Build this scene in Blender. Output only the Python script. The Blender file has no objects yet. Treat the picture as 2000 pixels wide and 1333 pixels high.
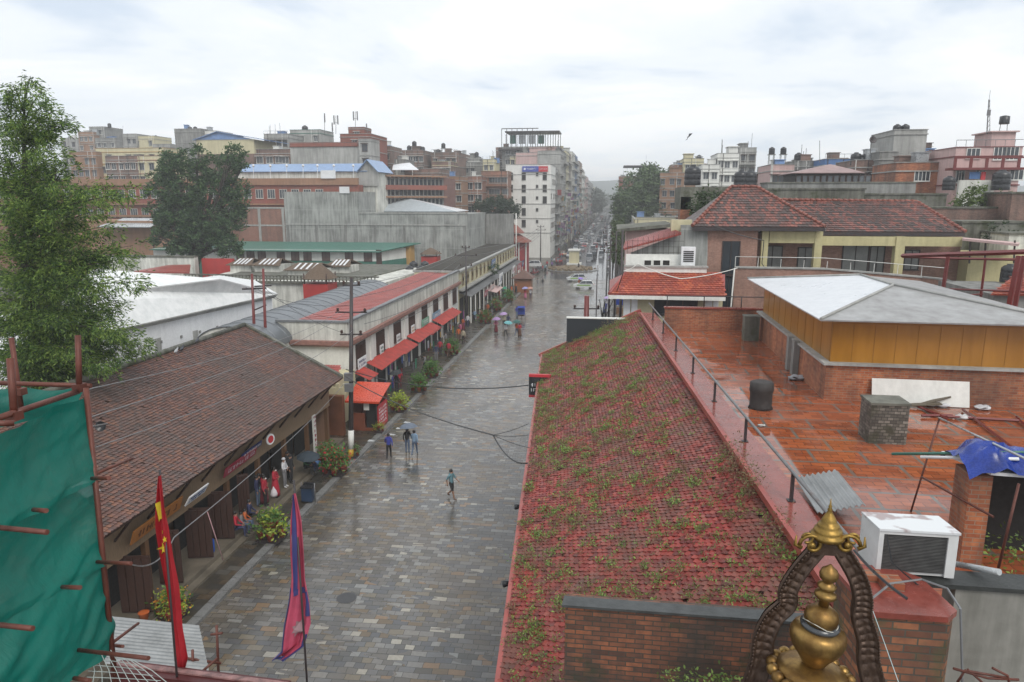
import bpy, bmesh, math, random
import numpy as np
from mathutils import Vector as V, Matrix, noise
R = random.Random(7)
C = bpy.context.scene.collection
sc = bpy.context.scene
# ------------------------------------------------------------------ camera
F = 1400.0; HC = 16.5
PITCH = math.atan(277.5 / F); YAW = math.atan(196 / math.hypot(F, 277.5))
cam = bpy.data.cameras.new('camera'); cam.sensor_width = 36; cam.lens = 36 * F / 2000
cam.clip_start = .1; cam.clip_end = 6000
camo = bpy.data.objects.new('camera', cam); C.objects.link(camo)
camo.location = (0, 0, HC); camo.rotation_euler = (math.pi / 2 - PITCH, 0, YAW)
sc.camera = camo
# ------------------------------------------------------------------ world, sun, exposure
SUN_EL, SUN_AZ = math.radians(48), math.radians(150)
w = bpy.data.worlds.new('World'); sc.world = w; w.use_nodes = True
nt = w.node_tree; nd = nt.nodes; lk = nt.links
bg = nd['Background']; bg.inputs['Strength'].default_value = .12
sky = nd.new('ShaderNodeTexSky'); sky.sky_type = 'NISHITA'; sky.sun_disc = False
sky.sun_elevation = SUN_EL; sky.sun_rotation = SUN_AZ
tc = nd.new('ShaderNodeTexCoord'); sep = nd.new('ShaderNodeSeparateXYZ'); lk.new(tc.outputs['Generated'], sep.inputs[0])
def wm(op, a, b=None):
    n = nd.new('ShaderNodeMath'); n.operation = op
    for i, x in enumerate((a, b)):
        if x is None: continue
        if isinstance(x, (int, float)): n.inputs[i].default_value = x
        else: lk.new(x, n.inputs[i])
    return n.outputs[0]
zz = wm('ADD', wm('ABSOLUTE', sep.outputs[2]), .16)
cmb = nd.new('ShaderNodeCombineXYZ'); lk.new(wm('DIVIDE', sep.outputs[0], zz), cmb.inputs[0]); lk.new(wm('DIVIDE', sep.outputs[1], zz), cmb.inputs[1])
n1 = nd.new('ShaderNodeTexNoise'); n1.inputs['Scale'].default_value = .75; n1.inputs['Detail'].default_value = 6; n1.inputs['Roughness'].default_value = .52
n1.inputs['Distortion'].default_value = .35
lk.new(cmb.outputs[0], n1.inputs['Vector'])
rp = nd.new('ShaderNodeValToRGB'); cr = rp.color_ramp; cr.interpolation = 'EASE'
cr.elements[0].position = .36; cr.elements[0].color = (.58, .66, .76, 1)
cr.elements[1].position = .56; cr.elements[1].color = (.90, .91, .92, 1)
e = cr.elements.new(.46); e.color = (.78, .82, .86, 1)
lk.new(n1.outputs['Fac'], rp.inputs[0])
# thin bright veil low over the horizon on the right, blue-grey bank high on the left
hz = nd.new('ShaderNodeMapRange'); lk.new(sep.outputs[2], hz.inputs[0]); hz.inputs[1].default_value = 0; hz.inputs[2].default_value = .12
hz.inputs[3].default_value = .35; hz.inputs[4].default_value = 0
mh = nd.new('ShaderNodeMixRGB'); lk.new(hz.outputs[0], mh.inputs[0]); lk.new(rp.outputs[0], mh.inputs[1]); mh.inputs[2].default_value = (.78, .85, .92, 1)
sc8 = nd.new('ShaderNodeVectorMath'); sc8.operation = 'SCALE'; sc8.inputs['Scale'].default_value = 9.9; lk.new(mh.outputs[0], sc8.inputs[0])
mx = nd.new('ShaderNodeMixRGB'); mx.inputs[0].default_value = .94; lk.new(sky.outputs[0], mx.inputs[1]); lk.new(sc8.outputs[0], mx.inputs[2])
lk.new(mx.outputs[0], bg.inputs[0])
sl = bpy.data.lights.new('sun', 'SUN'); sl.energy = 1.6; sl.angle = math.radians(25); sl.color = (1, .96, .9)
so = bpy.data.objects.new('sun', sl); C.objects.link(so)
so.rotation_euler = V((math.sin(SUN_AZ) * math.cos(SUN_EL), math.cos(SUN_AZ) * math.cos(SUN_EL), math.sin(SUN_EL))).to_track_quat('Z', 'Y').to_euler()
sc.view_settings.view_transform = 'Standard'; sc.view_settings.look = 'None'
sc.view_settings.exposure = .14; sc.view_settings.gamma = 1; sc.view_settings.use_curve_mapping = False
sc.render.resolution_x = 1024; sc.render.resolution_y = 682
# ------------------------------------------------------------------ geometry helpers
def ray(px, py):
    x = px - 1000; y = 666.5 - py; a = math.pi / 2 - PITCH
    Yc = y * math.cos(a) + F * math.sin(a); Zc = y * math.sin(a) - F * math.cos(a)
    c, s = math.cos(YAW), math.sin(YAW)
    return V((x * c - Yc * s, x * s + Yc * c, Zc))
def G(px, py, z=0.):
    d = ray(px, py); t = (z - HC) / d.z; return V((d.x * t, d.y * t, z))
def D(px, py, Y):
    d = ray(px, py); t = Y / d.y; return V((d.x * t, Y, HC + d.z * t))
def XX(px, py, x):
    d = ray(px, py); t = x / d.x; return V((x, d.y * t, HC + d.z * t))
class MB:
    def __init__(s): s.v = []; s.f = []; s.m = []; s.mi = 0; s.sm = []; s.smooth = False
    def add(s, vs, fs):
        o = len(s.v); s.v += [tuple(p) for p in vs]
        for f in fs: s.f.append(tuple(i + o for i in f)); s.m.append(s.mi); s.sm.append(s.smooth)
        return s
    def box(s, x0, y0, z0, x1, y1, z1):
        return s.prism([(x0, y0), (x1, y0), (x1, y1), (x0, y1)], z0, z1)
    def prism(s, pts, z0, z1):
        n = len(pts)
        a = sum(pts[i][0] * pts[(i + 1) % n][1] - pts[(i + 1) % n][0] * pts[i][1] for i in range(n))
        if a < 0: pts = pts[::-1]
        vs = [(p[0], p[1], z0) for p in pts] + [(p[0], p[1], z1) for p in pts]
        fs = [tuple(range(n - 1, -1, -1)), tuple(range(n, 2 * n))] + [(i, (i + 1) % n, n + (i + 1) % n, n + i) for i in range(n)]
        return s.add(vs, fs)
    def obox(s, c, ax, ay, az):   # centre and three half axes
        c = V(c); ax, ay, az = V(ax), V(ay), V(az)
        if ax.cross(ay).dot(az) < 0: ax = -ax
        vs = [c + ax * i + ay * j + az * k for k in (-1, 1) for (i, j) in ((-1, -1), (1, -1), (1, 1), (-1, 1))]
        return s.add(vs, [(3, 2, 1, 0), (4, 5, 6, 7), (0, 1, 5, 4), (1, 2, 6, 5), (2, 3, 7, 6), (3, 0, 4, 7)])
    def slab(s, pts, th, up=None):   # polygon (3-D) thickened downwards along its normal
        pts = [V(p) for p in pts]; n = len(pts)
        nr = V((0, 0, 0))
        for i in range(n): nr += (pts[i] - pts[0]).cross(pts[(i + 1) % n] - pts[0])
        nr.normalize()
        if up is not None and nr.dot(V(up)) < 0: pts = pts[::-1]; nr = -nr
        vs = pts + [p - nr * th for p in pts]
        return s.add(vs, [tuple(range(n)), tuple(range(2 * n - 1, n - 1, -1))] + [(i, n + i, n + (i + 1) % n, (i + 1) % n) for i in range(n)])
    def tube(s, p0, p1, r0, r1=None, n=8, caps=True):
        return s.path([p0, p1], [r0, r0 if r1 is None else r1], n, caps)
    def path(s, pts, rs, n=8, caps=True):
        pts = [V(p) for p in pts]
        if isinstance(rs, (int, float)): rs = [rs] * len(pts)
        vs = []; ref = V((0, 0, 1))
        for i, p in enumerate(pts):
            t = (pts[min(i + 1, len(pts) - 1)] - pts[max(i - 1, 0)]).normalized()
            if i == 0:
                if abs(t.z) > .95: ref = V((1, 0, 0))
                a = t.cross(ref).normalized()
            else:
                a = (a - t * a.dot(t)).normalized()
            b = t.cross(a)
            vs += [p + (a * math.cos(2 * math.pi * k / n) + b * math.sin(2 * math.pi * k / n)) * rs[i] for k in range(n)]
        fs = []
        for i in range(len(pts) - 1):
            for k in range(n):
                fs.append((i * n + k, (i * n + (k + 1) % n), (i + 1) * n + (k + 1) % n, (i + 1) * n + k))
        sm = s.smooth; s.smooth = n > 5; s.add(vs, fs); s.smooth = sm
        if caps:
            o = len(s.v) - len(vs)
            s.f.append(tuple(o + k for k in range(n - 1, -1, -1))); s.m.append(s.mi); s.sm.append(False)
            o2 = o + (len(pts) - 1) * n
            s.f.append(tuple(o2 + k for k in range(n))); s.m.append(s.mi); s.sm.append(False)
        return s
    def lathe(s, c, prof, n=16, axis=None):   # prof [(r,z)] bottom to top
        c = V(c); q = Matrix.Identity(3) if axis is None else V((0, 0, 1)).rotation_difference(V(axis)).to_matrix()
        vs = []
        for r, z in prof: vs += [c + q @ V((r * math.cos(2 * math.pi * k / n), r * math.sin(2 * math.pi * k / n), z)) for k in range(n)]
        fs = [(i * n + k, i * n + (k + 1) % n, (i + 1) * n + (k + 1) % n, (i + 1) * n + k) for i in range(len(prof) - 1) for k in range(n)]
        sm = s.smooth; s.smooth = True; s.add(vs, fs); s.smooth = sm
        o = len(s.v) - len(vs); L = (len(prof) - 1) * n
        s.f += [tuple(o + k for k in range(n - 1, -1, -1)), tuple(o + L + k for k in range(n))]; s.m += [s.mi] * 2; s.sm += [False] * 2
        return s
    def ball(s, c, r, n=10, sz=1.):
        k = max(4, n // 2)
        return s.lathe(c, [(max(1e-4, r * math.sin(math.pi * i / k)), -r * sz * math.cos(math.pi * i / k)) for i in range(k + 1)], n)
    def grid(s, fn, nu, nv, thick=0):
        vs = [fn(i / nu, j / nv) for j in range(nv + 1) for i in range(nu + 1)]
        fs = [(j * (nu + 1) + i, j * (nu + 1) + i + 1, (j + 1) * (nu + 1) + i + 1, (j + 1) * (nu + 1) + i) for j in range(nv) for i in range(nu)]
        sm = s.smooth; s.smooth = True; s.add(vs, fs); s.smooth = sm; return s
    def raw(s, v, f, smooth=False):
        o = len(s.v); s.v += [tuple(p) for p in v.tolist()]; f = (f + o).tolist(); s.f += [tuple(q) for q in f]; s.m += [s.mi] * len(f); s.sm += [smooth] * len(f); return s
    def build(s, name, mats, parent=None, uv=True):
        if not isinstance(mats, (list, tuple)): mats = [mats]
        loc = parent.matrix_basis.translation if parent is not None and parent.parent is None else V((0, 0, 0))
        if parent is not None and parent.parent is not None: loc = parent.parent.matrix_basis.translation
        me = bpy.data.meshes.new(name)
        va = np.array(s.v, dtype=float)
        me.from_pydata((va - np.array(loc)).tolist(), [], s.f)
        for m in mats: me.materials.append(m)
        me.polygons.foreach_set('material_index', s.m); me.polygons.foreach_set('use_smooth', s.sm)
        if uv:
            # box-style uv in metres: horizontal tangent and up-slope direction of each face
            nf = len(me.polygons); nn = np.zeros(nf * 3); me.polygons.foreach_get('normal', nn); nn = nn.reshape(-1, 3)
            flat = np.abs(nn[:, 2]) > .97
            t = np.stack([-nn[:, 1], nn[:, 0], np.zeros(nf)], 1); ln = np.linalg.norm(t, axis=1); ln[ln < 1e-6] = 1; t /= ln[:, None]
            t[flat] = (1, 0, 0); b = np.cross(nn, t); b[flat] = (0, 1, 0)
            tot = np.zeros(nf, dtype=int); me.polygons.foreach_get('loop_total', tot)
            li = np.zeros(len(me.loops), dtype=int); me.loops.foreach_get('vertex_index', li)
            fi = np.repeat(np.arange(nf), tot); p = va[li]
            uvl = me.uv_layers.new(name='uv'); arr = np.stack([(p * t[fi]).sum(1), (p * b[fi]).sum(1)], 1)
            uvl.data.foreach_set('uv', arr.ravel())
        o = bpy.data.objects.new(name, me); C.objects.link(o)
        if parent is not None: o.parent = parent
        return o
def rota(o, loc):
    """move a single-mesh thing's origin to loc (its base)"""
    o.data.transform(Matrix.Translation(-V(loc))); o.location = loc; return o
def tag(o, label, cat, group=None, kind=None, base=True):
    if label: o['label'] = label
    if cat: o['category'] = cat
    if group: o['group'] = group
    if kind: o['kind'] = kind
    if base and o.type == 'MESH' and o.parent is None and kind is None:
        n = len(o.data.vertices); a = np.zeros(n * 3); o.data.vertices.foreach_get('co', a); a = a.reshape(-1, 3)
        if n: rota(o, ((a[:, 0].min() + a[:, 0].max()) / 2, (a[:, 1].min() + a[:, 1].max()) / 2, a[:, 2].min()))
    return o
def thing(name, label, cat, loc=(0, 0, 0), group=None):
    o = bpy.data.objects.new(name, None); C.objects.link(o); o.location = V(loc); o.empty_display_size = .3
    return tag(o, label, cat, group)
def struct(name, mb, m):
    o = mb.build(name, m); o['kind'] = 'structure'; return o
kids = {}
def dup(root, loc, rz=0, label=None, group=None, scale=1):
    def cp(o, par):
        c = o.copy(); C.objects.link(c)
        if par is not None: c.parent = par
        for ch in list(o.children): cp(ch, c)
        return c
    r = cp(root, None); r.location = V(loc); r.rotation_euler = (0, 0, rz); r.scale = (scale,) * 3
    if label: r['label'] = label
    if group: r['group'] = group
    return r
# ------------------------------------------------------------------ materials
class NT:
    def __init__(s, name):
        s.m = bpy.data.materials.new(name); s.m.use_nodes = True; s.t = s.m.node_tree; s.b = s.t.nodes['Principled BSDF']
        g = s.t.nodes.new('ShaderNodeNewGeometry'); s.pos = g.outputs['Position']; s.isl = g.outputs['Random Per Island']; s.nrm = g.outputs['Normal']
        u = s.t.nodes.new('ShaderNodeUVMap'); s.uv = u.outputs[0]
    def L(s, a, b): s.t.links.new(a, b)
    def put(s, inp, x):
        if isinstance(x, (int, float)): inp.default_value = x
        elif isinstance(x, (tuple, list)): inp.default_value = tuple(x) + ((1,) if len(x) == 3 and len(inp.default_value) == 4 else ())
        else: s.L(x, inp)
    def map(s, v, sc=(1, 1, 1), loc=(0, 0, 0), rot=(0, 0, 0)):
        n = s.t.nodes.new('ShaderNodeMapping'); s.L(v, n.inputs[0]); n.inputs['Scale'].default_value = sc; n.inputs['Location'].default_value = loc; n.inputs['Rotation'].default_value = rot
        return n.outputs[0]
    def noise(s, v, scale, det=3, ro=.55, dist=0):
        n = s.t.nodes.new('ShaderNodeTexNoise'); s.L(v, n.inputs['Vector']); n.inputs['Scale'].default_value = scale
        n.inputs['Detail'].default_value = det; n.inputs['Roughness'].default_value = ro; n.inputs['Distortion'].default_value = dist; return n.outputs['Fac']
    def ramp(s, f, st, mode='LINEAR'):
        n = s.t.nodes.new('ShaderNodeValToRGB'); s.L(f, n.inputs[0]); c = n.color_ramp; c.interpolation = mode
        while len(c.elements) < len(st): c.elements.new(.5)
        for e, (p, col) in zip(c.elements, st):
            e.position = p; e.color = (tuple(col) + (1,)) if isinstance(col, (tuple, list)) else (col, col, col, 1)
        return n.outputs[0]
    def mix(s, f, a, b, mode='MIX'):
        n = s.t.nodes.new('ShaderNodeMixRGB'); n.blend_type = mode; s.put(n.inputs[0], f); s.put(n.inputs[1], a); s.put(n.inputs[2], b); return n.outputs[0]
    def math(s, op, a, b=0., cl=False):
        n = s.t.nodes.new('ShaderNodeMath'); n.operation = op; n.use_clamp = cl; s.put(n.inputs[0], a); s.put(n.inputs[1], b); return n.outputs[0]
    def brick(s, v, bw, rh, mo=.01, off=.5, c1=(0, 0, 0), c2=(1, 1, 1), cm=(0, 0, 0)):
        n = s.t.nodes.new('ShaderNodeTexBrick'); s.L(v, n.inputs['Vector']); n.inputs['Scale'].default_value = 1
        n.inputs['Brick Width'].default_value = bw; n.inputs['Row Height'].default_value = rh; n.inputs['Mortar Size'].default_value = mo; n.inputs['Mortar Smooth'].default_value = .2
        n.offset = off
        for k, c in (('Color1', c1), ('Color2', c2), ('Mortar', cm)): n.inputs[k].default_value = tuple(c) + (1,)
        return n.outputs['Color'], n.outputs['Fac']
    def bump(s, h, st=.3, dist=.02, prev=None):
        n = s.t.nodes.new('ShaderNodeBump'); s.L(h, n.inputs['Height']); n.inputs['Strength'].default_value = st; n.inputs['Distance'].default_value = dist
        if prev is not None: s.L(prev, n.inputs['Normal'])
        return n.outputs[0]
    def out(s, col=None, rough=None, nrm=None, met=None, spec=None):
        if col is not None: s.put(s.b.inputs['Base Color'], col)
        if rough is not None: s.put(s.b.inputs['Roughness'], rough)
        if nrm is not None: s.L(nrm, s.b.inputs['Normal'])
        if met is not None: s.put(s.b.inputs['Metallic'], met)
        if spec is not None: s.put(s.b.inputs['Specular IOR Level'], spec)
        return s.m
def sc3(c, k): return tuple(min(1, x * k) for x in c)
_pl = {}
def P(name, col, rough=.55, var=.3, scale=1.2, met=0, bump=.15, bs=25, spec=.5):
    """plain painted or cast surface with uneven tone and fine roughness"""
    if name in _pl: return _pl[name]
    n = NT(name); a = n.noise(n.pos, scale, 5); b = n.noise(n.pos, scale * 9, 3)
    f = n.ramp(n.math('ADD', n.math('MULTIPLY', a, .7), n.math('MULTIPLY', b, .3)), [(.3, 0), (.7, 1)])
    c = n.mix(f, sc3(col, 1 - var), sc3(col, 1 + var * .5))
    _pl[name] = n.out(c, n.ramp(b, [(.3, max(.04, rough - .12)), (.7, min(1, rough + .1))]), n.bump(n.noise(n.pos, bs, 4), bump, .01) if bump else None, met, spec)
    return _pl[name]
def plaster(name, col, dirt=(.07, .068, .055), amt=.5, rough=.8, scale=.35, moss=None, grid=None):
    """weathered render: rain streaks running down, blotches, algae"""
    n = NT(name)
    st = n.noise(n.map(n.pos, (2.2, 2.2, .22)), 1.1, 5, .6); bl = n.noise(n.pos, scale, 6, .62); fi = n.noise(n.pos, 6, 4)
    m = n.math('ADD', n.math('MULTIPLY', st, .55), n.math('MULTIPLY', bl, .45))
    m = n.ramp(m, [(.5 - .12, 1), (.5 + .12, 0)])
    c = n.mix(fi, sc3(col, .82), sc3(col, 1.12)); c = n.mix(n.math('MULTIPLY', m, amt), c, dirt)
    if moss: c = n.mix(n.ramp(n.noise(n.pos, .8, 6, .7), [(.52, 0), (.66, .85)]), c, moss)
    if grid:
        bc, bf = n.brick(n.uv, grid[0], grid[1], .05, 0); c = n.mix(n.math('MULTIPLY', bf, .35), c, sc3(col, 1.25))
    return n.out(c, n.ramp(bl, [(.3, rough - .15), (.7, rough)]), n.bump(fi, .25, .02), None, .25)
def brickm(name, c1, c2, mortar=(.22, .2, .18), bw=.23, rh=.075, dirt=.45, rough=.75, moss=None, bump=.5):
    n = NT(name); bc, bf = n.brick(n.map(n.uv, (1, 1, 1)), bw, rh, .008)
    v = n.noise(n.pos, 7, 3); c = n.mix(n.math('MULTIPLY', bc, 1.), c1, c2); c = n.mix(n.ramp(v, [(.35, 0), (.7, .5)]), c, sc3(c1, .55))
    c = n.mix(bf, c, mortar)
    d = n.math('ADD', n.math('MULTIPLY', n.noise(n.map(n.pos, (1.5, 1.5, .3)), .9, 5), .5), n.math('MULTIPLY', n.noise(n.pos, .4, 5), .5))
    c = n.mix(n.ramp(d, [(.42, dirt), (.58, 0)]), c, (.045, .042, .036))
    if moss: c = n.mix(n.ramp(n.noise(n.pos, 1.1, 6, .7), [(.54, 0), (.64, .8)]), c, moss)
    return n.out(c, n.ramp(v, [(.3, rough - .25), (.7, rough)]), n.bump(n.math('SUBTRACT', n.math('MULTIPLY', v, .4), bf), bump, .012))
def tilem(name, cols, rough=.5, dirt=(.05, .045, .04), amt=.5, ds=.6):
    n = NT(name); k = len(cols)
    c = n.ramp(n.isl, [(i / k, c) for i, c in enumerate(cols)], 'CONSTANT')
    c = n.mix(n.ramp(n.noise(n.pos, ds, 6, .62), [(.42, 0), (.62, amt)]), c, dirt)
    c = n.mix(n.math('MULTIPLY', n.noise(n.pos, 14, 3), .35), c, sc3(cols[0], .5))
    return n.out(c, n.ramp(n.noise(n.pos, 3, 3), [(.3, rough - .15), (.7, rough + .15)]), n.bump(n.noise(n.pos, 40, 3), .2, .005), None, .3)
def wood(name, col, rough=.6):
    n = NT(name); g = n.noise(n.map(n.pos, (9, 9, 1.2)), 3, 4); c = n.mix(g, sc3(col, .5), sc3(col, 1.4))
    return n.out(c, rough, n.bump(g, .3, .01))
def leafm(name, cols, rough=.5):
    n = NT(name); k = len(cols); a = n.math('ADD', n.math('MULTIPLY', n.isl, .45), n.math('MULTIPLY', n.noise(n.pos, .9, 3), .55))
    c = n.ramp(a, [(.28 + .42 * i / max(1, k - 1), c) for i, c in enumerate(cols)])
    n.out(c, rough, None, 0, .35)
    try:
        n.b.inputs['Subsurface Weight'].default_value = 0
        tr = n.t.nodes.new('ShaderNodeBsdfTranslucent'); n.L(c, tr.inputs[0]); ms = n.t.nodes.new('ShaderNodeMixShader'); ms.inputs[0].default_value = .3
        o = n.t.nodes['Material Output']; n.L(n.b.outputs[0], ms.inputs[1]); n.L(tr.outputs[0], ms.inputs[2]); n.L(ms.outputs[0], o.inputs[0])
    except Exception: pass
    return n.m
def paint_metal(name, col, rough=.35, rust=.25):
    n = NT(name); r = n.ramp(n.noise(n.pos, 5, 6, .7), [(.5, 0), (.66, rust)]); c = n.mix(r, col, (.09, .035, .018))
    return n.out(c, n.mix(r, (rough,) * 3, (.8,) * 3), None, 0, .5)
def glassm(name, col=(.02, .025, .03), rough=.08):
    n = NT(name); v = n.noise(n.pos, .9, 2); return n.out(n.mix(v, col, sc3(col, 3)), rough, None, 0, .6)
M = {}
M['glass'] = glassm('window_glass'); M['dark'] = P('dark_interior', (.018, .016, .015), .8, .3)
M['black'] = P('black_plastic', (.02, .021, .024), .35, .3); M['rubber'] = P('rubber', (.02, .02, .02), .7, .2)
M['brick'] = brickm('red_brick', (.3, .1, .055), (.42, .17, .095)); M['brick_dull'] = brickm('dull_brick', (.2, .1, .075), (.3, .165, .12), dirt=.6)
M['brick_orange'] = brickm('orange_brick', (.36, .085, .03), (.58, .21, .085), mortar=(.34, .25, .18), bw=.25, rh=.085, dirt=.6, bump=.8)
M['brick_old'] = brickm('old_brick', (.1, .045, .03), (.42, .14, .06), mortar=(.06, .058, .045), bw=.26, rh=.08, dirt=.95, moss=(.035, .042, .02), bump=1.)
M['brick_pale'] = brickm('pink_brick', (.34, .17, .12), (.45, .24, .18), mortar=(.3, .24, .2), dirt=.3)
M['brick_red'] = plaster('red_wall_paint', (.28, .095, .07), amt=.45)
M['brown_wall'] = plaster('brown_wall', (.33, .19, .12), (.14, .09, .06), .5)
M['cream'] = plaster('cream_paint', (.62, .57, .38), (.2, .18, .1), .3); M['yellow_pl'] = plaster('pale_yellow_paint', (.55, .5, .28), (.2, .17, .1), .4)
M['white'] = plaster('white_paint', (.78, .78, .74), (.22, .22, .19), .25); M['white_dirty'] = plaster('stained_white', (.72, .72, .66), (.12, .12, .1), .6)
M['white_clean'] = plaster('pale_white', (.82, .83, .84), (.4, .42, .42), .25)
M['conc'] = plaster('concrete', (.3, .3, .285), (.09, .09, .085), .75, moss=None); M['conc_light'] = plaster('pale_concrete', (.42, .42, .4), (.14, .14, .13), .6)
M['conc_grid'] = plaster('streaked_concrete', (.4, .41, .39), (.11, .115, .105), .8, grid=(7, 3.6))
M['conc_moss'] = plaster('mossy_concrete', (.2, .2, .17), (.045, .045, .035), .85, moss=(.045, .055, .02))
M['pink'] = plaster('pink_paint', (.6, .42, .4), (.25, .2, .18), .4); M['blue_pl'] = plaster('blue_paint', (.1, .2, .42), (.05, .07, .12), .35)
M['green_pl'] = plaster('green_paint', (.06, .2, .15), (.03, .07, .06), .4); M['ochre'] = plaster('ochre_paint', (.5, .3, .1), (.2, .12, .06), .35)
M['tin'] = P('galvanised_tin', (.42, .44, .45), .32, .35, .8, .35); M['tin_blue'] = P('blue_tin', (.16, .27, .5), .4, .3); M['tin_green'] = P('green_tin', (.045, .16, .12), .4, .35)
M['tin_red'] = P('red_tin', (.34, .075, .06), .38, .4, .6); M['tin_white'] = P('white_tin', (.72, .73, .74), .35, .15, .8)
M['maroon'] = paint_metal('maroon_steel', (.15, .02, .018), .35, .3); M['steel'] = paint_metal('grey_steel', (.16, .165, .17), .35, .4); M['steel_dark'] = paint_metal('dark_steel', (.035, .03, .032), .4, .5)
M['rust'] = P('rusty_pipe', (.13, .04, .026), .55, .5, 6, .2, .4); M['bark'] = P('bark', (.05, .04, .032), .85, .4, 5, 0, .8, 14)
M['woodd'] = wood('dark_wood', (.05, .022, .015)); M['woodb'] = wood('brown_wood', (.16, .08, .035)); M['woodg'] = wood('grey_wood', (.12, .1, .07))
M['stone'] = P('kerb_stone', (.2, .2, .195), .35, .4, 1.5, 0, .4, 12); M['terracotta'] = P('terracotta_pot', (.3, .06, .035), .5, .3)
M['thatch'] = P('thatch', (.13, .09, .06), .9, .5, 8, 0, .9, 18)
M['banner_blue'] = P('banner_blue', (.05, .08, .36), .5, .15); M['banner_red'] = P('banner_red', (.5, .03, .04), .5, .15); M['letter'] = P('letter_white', (.75, .76, .78), .5, .1)
M['skin'] = P('skin', (.26, .14, .09), .55, .1, 3, 0, 0); M['hair'] = P('hair', (.012, .01, .009), .45, .2, 5, 0, 0)
M['soil'] = P('soil', (.06, .045, .03), .9, .4, 5)
# ------------------------------------------------------------------ prototypes that need the depsgraph (scene still small)
def skin_mesh(pts, edges, rad, seg):
    """one continuous body grown by a Skin modifier; seg = [(a, b, slot)] colours each face by its nearest bone"""
    me = bpy.data.meshes.new('body_cage'); me.from_pydata([pts[k] for k in pts], [(list(pts).index(a), list(pts).index(b)) for a, b in edges], [])
    o = bpy.data.objects.new('body_cage', me); C.objects.link(o)
    m = o.modifiers.new('s', 'SKIN'); m.use_smooth_shade = True; s = o.modifiers.new('d', 'SUBSURF'); s.levels = 1; s.render_levels = 1
    sv = me.skin_vertices[0].data
    for i, k in enumerate(pts): sv[i].radius = rad[k] if isinstance(rad[k], tuple) else (rad[k], rad[k]); sv[i].use_root = (k == 'pel')
    dg = bpy.context.evaluated_depsgraph_get(); r = bpy.data.meshes.new_from_object(o.evaluated_get(dg))
    bpy.data.objects.remove(o)
    mb = MB(); vs = [v.co.copy() for v in r.vertices]; fs = [tuple(p.vertices) for p in r.polygons]
    mb.v = [tuple(v) for v in vs]
    for f in fs:
        c = sum((vs[i] for i in f), V()) / len(f); best = (9, 0)
        for a, b, sl in seg:
            A, B = V(pts[a]), V(pts[b]); t = max(0, min(1, (c - A).dot(B - A) / max(1e-6, (B - A).length_squared))); d = (c - A - (B - A) * t).length
            if d < best[0]: best = (d, sl)
        mb.f.append(f); mb.m.append(best[1]); mb.sm.append(True)
    return mb
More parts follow.
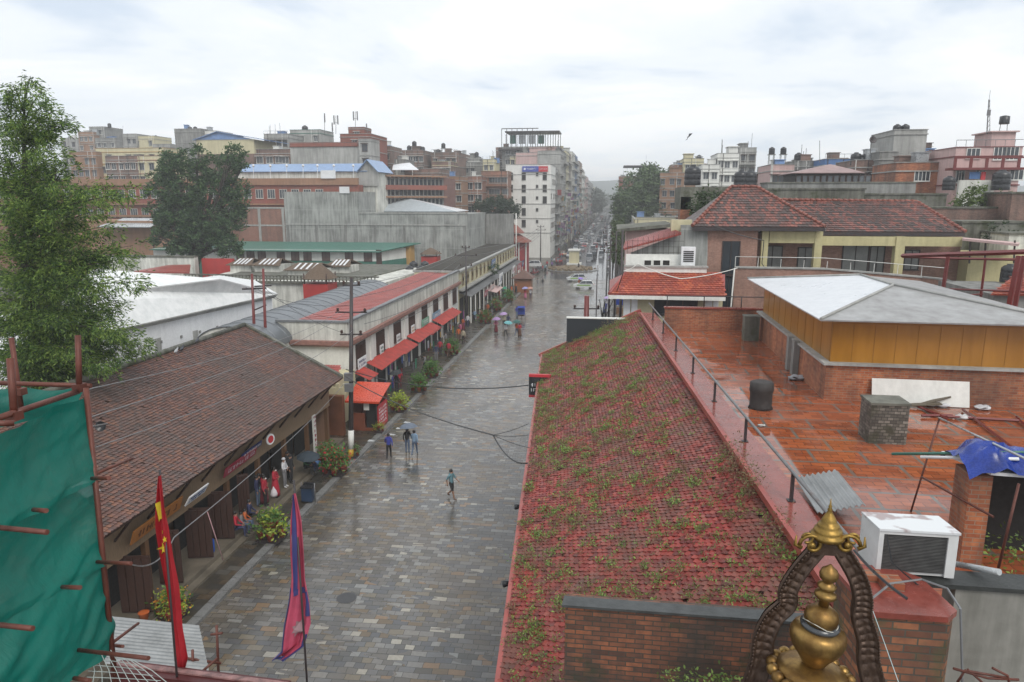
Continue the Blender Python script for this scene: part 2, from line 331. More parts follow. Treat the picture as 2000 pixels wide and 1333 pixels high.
def body(pose, shorts=False, sleeve=True, robe=False):
    P_ = dict(pel=(0, 0, .95), bel=(0, .0, 1.08), che=(0, -.01, 1.28), nec=(0, 0, 1.47), hd=(0, .02, 1.56), ht=(0, .02, 1.66))
    s = 1
    def leg(sd, kn, an):
        P_['hip' + sd] = (.09 * s_, 0, .9); P_['kne' + sd] = kn; P_['ank' + sd] = an; P_['toe' + sd] = (an[0], an[1] + .17, max(.03, an[2] - .05))
    def arm(sd, el, wr):
        P_['sho' + sd] = (.17 * s_, 0, 1.41); P_['elb' + sd] = el; P_['wri' + sd] = wr
    poses = dict(
        stand=((.1, .02, .5), (.1, 0, .08), (-.1, .01, .5), (-.1, -.02, .08), (.25, -.02, 1.14), (.24, .08, .9), (-.25, -.02, 1.14), (-.24, .08, .9)),
        walk=((.1, .17, .52), (.1, .26, .08), (-.1, .02, .5), (-.1, -.36, .17), (.24, -.14, 1.16), (.24, -.1, .93), (-.24, .12, 1.16), (-.23, .3, 1.04)),
        fold=((.1, .02, .5), (.1, 0, .08), (-.1, .01, .5), (-.12, -.02, .08), (.27, .05, 1.15), (-.02, .2, 1.16), (-.27, .05, 1.15), (.02, .22, 1.1)),
        hold=((.1, .02, .5), (.1, 0, .08), (-.1, .1, .5), (-.1, .04, .08), (.25, .06, 1.16), (.16, .24, 1.34), (-.25, -.02, 1.14), (-.24, .08, .9)))
    sit = pose == 'sit'
    if sit: q = ((.12, .42, .95), (.14, .44, .5), (-.12, .4, .95), (-.16, .46, .5), (.27, .08, 1.15), (.12, .32, 1.05), (-.27, .08, 1.15), (-.1, .32, 1.05))
    else: q = poses[pose]
    s_ = 1; leg('L', q[0], q[1]); arm('L', q[4], q[5])
    s_ = -1; leg('R', q[2], q[3]); arm('R', q[6], q[7])
    ed = [('pel', 'bel'), ('bel', 'che'), ('che', 'nec'), ('nec', 'hd'), ('hd', 'ht')]
    for d in 'LR': ed += [('pel', 'hip' + d), ('hip' + d, 'kne' + d), ('kne' + d, 'ank' + d), ('ank' + d, 'toe' + d), ('nec', 'sho' + d), ('sho' + d, 'elb' + d), ('elb' + d, 'wri' + d)]
    rd = dict(pel=(.15, .11), bel=(.145, .1), che=(.17, .115), nec=(.065, .065), hd=(.085, .1), ht=(.075, .085))
    for d in 'LR': rd.update({'hip' + d: .095, 'kne' + d: .065, 'ank' + d: .045, 'toe' + d: .035, 'sho' + d: .07, 'elb' + d: .045, 'wri' + d: .032})
    sg = [('pel', 'bel', 1), ('bel', 'che', 1), ('che', 'nec', 1), ('nec', 'hd', 0), ('hd', 'ht', 0)]
    for d in 'LR':
        sg += [('pel', 'hip' + d, 2), ('hip' + d, 'kne' + d, 2), ('kne' + d, 'ank' + d, 0 if shorts else 2), ('ank' + d, 'toe' + d, 3), ('nec', 'sho' + d, 1), ('sho' + d, 'elb' + d, 1), ('elb' + d, 'wri' + d, 1 if sleeve else 0)]
    mb = skin_mesh(P_, ed, rd, sg)
    mb.mi = 0
    for d in 'LR':   # palm, four fingers and a thumb, slightly curled
        e, wv = V(P_['elb' + d]), V(P_['wri' + d]); t = (wv - e).normalized(); sd = t.cross(V((0, 1, 0.3))).normalized(); pn = t.cross(sd)
        mb.path([wv - t * .01, wv + t * .05, wv + t * .085], [.03, .036, .03], 6)
        for k in range(4):
            b_ = wv + t * .08 + sd * (k - 1.5) * .017; ln = (.06, .072, .068, .052)[k]
            mb.path([b_, b_ + t * ln * .5 + pn * .006, b_ + t * ln + pn * .022], [.0085, .008, .006], 5)
        mb.path([wv + t * .03 + sd * .03, wv + t * .06 + sd * .052 + pn * .01, wv + t * .085 + sd * .055 + pn * .02], [.01, .009, .007], 5)
    # nose and ears
    mb.ball((0, .125, 1.6), .016, 6, 1.6); mb.ball((.088, .02, 1.6), .018, 6, 1.5); mb.ball((-.088, .02, 1.6), .018, 6, 1.5)
    if robe:
        mb.mi = 2; mb.lathe((0, 0, .12), [(.24, 0), (.235, .25), (.2, .55), (.165, .85), (.15, .98)], 14)
    return mb
PB = {k: body(*a) for k, a in dict(stand=('stand',), walk=('walk',), shorts=('walk', True, False), fold=('fold',), hold=('hold',), sit=('sit',), tee=('stand', False, False), robe=('fold', False, True, True)).items()}
_cl = {}
def cloth(c):
    k = 'cloth_%02d_%02d_%02d' % tuple(int(x * 99) for x in c)
    if k not in _cl: _cl[k] = P(k, c, .85, .25, 4, 0, .3, 60)
    return _cl[k]
_pm = {}
def person(pose, loc, rz, label, top, bot, shoe=(.03, .03, .03), hair='short', mask=False, scale=1., hat=None, group=None, bag=None):
    key = (pose, top, bot, shoe, hair, mask, hat, bag); loc = V(loc)
    if pose == 'sit': loc = loc - V((0, 0, .45 * scale))
    t = thing('person', label, 'person', (0, 0, 0), group)
    if key not in _pm:
        b = PB[pose].build('body', [M['skin'], cloth(top), cloth(bot), cloth(shoe)], t, uv=False)
        h = MB(); h.ball((0, -.008, 1.64), .108, 10, 1.1)
        if hair == 'long': h.path([(0, -.06, 1.66), (0, -.09, 1.5), (0, -.1, 1.3)], [.09, .085, .04], 8)
        h2 = MB()
        if hat: h2.lathe((0, 0, 1.66), [(.115, 0), (.11, .05), (.07, .1), (.01, .12)], 10)
        ob = [b, (h if not hat else h2).build('hair' if not hat else 'cap', M['hair'] if not hat else cloth(hat), t, uv=False)]
        if mask:
            k = MB(); k.ball((0, .085, 1.565), .06, 8, .7); ob.append(k.build('face_mask', cloth((.7, .72, .74)), t, uv=False))
        _pm[key] = ob
    else:
        for o in _pm[key]:
            c = o.copy(); C.objects.link(c); c.parent = t
    t.location = loc; t.rotation_euler = (0, 0, rz); t.scale = (scale,) * 3
    return t
def umbrella(loc, label, col, r=.55, h=2.0, tilt=(0, 0)):
    t = thing('umbrella', label, 'umbrella', loc)
    a = V((tilt[0], tilt[1], 1)).normalized(); q = V((0, 0, 1)).rotation_difference(a).to_matrix(); L = V(loc)
    n = 8; m = MB(); rings = [(0.02, .27), (r * .4, .235), (r * .75, .14), (r, 0)]
    vs = []
    for rr, z in rings:
        for k in range(n * 2):
            an = math.pi * k / n; f = 1 if k % 2 == 0 else .94; vs.append(L + q @ V((rr * f * math.cos(an), rr * f * math.sin(an), h - .27 + z)))
    fs = [(i * 16 + k, (i + 1) * 16 + k, (i + 1) * 16 + (k + 1) % 16, i * 16 + (k + 1) % 16) for i in range(3) for k in range(16)]
    m.add(vs, fs); m.build('canopy', cloth(col), t)
    s = MB(); s.tube(L + q @ V((0, 0, h - .95)), L + q @ V((0, 0, h + .06)), .012, n=6)
    for k in range(8): s.tube(L + q @ V((0, 0, h - .02)), L + q @ V((r * math.cos(k * math.pi / 4), r * math.sin(k * math.pi / 4), h - .28)), .005, n=4)
    s.build('shaft', M['steel_dark'], t); return t
_lab = {}
def lab(s):
    _lab[s] = _lab.get(s, 0) + 1; return s + ('', ', right of its twin', ', third of that look', ', fourth of that look', ', fifth of that look')[min(4, _lab[s] - 1)]
# ------------------------------------------------------------------ repeated builders
def corr(mb, A, U, W, lu, lw, pitch=.1, amp=.02, th=.006, nrows=2):
    """corrugated sheet: origin A, corrugations run along W, waves across U"""
    A, U, W = V(A), V(U).normalized(), V(W).normalized(); N = U.cross(W).normalized()
    if N.z < 0: N = -N
    n = int(lu / pitch * 4)
    def fn(i, j): return A + U * lu * i + W * lw * j + N * amp * math.sin(2 * math.pi * i * lu / pitch)
    mb.grid(fn, n, nrows); mb.grid(lambda i, j: fn(1 - i, j) - N * th, n, nrows)
    return mb
def tiles(mb, O, U, S, lu, ls, tw, th, lift=.03, point=.35, inside=None, jit=.006, rnd=R):
    """overlapping clay tiles, each a small thick plate; O eave corner, U along the eave, S up the slope"""
    O, U, S = V(O), V(U).normalized(), V(S).normalized(); N = U.cross(S).normalized()
    if N.z < 0: N = -N
    flip = U.cross(S).dot(N) < 0
    nr = int(ls / th) + 1; ncol = int(lu / tw) + 2
    for r in range(nr):
        v = r * th
        for c in range(ncol):
            u = (c + .5 * (r % 2)) * tw
            if u > lu + tw * .5 or v > ls: continue
            if inside and not inside(u, v + th * .5): continue
            if rnd.random() < .006: continue
            j = lambda: rnd.uniform(-jit, jit)
            a = tw * .48; l1 = lift + j(); k = -point * th + j()
            P0 = O + U * (u - a) + S * (v + th * .12 + j()) + N * l1; P1 = O + U * (u + j()) + S * (v + k) + N * (l1 + .004); P2 = O + U * (u + a) + S * (v + th * .12 + j()) + N * (l1 + j())
            P3 = O + U * (u + a) + S * (v + th * 1.1) + N * .002; P4 = O + U * (u - a) + S * (v + th * 1.1) + N * .002; d = N * -min(lift, .03) * .9
            vs = [P0, P1, P2, P3, P4, P0 + d, P1 + d, P2 + d]
            fs = [(0, 1, 2, 3, 4), (5, 6, 1, 0), (6, 7, 2, 1)]
            if flip: fs = [f[::-1] for f in fs]
            mb.add(vs, fs)
    return mb
def leaves(mb, centers, n, size, spread, droop=.0, asp=.45, rs=None, lean=None):
    """n leaf-sized quads around each centre (numpy)"""
    rs = rs or np.random.RandomState(3)
    c = np.repeat(np.array(centers, dtype=float).reshape(-1, 3), n, 0); m = len(c)
    sp = np.array(spread if hasattr(spread, '__len__') else (spread,) * 3)
    c = c + rs.normal(0, 1, (m, 3)) * sp * .5
    d = rs.normal(0, 1, (m, 3)); d[:, 2] = d[:, 2] * .6 - droop
    if lean is not None: d += np.repeat(np.array(lean).reshape(-1, 3), n, 0) * 1.6
    d /= np.linalg.norm(d, axis=1)[:, None]
    s = np.cross(d, rs.normal(0, 1, (m, 3))); s /= np.linalg.norm(s, axis=1)[:, None]
    L = size * rs.uniform(.6, 1.35, (m, 1)); W_ = L * asp
    v = np.stack([c, c + d * L * .5 + s * W_ * .5, c + d * L, c + d * L * .5 - s * W_ * .5], 1).reshape(-1, 3)
    f = np.arange(m * 4).reshape(-1, 4); mb.raw(v, f); return mb
def tree(name, label, base, trunk_h, blobs, leafmat, lsize, nl, per=60, rs=None, cat='tree', group=None, tr=.3, limbs=True, seed=1, asp=.45, droop=0.):
    """blobs = [(centre, radii)] of the crown; leaf clumps fill each blob's shell with gaps"""
    rs = np.random.RandomState(seed); t = thing(name, label, cat, base, group); b = V(base)
    tk = MB(); top = b + V((0, 0, trunk_h)); tk.path([b, b + V((.05, 0, trunk_h * .5)), top], [tr, tr * .75, tr * .55], 8)
    cs = []
    for c, r in blobs:
        c = V(c); k = max(4, int(nl * (r[0] * r[1] * r[2]) ** .5))
        d = rs.normal(0, 1, (k, 3)); d /= np.linalg.norm(d, axis=1)[:, None]; rad = rs.uniform(.45, 1.02, (k, 1)) ** .6
        cs.append(np.array(c) + d * rad * np.array(r))
        if limbs:
            tk.path([top - V((0, 0, trunk_h * .25 * rs.rand())), (top + c) / 2 + V((0, 0, -.1 * r[2])), c], [tr * .4, tr * .25, tr * .08], 6)
            for q in range(3):
                e = c + V(tuple(rs.normal(0, .5, 3) * np.array(r))); tk.path([(top + c) / 2, (c + e) / 2, e], [tr * .2, tr * .1, .02], 5)
    cs = np.concatenate(cs); m = MB(); rr = np.mean([q[1][0] for q in blobs])
    leaves(m, cs, per, lsize, rr * .28, droop, asp, rs)
    tk.build('trunk', M['bark'], t); m.build('crown', leafmat, t, uv=False); return t
def wire(label, pts, r=.012, sag=.3, group=None, mat=None, name='cable', cat='cable'):
    m = MB(); out = []
    for a, b in zip(pts[:-1], pts[1:]):
        a, b = V(a), V(b)
        for i in range(12): k = i / 12; out.append(a.lerp(b, k) - V((0, 0, sag * 4 * k * (1 - k))))
    out.append(V(pts[-1])); m.path(out, r, 5)
    return tag(m.build(name, mat or M['black'], uv=False), label, cat, group)
TK = MB(); TK.lathe((0, 0, 0), [(.5, 0), (.52, .05), (.52, .3), (.5, .34), (.52, .38), (.52, .66), (.5, .7), (.52, .74), (.5, .98), (.36, 1.12), (.2, 1.16), (.2, 1.24), (.02, 1.25)], 14)
tank_me = None
def tank(loc, label, s=1., group='black water tanks on the roofs'):
    global tank_me
    if tank_me is None:
        o = TK.build('water_tank', M['black'], uv=False); tank_me = o.data
    else:
        o = bpy.data.objects.new('water_tank', tank_me); C.objects.link(o)
    o.location = V(loc); o.scale = (s, s, s); o['label'] = label; o['category'] = 'water tank'; o['group'] = group; return o
# windows: one mesh per (w, h, style) shared by every copy
_wm = {}
def window(parent, loc, ang, w_=1.1, h_=1.4, frame=None, pane=None, shade=False, bars=1):
    frame = frame or M['woodd']; pane = pane or M['glass']; near = V(loc).y < 135; key = (near, round(w_, 2), round(h_, 2), frame.name, pane.name, shade, bars)
    L = V(loc) - parent.location
    if key not in _wm:
        m = MB(); a, b = w_ / 2, h_ / 2; f = .07
        m.mi = 0
        for q in ((-a - f, -b - f, a + f, -b), (-a - f, b, a + f, b + f), (-a - f, -b, -a, b), (a, -b, a + f, b)): m.box(q[0], -.06, q[1], q[2], .05, q[3])
        for k in range(bars): x = -a + w_ * (k + 1) / (bars + 1); m.box(x - .03, -.045, -b, x + .03, -.013, b)
        m.box(-a - .12, -.12, -b - f - .05, a + .12, .05, -b - f)
        if shade: m.box(-a - .25, -.55, b + .16, a + .25, .05, b + .24)
        pm = m if not near else MB(); pm.mi = 0 if near else 1; pm.box(-a, -.012, -b, a, .05, b)
        o = m.build('window', [frame, pane], None, uv=False); _wm[key] = (o.data, pm.build('pane', pane, None, uv=False).data if near else None)
        if near: bpy.data.objects.remove([q for q in C.objects if q.data == _wm[key][1]][0])
    else:
        o = bpy.data.objects.new('window', _wm[key][0]); C.objects.link(o)
    if near: q = bpy.data.objects.new('pane', _wm[key][1]); C.objects.link(q); q.parent = o
    o.parent = parent; o.location = L; o.rotation_euler = (0, 0, ang); return o
def house(name, label, x0, x1, y0, y1, h, wall, zmin=0, floors=3.1, fb=0, rb=0, lb=0, frame=None, pane=None, ww=1.1, wh=1.4, parapet=.9, cat='building', skew=0., shade=True, bands=None, tanks=(), stair=None, slab=None, balc=None, poles=0, railing=False, bars=1, pk=None, rseed=0):
    """city building: walls, floor bands, parapet, roof-stair room, windows on front (-y), right (+x) and left (-x) faces"""
    rr = random.Random(rseed + int(x0 * 7 + y0 * 3)); t = thing(name, label, cat, ((x0 + x1) / 2, (y0 + y1) / 2, 0))
    m = MB(); m.box(x0, y0, 0, x1, y1, h - parapet); pw = .18
    for q in ((x0, y0, x1, y0 + pw), (x0, y1 - pw, x1, y1), (x0, y0 + pw, x0 + pw, y1 - pw), (x1 - pw, y0 + pw, x1, y1 - pw)): m.box(q[0], q[1], h - parapet, q[2], q[3], h)
    m.build('wall', wall, t)
    bm = MB(); bmat = bands or M['conc_light']; n = int((h - parapet) / floors)
    for k in range(1, n + 1):
        z = (h - parapet) - (n - k) * floors
        if z < zmin: continue
        bm.box(x0 - .12, y0 - .14, z - .14, x1 + .12, y1 + .1, z)
    bm.box(x0 - .1, y0 - .1, h, x1 + .1, y0 + .28, h + .08); bm.box(x0 - .1, y1 - .28, h, x1 + .1, y1 + .1, h + .08)
    bm.box(x0 - .1, y0 + .28, h, x0 + .28, y1 - .28, h + .08); bm.box(x1 - .28, y0 + .28, h, x1 + .1, y1 - .28, h + .08)
    bm.build('floor_band', bmat, t)
    cnt = 0
    for k in range(n):
        zc = (h - parapet) - k * floors - floors * .5
        if zc < zmin - 1: break
        for nb, f in ((fb, 'f'), (rb, 'r'), (lb, 'l')):
            for i in range(nb):
                if rr.random() < .08 or cnt > 95: continue
                u = (i + .5) / nb + rr.uniform(-.04, .04); dz = rr.uniform(-.05, .05); cnt += 1
                if f == 'f': window(t, (x0 + (x1 - x0) * u, y0 - .01, zc + dz), 0, ww, wh, frame, pane, shade, bars)
                elif f == 'r': window(t, (x1 + .01, y0 + (y1 - y0) * u, zc + dz), math.pi / 2, ww, wh, frame, pane, shade, bars)
                else: window(t, (x0 - .01, y0 + (y1 - y0) * u, zc + dz), -math.pi / 2, ww, wh, frame, pane, shade, bars)
        if balc and k in balc:
            b = MB(); z = (h - parapet) - (k + 1) * floors; fx = balc[k]
            if 'f' in fx:
                b.box(x0 + .2, y0 - 1.2, z, x1 - .2, y0 - .15, z + .12); b.box(x0 + .2, y0 - 1.2, z + .9, x1 - .2, y0 - 1.12, z + .98)
                for j in range(int((x1 - x0) * 2.5)): b.box(x0 + .3 + j * .4, y0 - 1.18, z + .12, x0 + .34 + j * .4, y0 - 1.14, z + .9)
            if 'r' in fx:
                b.box(x1 + .15, y0 + .2, z, x1 + 1.1, y1 - .2, z + .12); b.box(x1 + 1.04, y0 + .2, z + .85, x1 + 1.1, y1 - .2, z + .95)
                for j in range(int((y1 - y0) * 2)): b.box(x1 + 1.05, y0 + .3 + j * .5, z + .12, x1 + 1.09, y0 + .34 + j * .5, z + .85)
            if b.v: b.build('balcony', bmat, t)
    if stair:
        for (sx0, sx1, sh) in stair:
            s = MB(); a, b_ = x0 + (x1 - x0) * sx0, x0 + (x1 - x0) * sx1; s.box(a, y0 + 1.5, h - parapet, b_, min(y1 - .5, y0 + 5.5), h - parapet + sh)
            s.box(a - .25, y0 + 1.2, h - parapet + sh, b_ + .25, min(y1 - .3, y0 + 5.8), h - parapet + sh + .14); s.build('stair_room', wall, t)
    for k in range(rr.choice((0, 1, 2, 3)) if parapet > .6 and y0 > 90 else 0):
        x = x0 + .5 + (x1 - x0 - 2) * rr.random(); y = y0 + .8 + 3 * rr.random(); hh = rr.uniform(.7, 2.4); ww2 = rr.uniform(.8, 2.2); s = MB(); s.box(x, y, h - parapet, x + ww2, y + 1.6, h - parapet + hh); s.box(x - .15, y - .15, h - parapet + hh, x + ww2 + .15, y + 1.75, h - parapet + hh + .1); s.build('roof_shed', rr.choice((M['conc'], M['tin'], M['brick_dull'], M['white'], wall, M['tin_blue'])), t)
    if y0 > 90 and fb > 1:
        for k in range(2):
            x = rr.uniform(x0, x1); s = MB(); s.tube((x, y0 - .08, h - 9), (x, y0 - .08, h), .06, n=4); s.build('downpipe', rr.choice((M['steel_dark'], M['white'])), t)
    if poles:
        s = MB()
        for k in range(poles):
            x = rr.uniform(x0 + .4, x1 - .4); y = rr.uniform(y0 + .3, y0 + 3); s.tube((x, y, h - parapet), (x, y, h + rr.uniform(1.2, 3.6)), .05, n=5)
        s.build('roof_post', M['steel'], t)
    if railing:
        s = MB(); s.tube((x0, y0 + .1, h + .8), (x1, y0 + .1, h + .8), .035, n=5)
        for k in range(int(x1 - x0) + 1): s.tube((x0 + k, y0 + .1, h), (x0 + k, y0 + .1, h + .8), .025, n=4)
        s.build('railing', M['steel'], t)
    for i, (u, s_, hh) in enumerate(tanks):
        side = '' if len(tanks) == 1 else (' left' if i == 0 else ' right' if i == len(tanks) - 1 else ' middle')
        tank((x0 + (x1 - x0) * u, y0 + 2.2, h - parapet + hh), 'black%s water tank on top of the %s' % (side and ',' + side + 'most' or '', label)[:110] if False else ('%s water tank on %s' % ((side.strip() + 'most black') if side else 'black', ' '.join(label.split()[:11]))), s_)
        if hh > .3:
            s = MB()
            for a in (-.4, .4):
                for b_ in (-.4, .4): s.tube((x0 + (x1 - x0) * u + a * s_, y0 + 2.2 + b_ * s_, h - parapet), (x0 + (x1 - x0) * u + a * s_, y0 + 2.2 + b_ * s_, h - parapet + hh - .02), .05, n=4)
            s.box(x0 + (x1 - x0) * u - .6 * s_, y0 + 2.2 - .6 * s_, h - parapet + hh - .1, x0 + (x1 - x0) * u + .6 * s_, y0 + 2.2 + .6 * s_, h - parapet + hh - .01)
            s.build('tank_stand', M['conc'], t)
    return t
def city(label, px0, px1, pyt, Y, dep, wall, vis=470, **k):
    """house given by where its front stands: distance Y, width and height from real bearings"""
    a, b = D(px0, pyt, Y), D(px1, pyt, Y); zb = D(px0, vis, Y).z; q = random.Random(int(px0)); k.setdefault('frame', q.choice((M['white'], M['woodd'], M['conc_light'], M['white']))); k.setdefault('pane', q.choice((M['glass'], M['glass'], P('grey_glass', (.1, .11, .12), .2))))
    return house(k.pop('name', 'city_house'), label, a.x, b.x, Y, Y + dep, (a.z + b.z) / 2, wall, zmin=max(0, zb), **k)
# ================================================================== GROUND, STREET
n = NT('street_pavers')   # wet mixed stone setts
dn_ = n.t.nodes.new('ShaderNodeTexNoise'); n.L(n.pos, dn_.inputs['Vector']); dn_.inputs['Scale'].default_value = .9; dn_.inputs['Detail'].default_value = 3
vm_ = n.t.nodes.new('ShaderNodeVectorMath'); vm_.operation = 'MULTIPLY_ADD'; n.L(dn_.outputs['Color'], vm_.inputs[0]); vm_.inputs[1].default_value = (.22, .16, 0); n.L(n.uv, vm_.inputs[2])
uv = n.map(vm_.outputs[0], (1, 1, 1), (.13, .07, 0), (0, 0, -.03))
wob = n.noise(n.pos, .35, 2)
b1, f1 = n.brick(uv, .6, .31, .009, .37); b2, f2 = n.brick(n.map(uv, (1, 1, 1), (3.3, .9, 0)), .38, .31, .009, .5)
sel = n.ramp(n.noise(n.map(n.pos, (.35, 1.3, 1)), .8, 2), [(.5, 0), (.52, 1)])
bc = n.mix(sel, b1, b2); bf = n.math('ADD', n.math('MULTIPLY', n.math('SUBTRACT', 1, sel), f1), n.math('MULTIPLY', sel, f2))
st = n.ramp(bc, [(0, (.11, .113, .113)), (.14, (.14, .137, .128)), (.26, (.1, .108, .12)), (.36, (.21, .208, .2)), (.46, (.16, .12, .075)), (.54, (.15, .158, .165)), (.63, (.2, .175, .13)), (.7, (.09, .09, .083)), (.78, (.27, .275, .265)), (.85, (.11, .105, .095)), (.91, (.26, .17, .1)), (.95, (.24, .235, .22)), (.975, (.42, .4, .34))], 'CONSTANT')
st = n.mix(n.math('MULTIPLY', n.noise(n.pos, 9, 4), .5), st, (.035, .035, .033))
lft = n.math('MULTIPLY', n.ramp(n.noise(n.pos, .2, 5, .6), [(.36, 0), (.6, 1)]), .6)
st = n.mix(lft, st, n.mix(.55, st, (.15, .1, .05)))
st = n.mix(bf, st, (.03, .028, .024))
pud = n.ramp(n.noise(n.map(n.pos, (1, .45, 1)), .5, 6, .62), [(.38, 0), (.6, 1)])
rp_ = n.noise(n.map(n.pos, (1.2, 3, 1)), 2.2, 4, .65)
st = n.mix(1., st, n.ramp(n.noise(n.map(n.pos, (1, .6, 1)), .16, 5, .6), [(.3, .72), (.68, 1.25)]), 'MULTIPLY')
n.out(st, n.math('ADD', n.math('MULTIPLY', pud, -.16), n.math('ADD', n.math('MULTIPLY', rp_, .16), .17)), n.bump(n.math('ADD', n.math('ADD', n.math('MULTIPLY', rp_, .8), n.math('MULTIPLY', n.math('SUBTRACT', 1, bf), .5)), n.math('MULTIPLY', bc, .35)), .34, .02), 0, .5)
M['pavers'] = n.m
n = NT('sidewalk_stone'); bc, bf = n.brick(n.map(n.uv, (1, 1, 1)), .6, .4, .01, .5)
st = n.ramp(bc, [(0, (.075, .062, .045)), (.3, (.11, .088, .06)), (.55, (.07, .064, .055)), (.75, (.14, .1, .062)), (.92, (.17, .155, .13))], 'CONSTANT')
st = n.mix(n.noise(n.pos, 2, 5), st, (.025, .024, .02)); st = n.mix(bf, st, (.02, .02, .018))
n.out(st, n.ramp(n.noise(n.pos, .8, 4), [(.35, .18), (.65, .5)]), n.bump(bc, .2, .01)); M['walk'] = n.m
M['asphalt'] = P('wet_asphalt', (.07, .07, .072), .14, .4, .3, 0, .15, 3)
M['earth'] = P('earth', (.06, .055, .045), .7, .4, .1)
m = MB(); m.add([(-1450, -60, -.02), (1200, -60, -.02), (1200, 1580, -.02), (-1450, 1580, -.02)], [(0, 1, 2, 3)]); struct('ground', m, M['earth'])
XR = 6.0
m = MB(); m.add([(-15.75, -20, 0), (9, -20, 0), (9, 150, 0), (-15.75, 150, 0)], [(0, 1, 2, 3)]); struct('street', m, M['pavers'])
m = MB(); m.add([(-14.5, 150, 0), (3, 150, 0), (3, 1320, 0), (-14.5, 1320, 0)], [(0, 1, 2, 3)]); struct('road', m, M['asphalt'])
m = MB(); m.add([(-24, -20, .13), (-15.95, -20, .13), (-15.95, 150, .13), (-24, 150, .13)], [(0, 1, 2, 3)])
struct('pavement', m, M['walk'])
m = MB(); y = 0.
while y < 150: m.box(-16.15, y, -.01, -15.75, y + .96, .15 + R.uniform(-.012, .012)); y += 1
struct('kerb', m, M['stone'])
m = MB(); m.add([(-30, 150, .004), (-14.5, 150, .004), (-14.5, 1320, .004), (-30, 1320, .004)], [(0, 1, 2, 3)]); m.add([(3, 60, .004), (9, 60, .004), (9, 1320, .004), (3, 1320, .004)], [(0, 1, 2, 3)]); struct('far_pavement', m, M['walk'])
# far hills
m = MB()
def hill(i, j):
    x = -1450 + 2650 * i; y = 1330 + 250 * j
    return V((x, y, (40 + 14 * math.exp(-((x + 60) / 350) ** 2) + 12 * noise.noise(V((x / 160, j, 0)))) * math.sin(math.pi * min(1, j * .9 + .02)) ))
m.grid(hill, 90, 8); struct('hills', m, P('far_forest', (.09, .12, .11), .9, .3, .01))
# ================================================================== MOSSY TILE ROOF BUILDING, right foreground
RO = V((-2.0, 12.6, 7.0)); RV = V((-.067, .9978, 0)); RU = V((.9978, .067, 0))
def RF(u, v, z): return V((RO.x, RO.y, 0)) + RU * u + RV * v + V((0, 0, z))
bt = thing('tiled_roof_building', 'long corner building with mossy red fish-scale tile roof above the wet street', 'building', RF(3, 14, 0))
m = MB(); q = [RF(.35, -12, 0), RF(5.75, -12, 0), RF(5.75, 30.6, 0), RF(.35, 30.6, 0)]; m.prism([(p.x, p.y) for p in q], 0, 6.95); m.build('wall', M['brick_dull'], bt)
S = (RU * 5.78 + V((0, 0, 2.72))).normalized(); sl_len = math.hypot(5.78, 2.72)
m = MB(); a, b, c, d = RF(0, -3, 6.97), RF(0, 31.0, 6.97), RF(5.78, 31, 9.69), RF(5.78, -3, 9.69); m.slab([a, b, c, d], .16, (0, 0, 1)); m.build('roof_deck', P('roof_deck', (.09, .03, .025), .7, .4), bt)
m = MB(); tiles(m, RF(0, -2, 7.0), RV, S, 33, sl_len, .178, .125, .036, .42, None, .011)
M['moss_tile'] = tilem('red_scale_tile', [(.27, .04, .032), (.22, .03, .026), (.34, .06, .045), (.18, .032, .028), (.3, .05, .04), (.13, .028, .024), (.32, .085, .065)], .5, (.11, .07, .05), .7, .8)
m.build('roof', M['moss_tile'], bt)
m = MB(); m.obox(RF(2.9, 31.05, 8.37), RU * 3.1 + V((0, 0, 1.45)), RV * .12, V((-.42, 0, .9)).normalized() * .1); m.obox(RF(-.03, 14, 6.95), RV * 17, RU * .05, (0, 0, .09)); m.build('verge', M['tin_red'], bt)
# weeds: uncountable
rs = np.random.RandomState(5)
def surf(u, v): return RF(u, v, 7.03 + 2.72 * u / 5.78)
cs = []
while len(cs) < 5000:
    u, v = rs.uniform(.05, 5.7), rs.uniform(-2, 30.8)
    d = .45 * noise.noise(V((u * .7, v * .4, 3))) + .9 * noise.noise(V((u * 3.1, v * 2.4, 9))) + (.05 if u < 1.0 else 0) + (.3 if v > 28.8 else 0) + (0. if v > 12 else -.06) - (.3 if u > 4.6 and v > 6 else 0)
    if d + rs.uniform(-.45, .45) > .08: cs.append(tuple(surf(u, v) + V((0, 0, .03))))
M['weed'] = leafm('weed_green', [(.1, .14, .045), (.17, .26, .065), (.3, .43, .1), (.12, .22, .07)]); M['weed_dry'] = leafm('weed_dry', [(.16, .09, .06), (.25, .15, .09), (.2, .2, .09)])
m = MB(); rs2 = np.random.RandomState(8); big = [c for i, c in enumerate(cs) if i % 9 == 0]; small = [c for i, c in enumerate(cs) if i % 9]
leaves(m, small[:1900], 18, .06, (.12, .12, .06), -.6, .42, rs2); leaves(m, big[:190], 80, .075, (.2, .2, .14), -.8, .4, rs2)
tag(m.build('roof_weeds', M['weed'], uv=False), 'bright green weeds and moss growing between the red roof tiles', 'weeds', kind='stuff')
m = MB(); leaves(m, small[1900:3600], 12, .065, (.11, .11, .08), -.7, .26, rs2); leaves(m, big[190:], 34, .1, (.15, .15, .14), -1., .22, rs2)
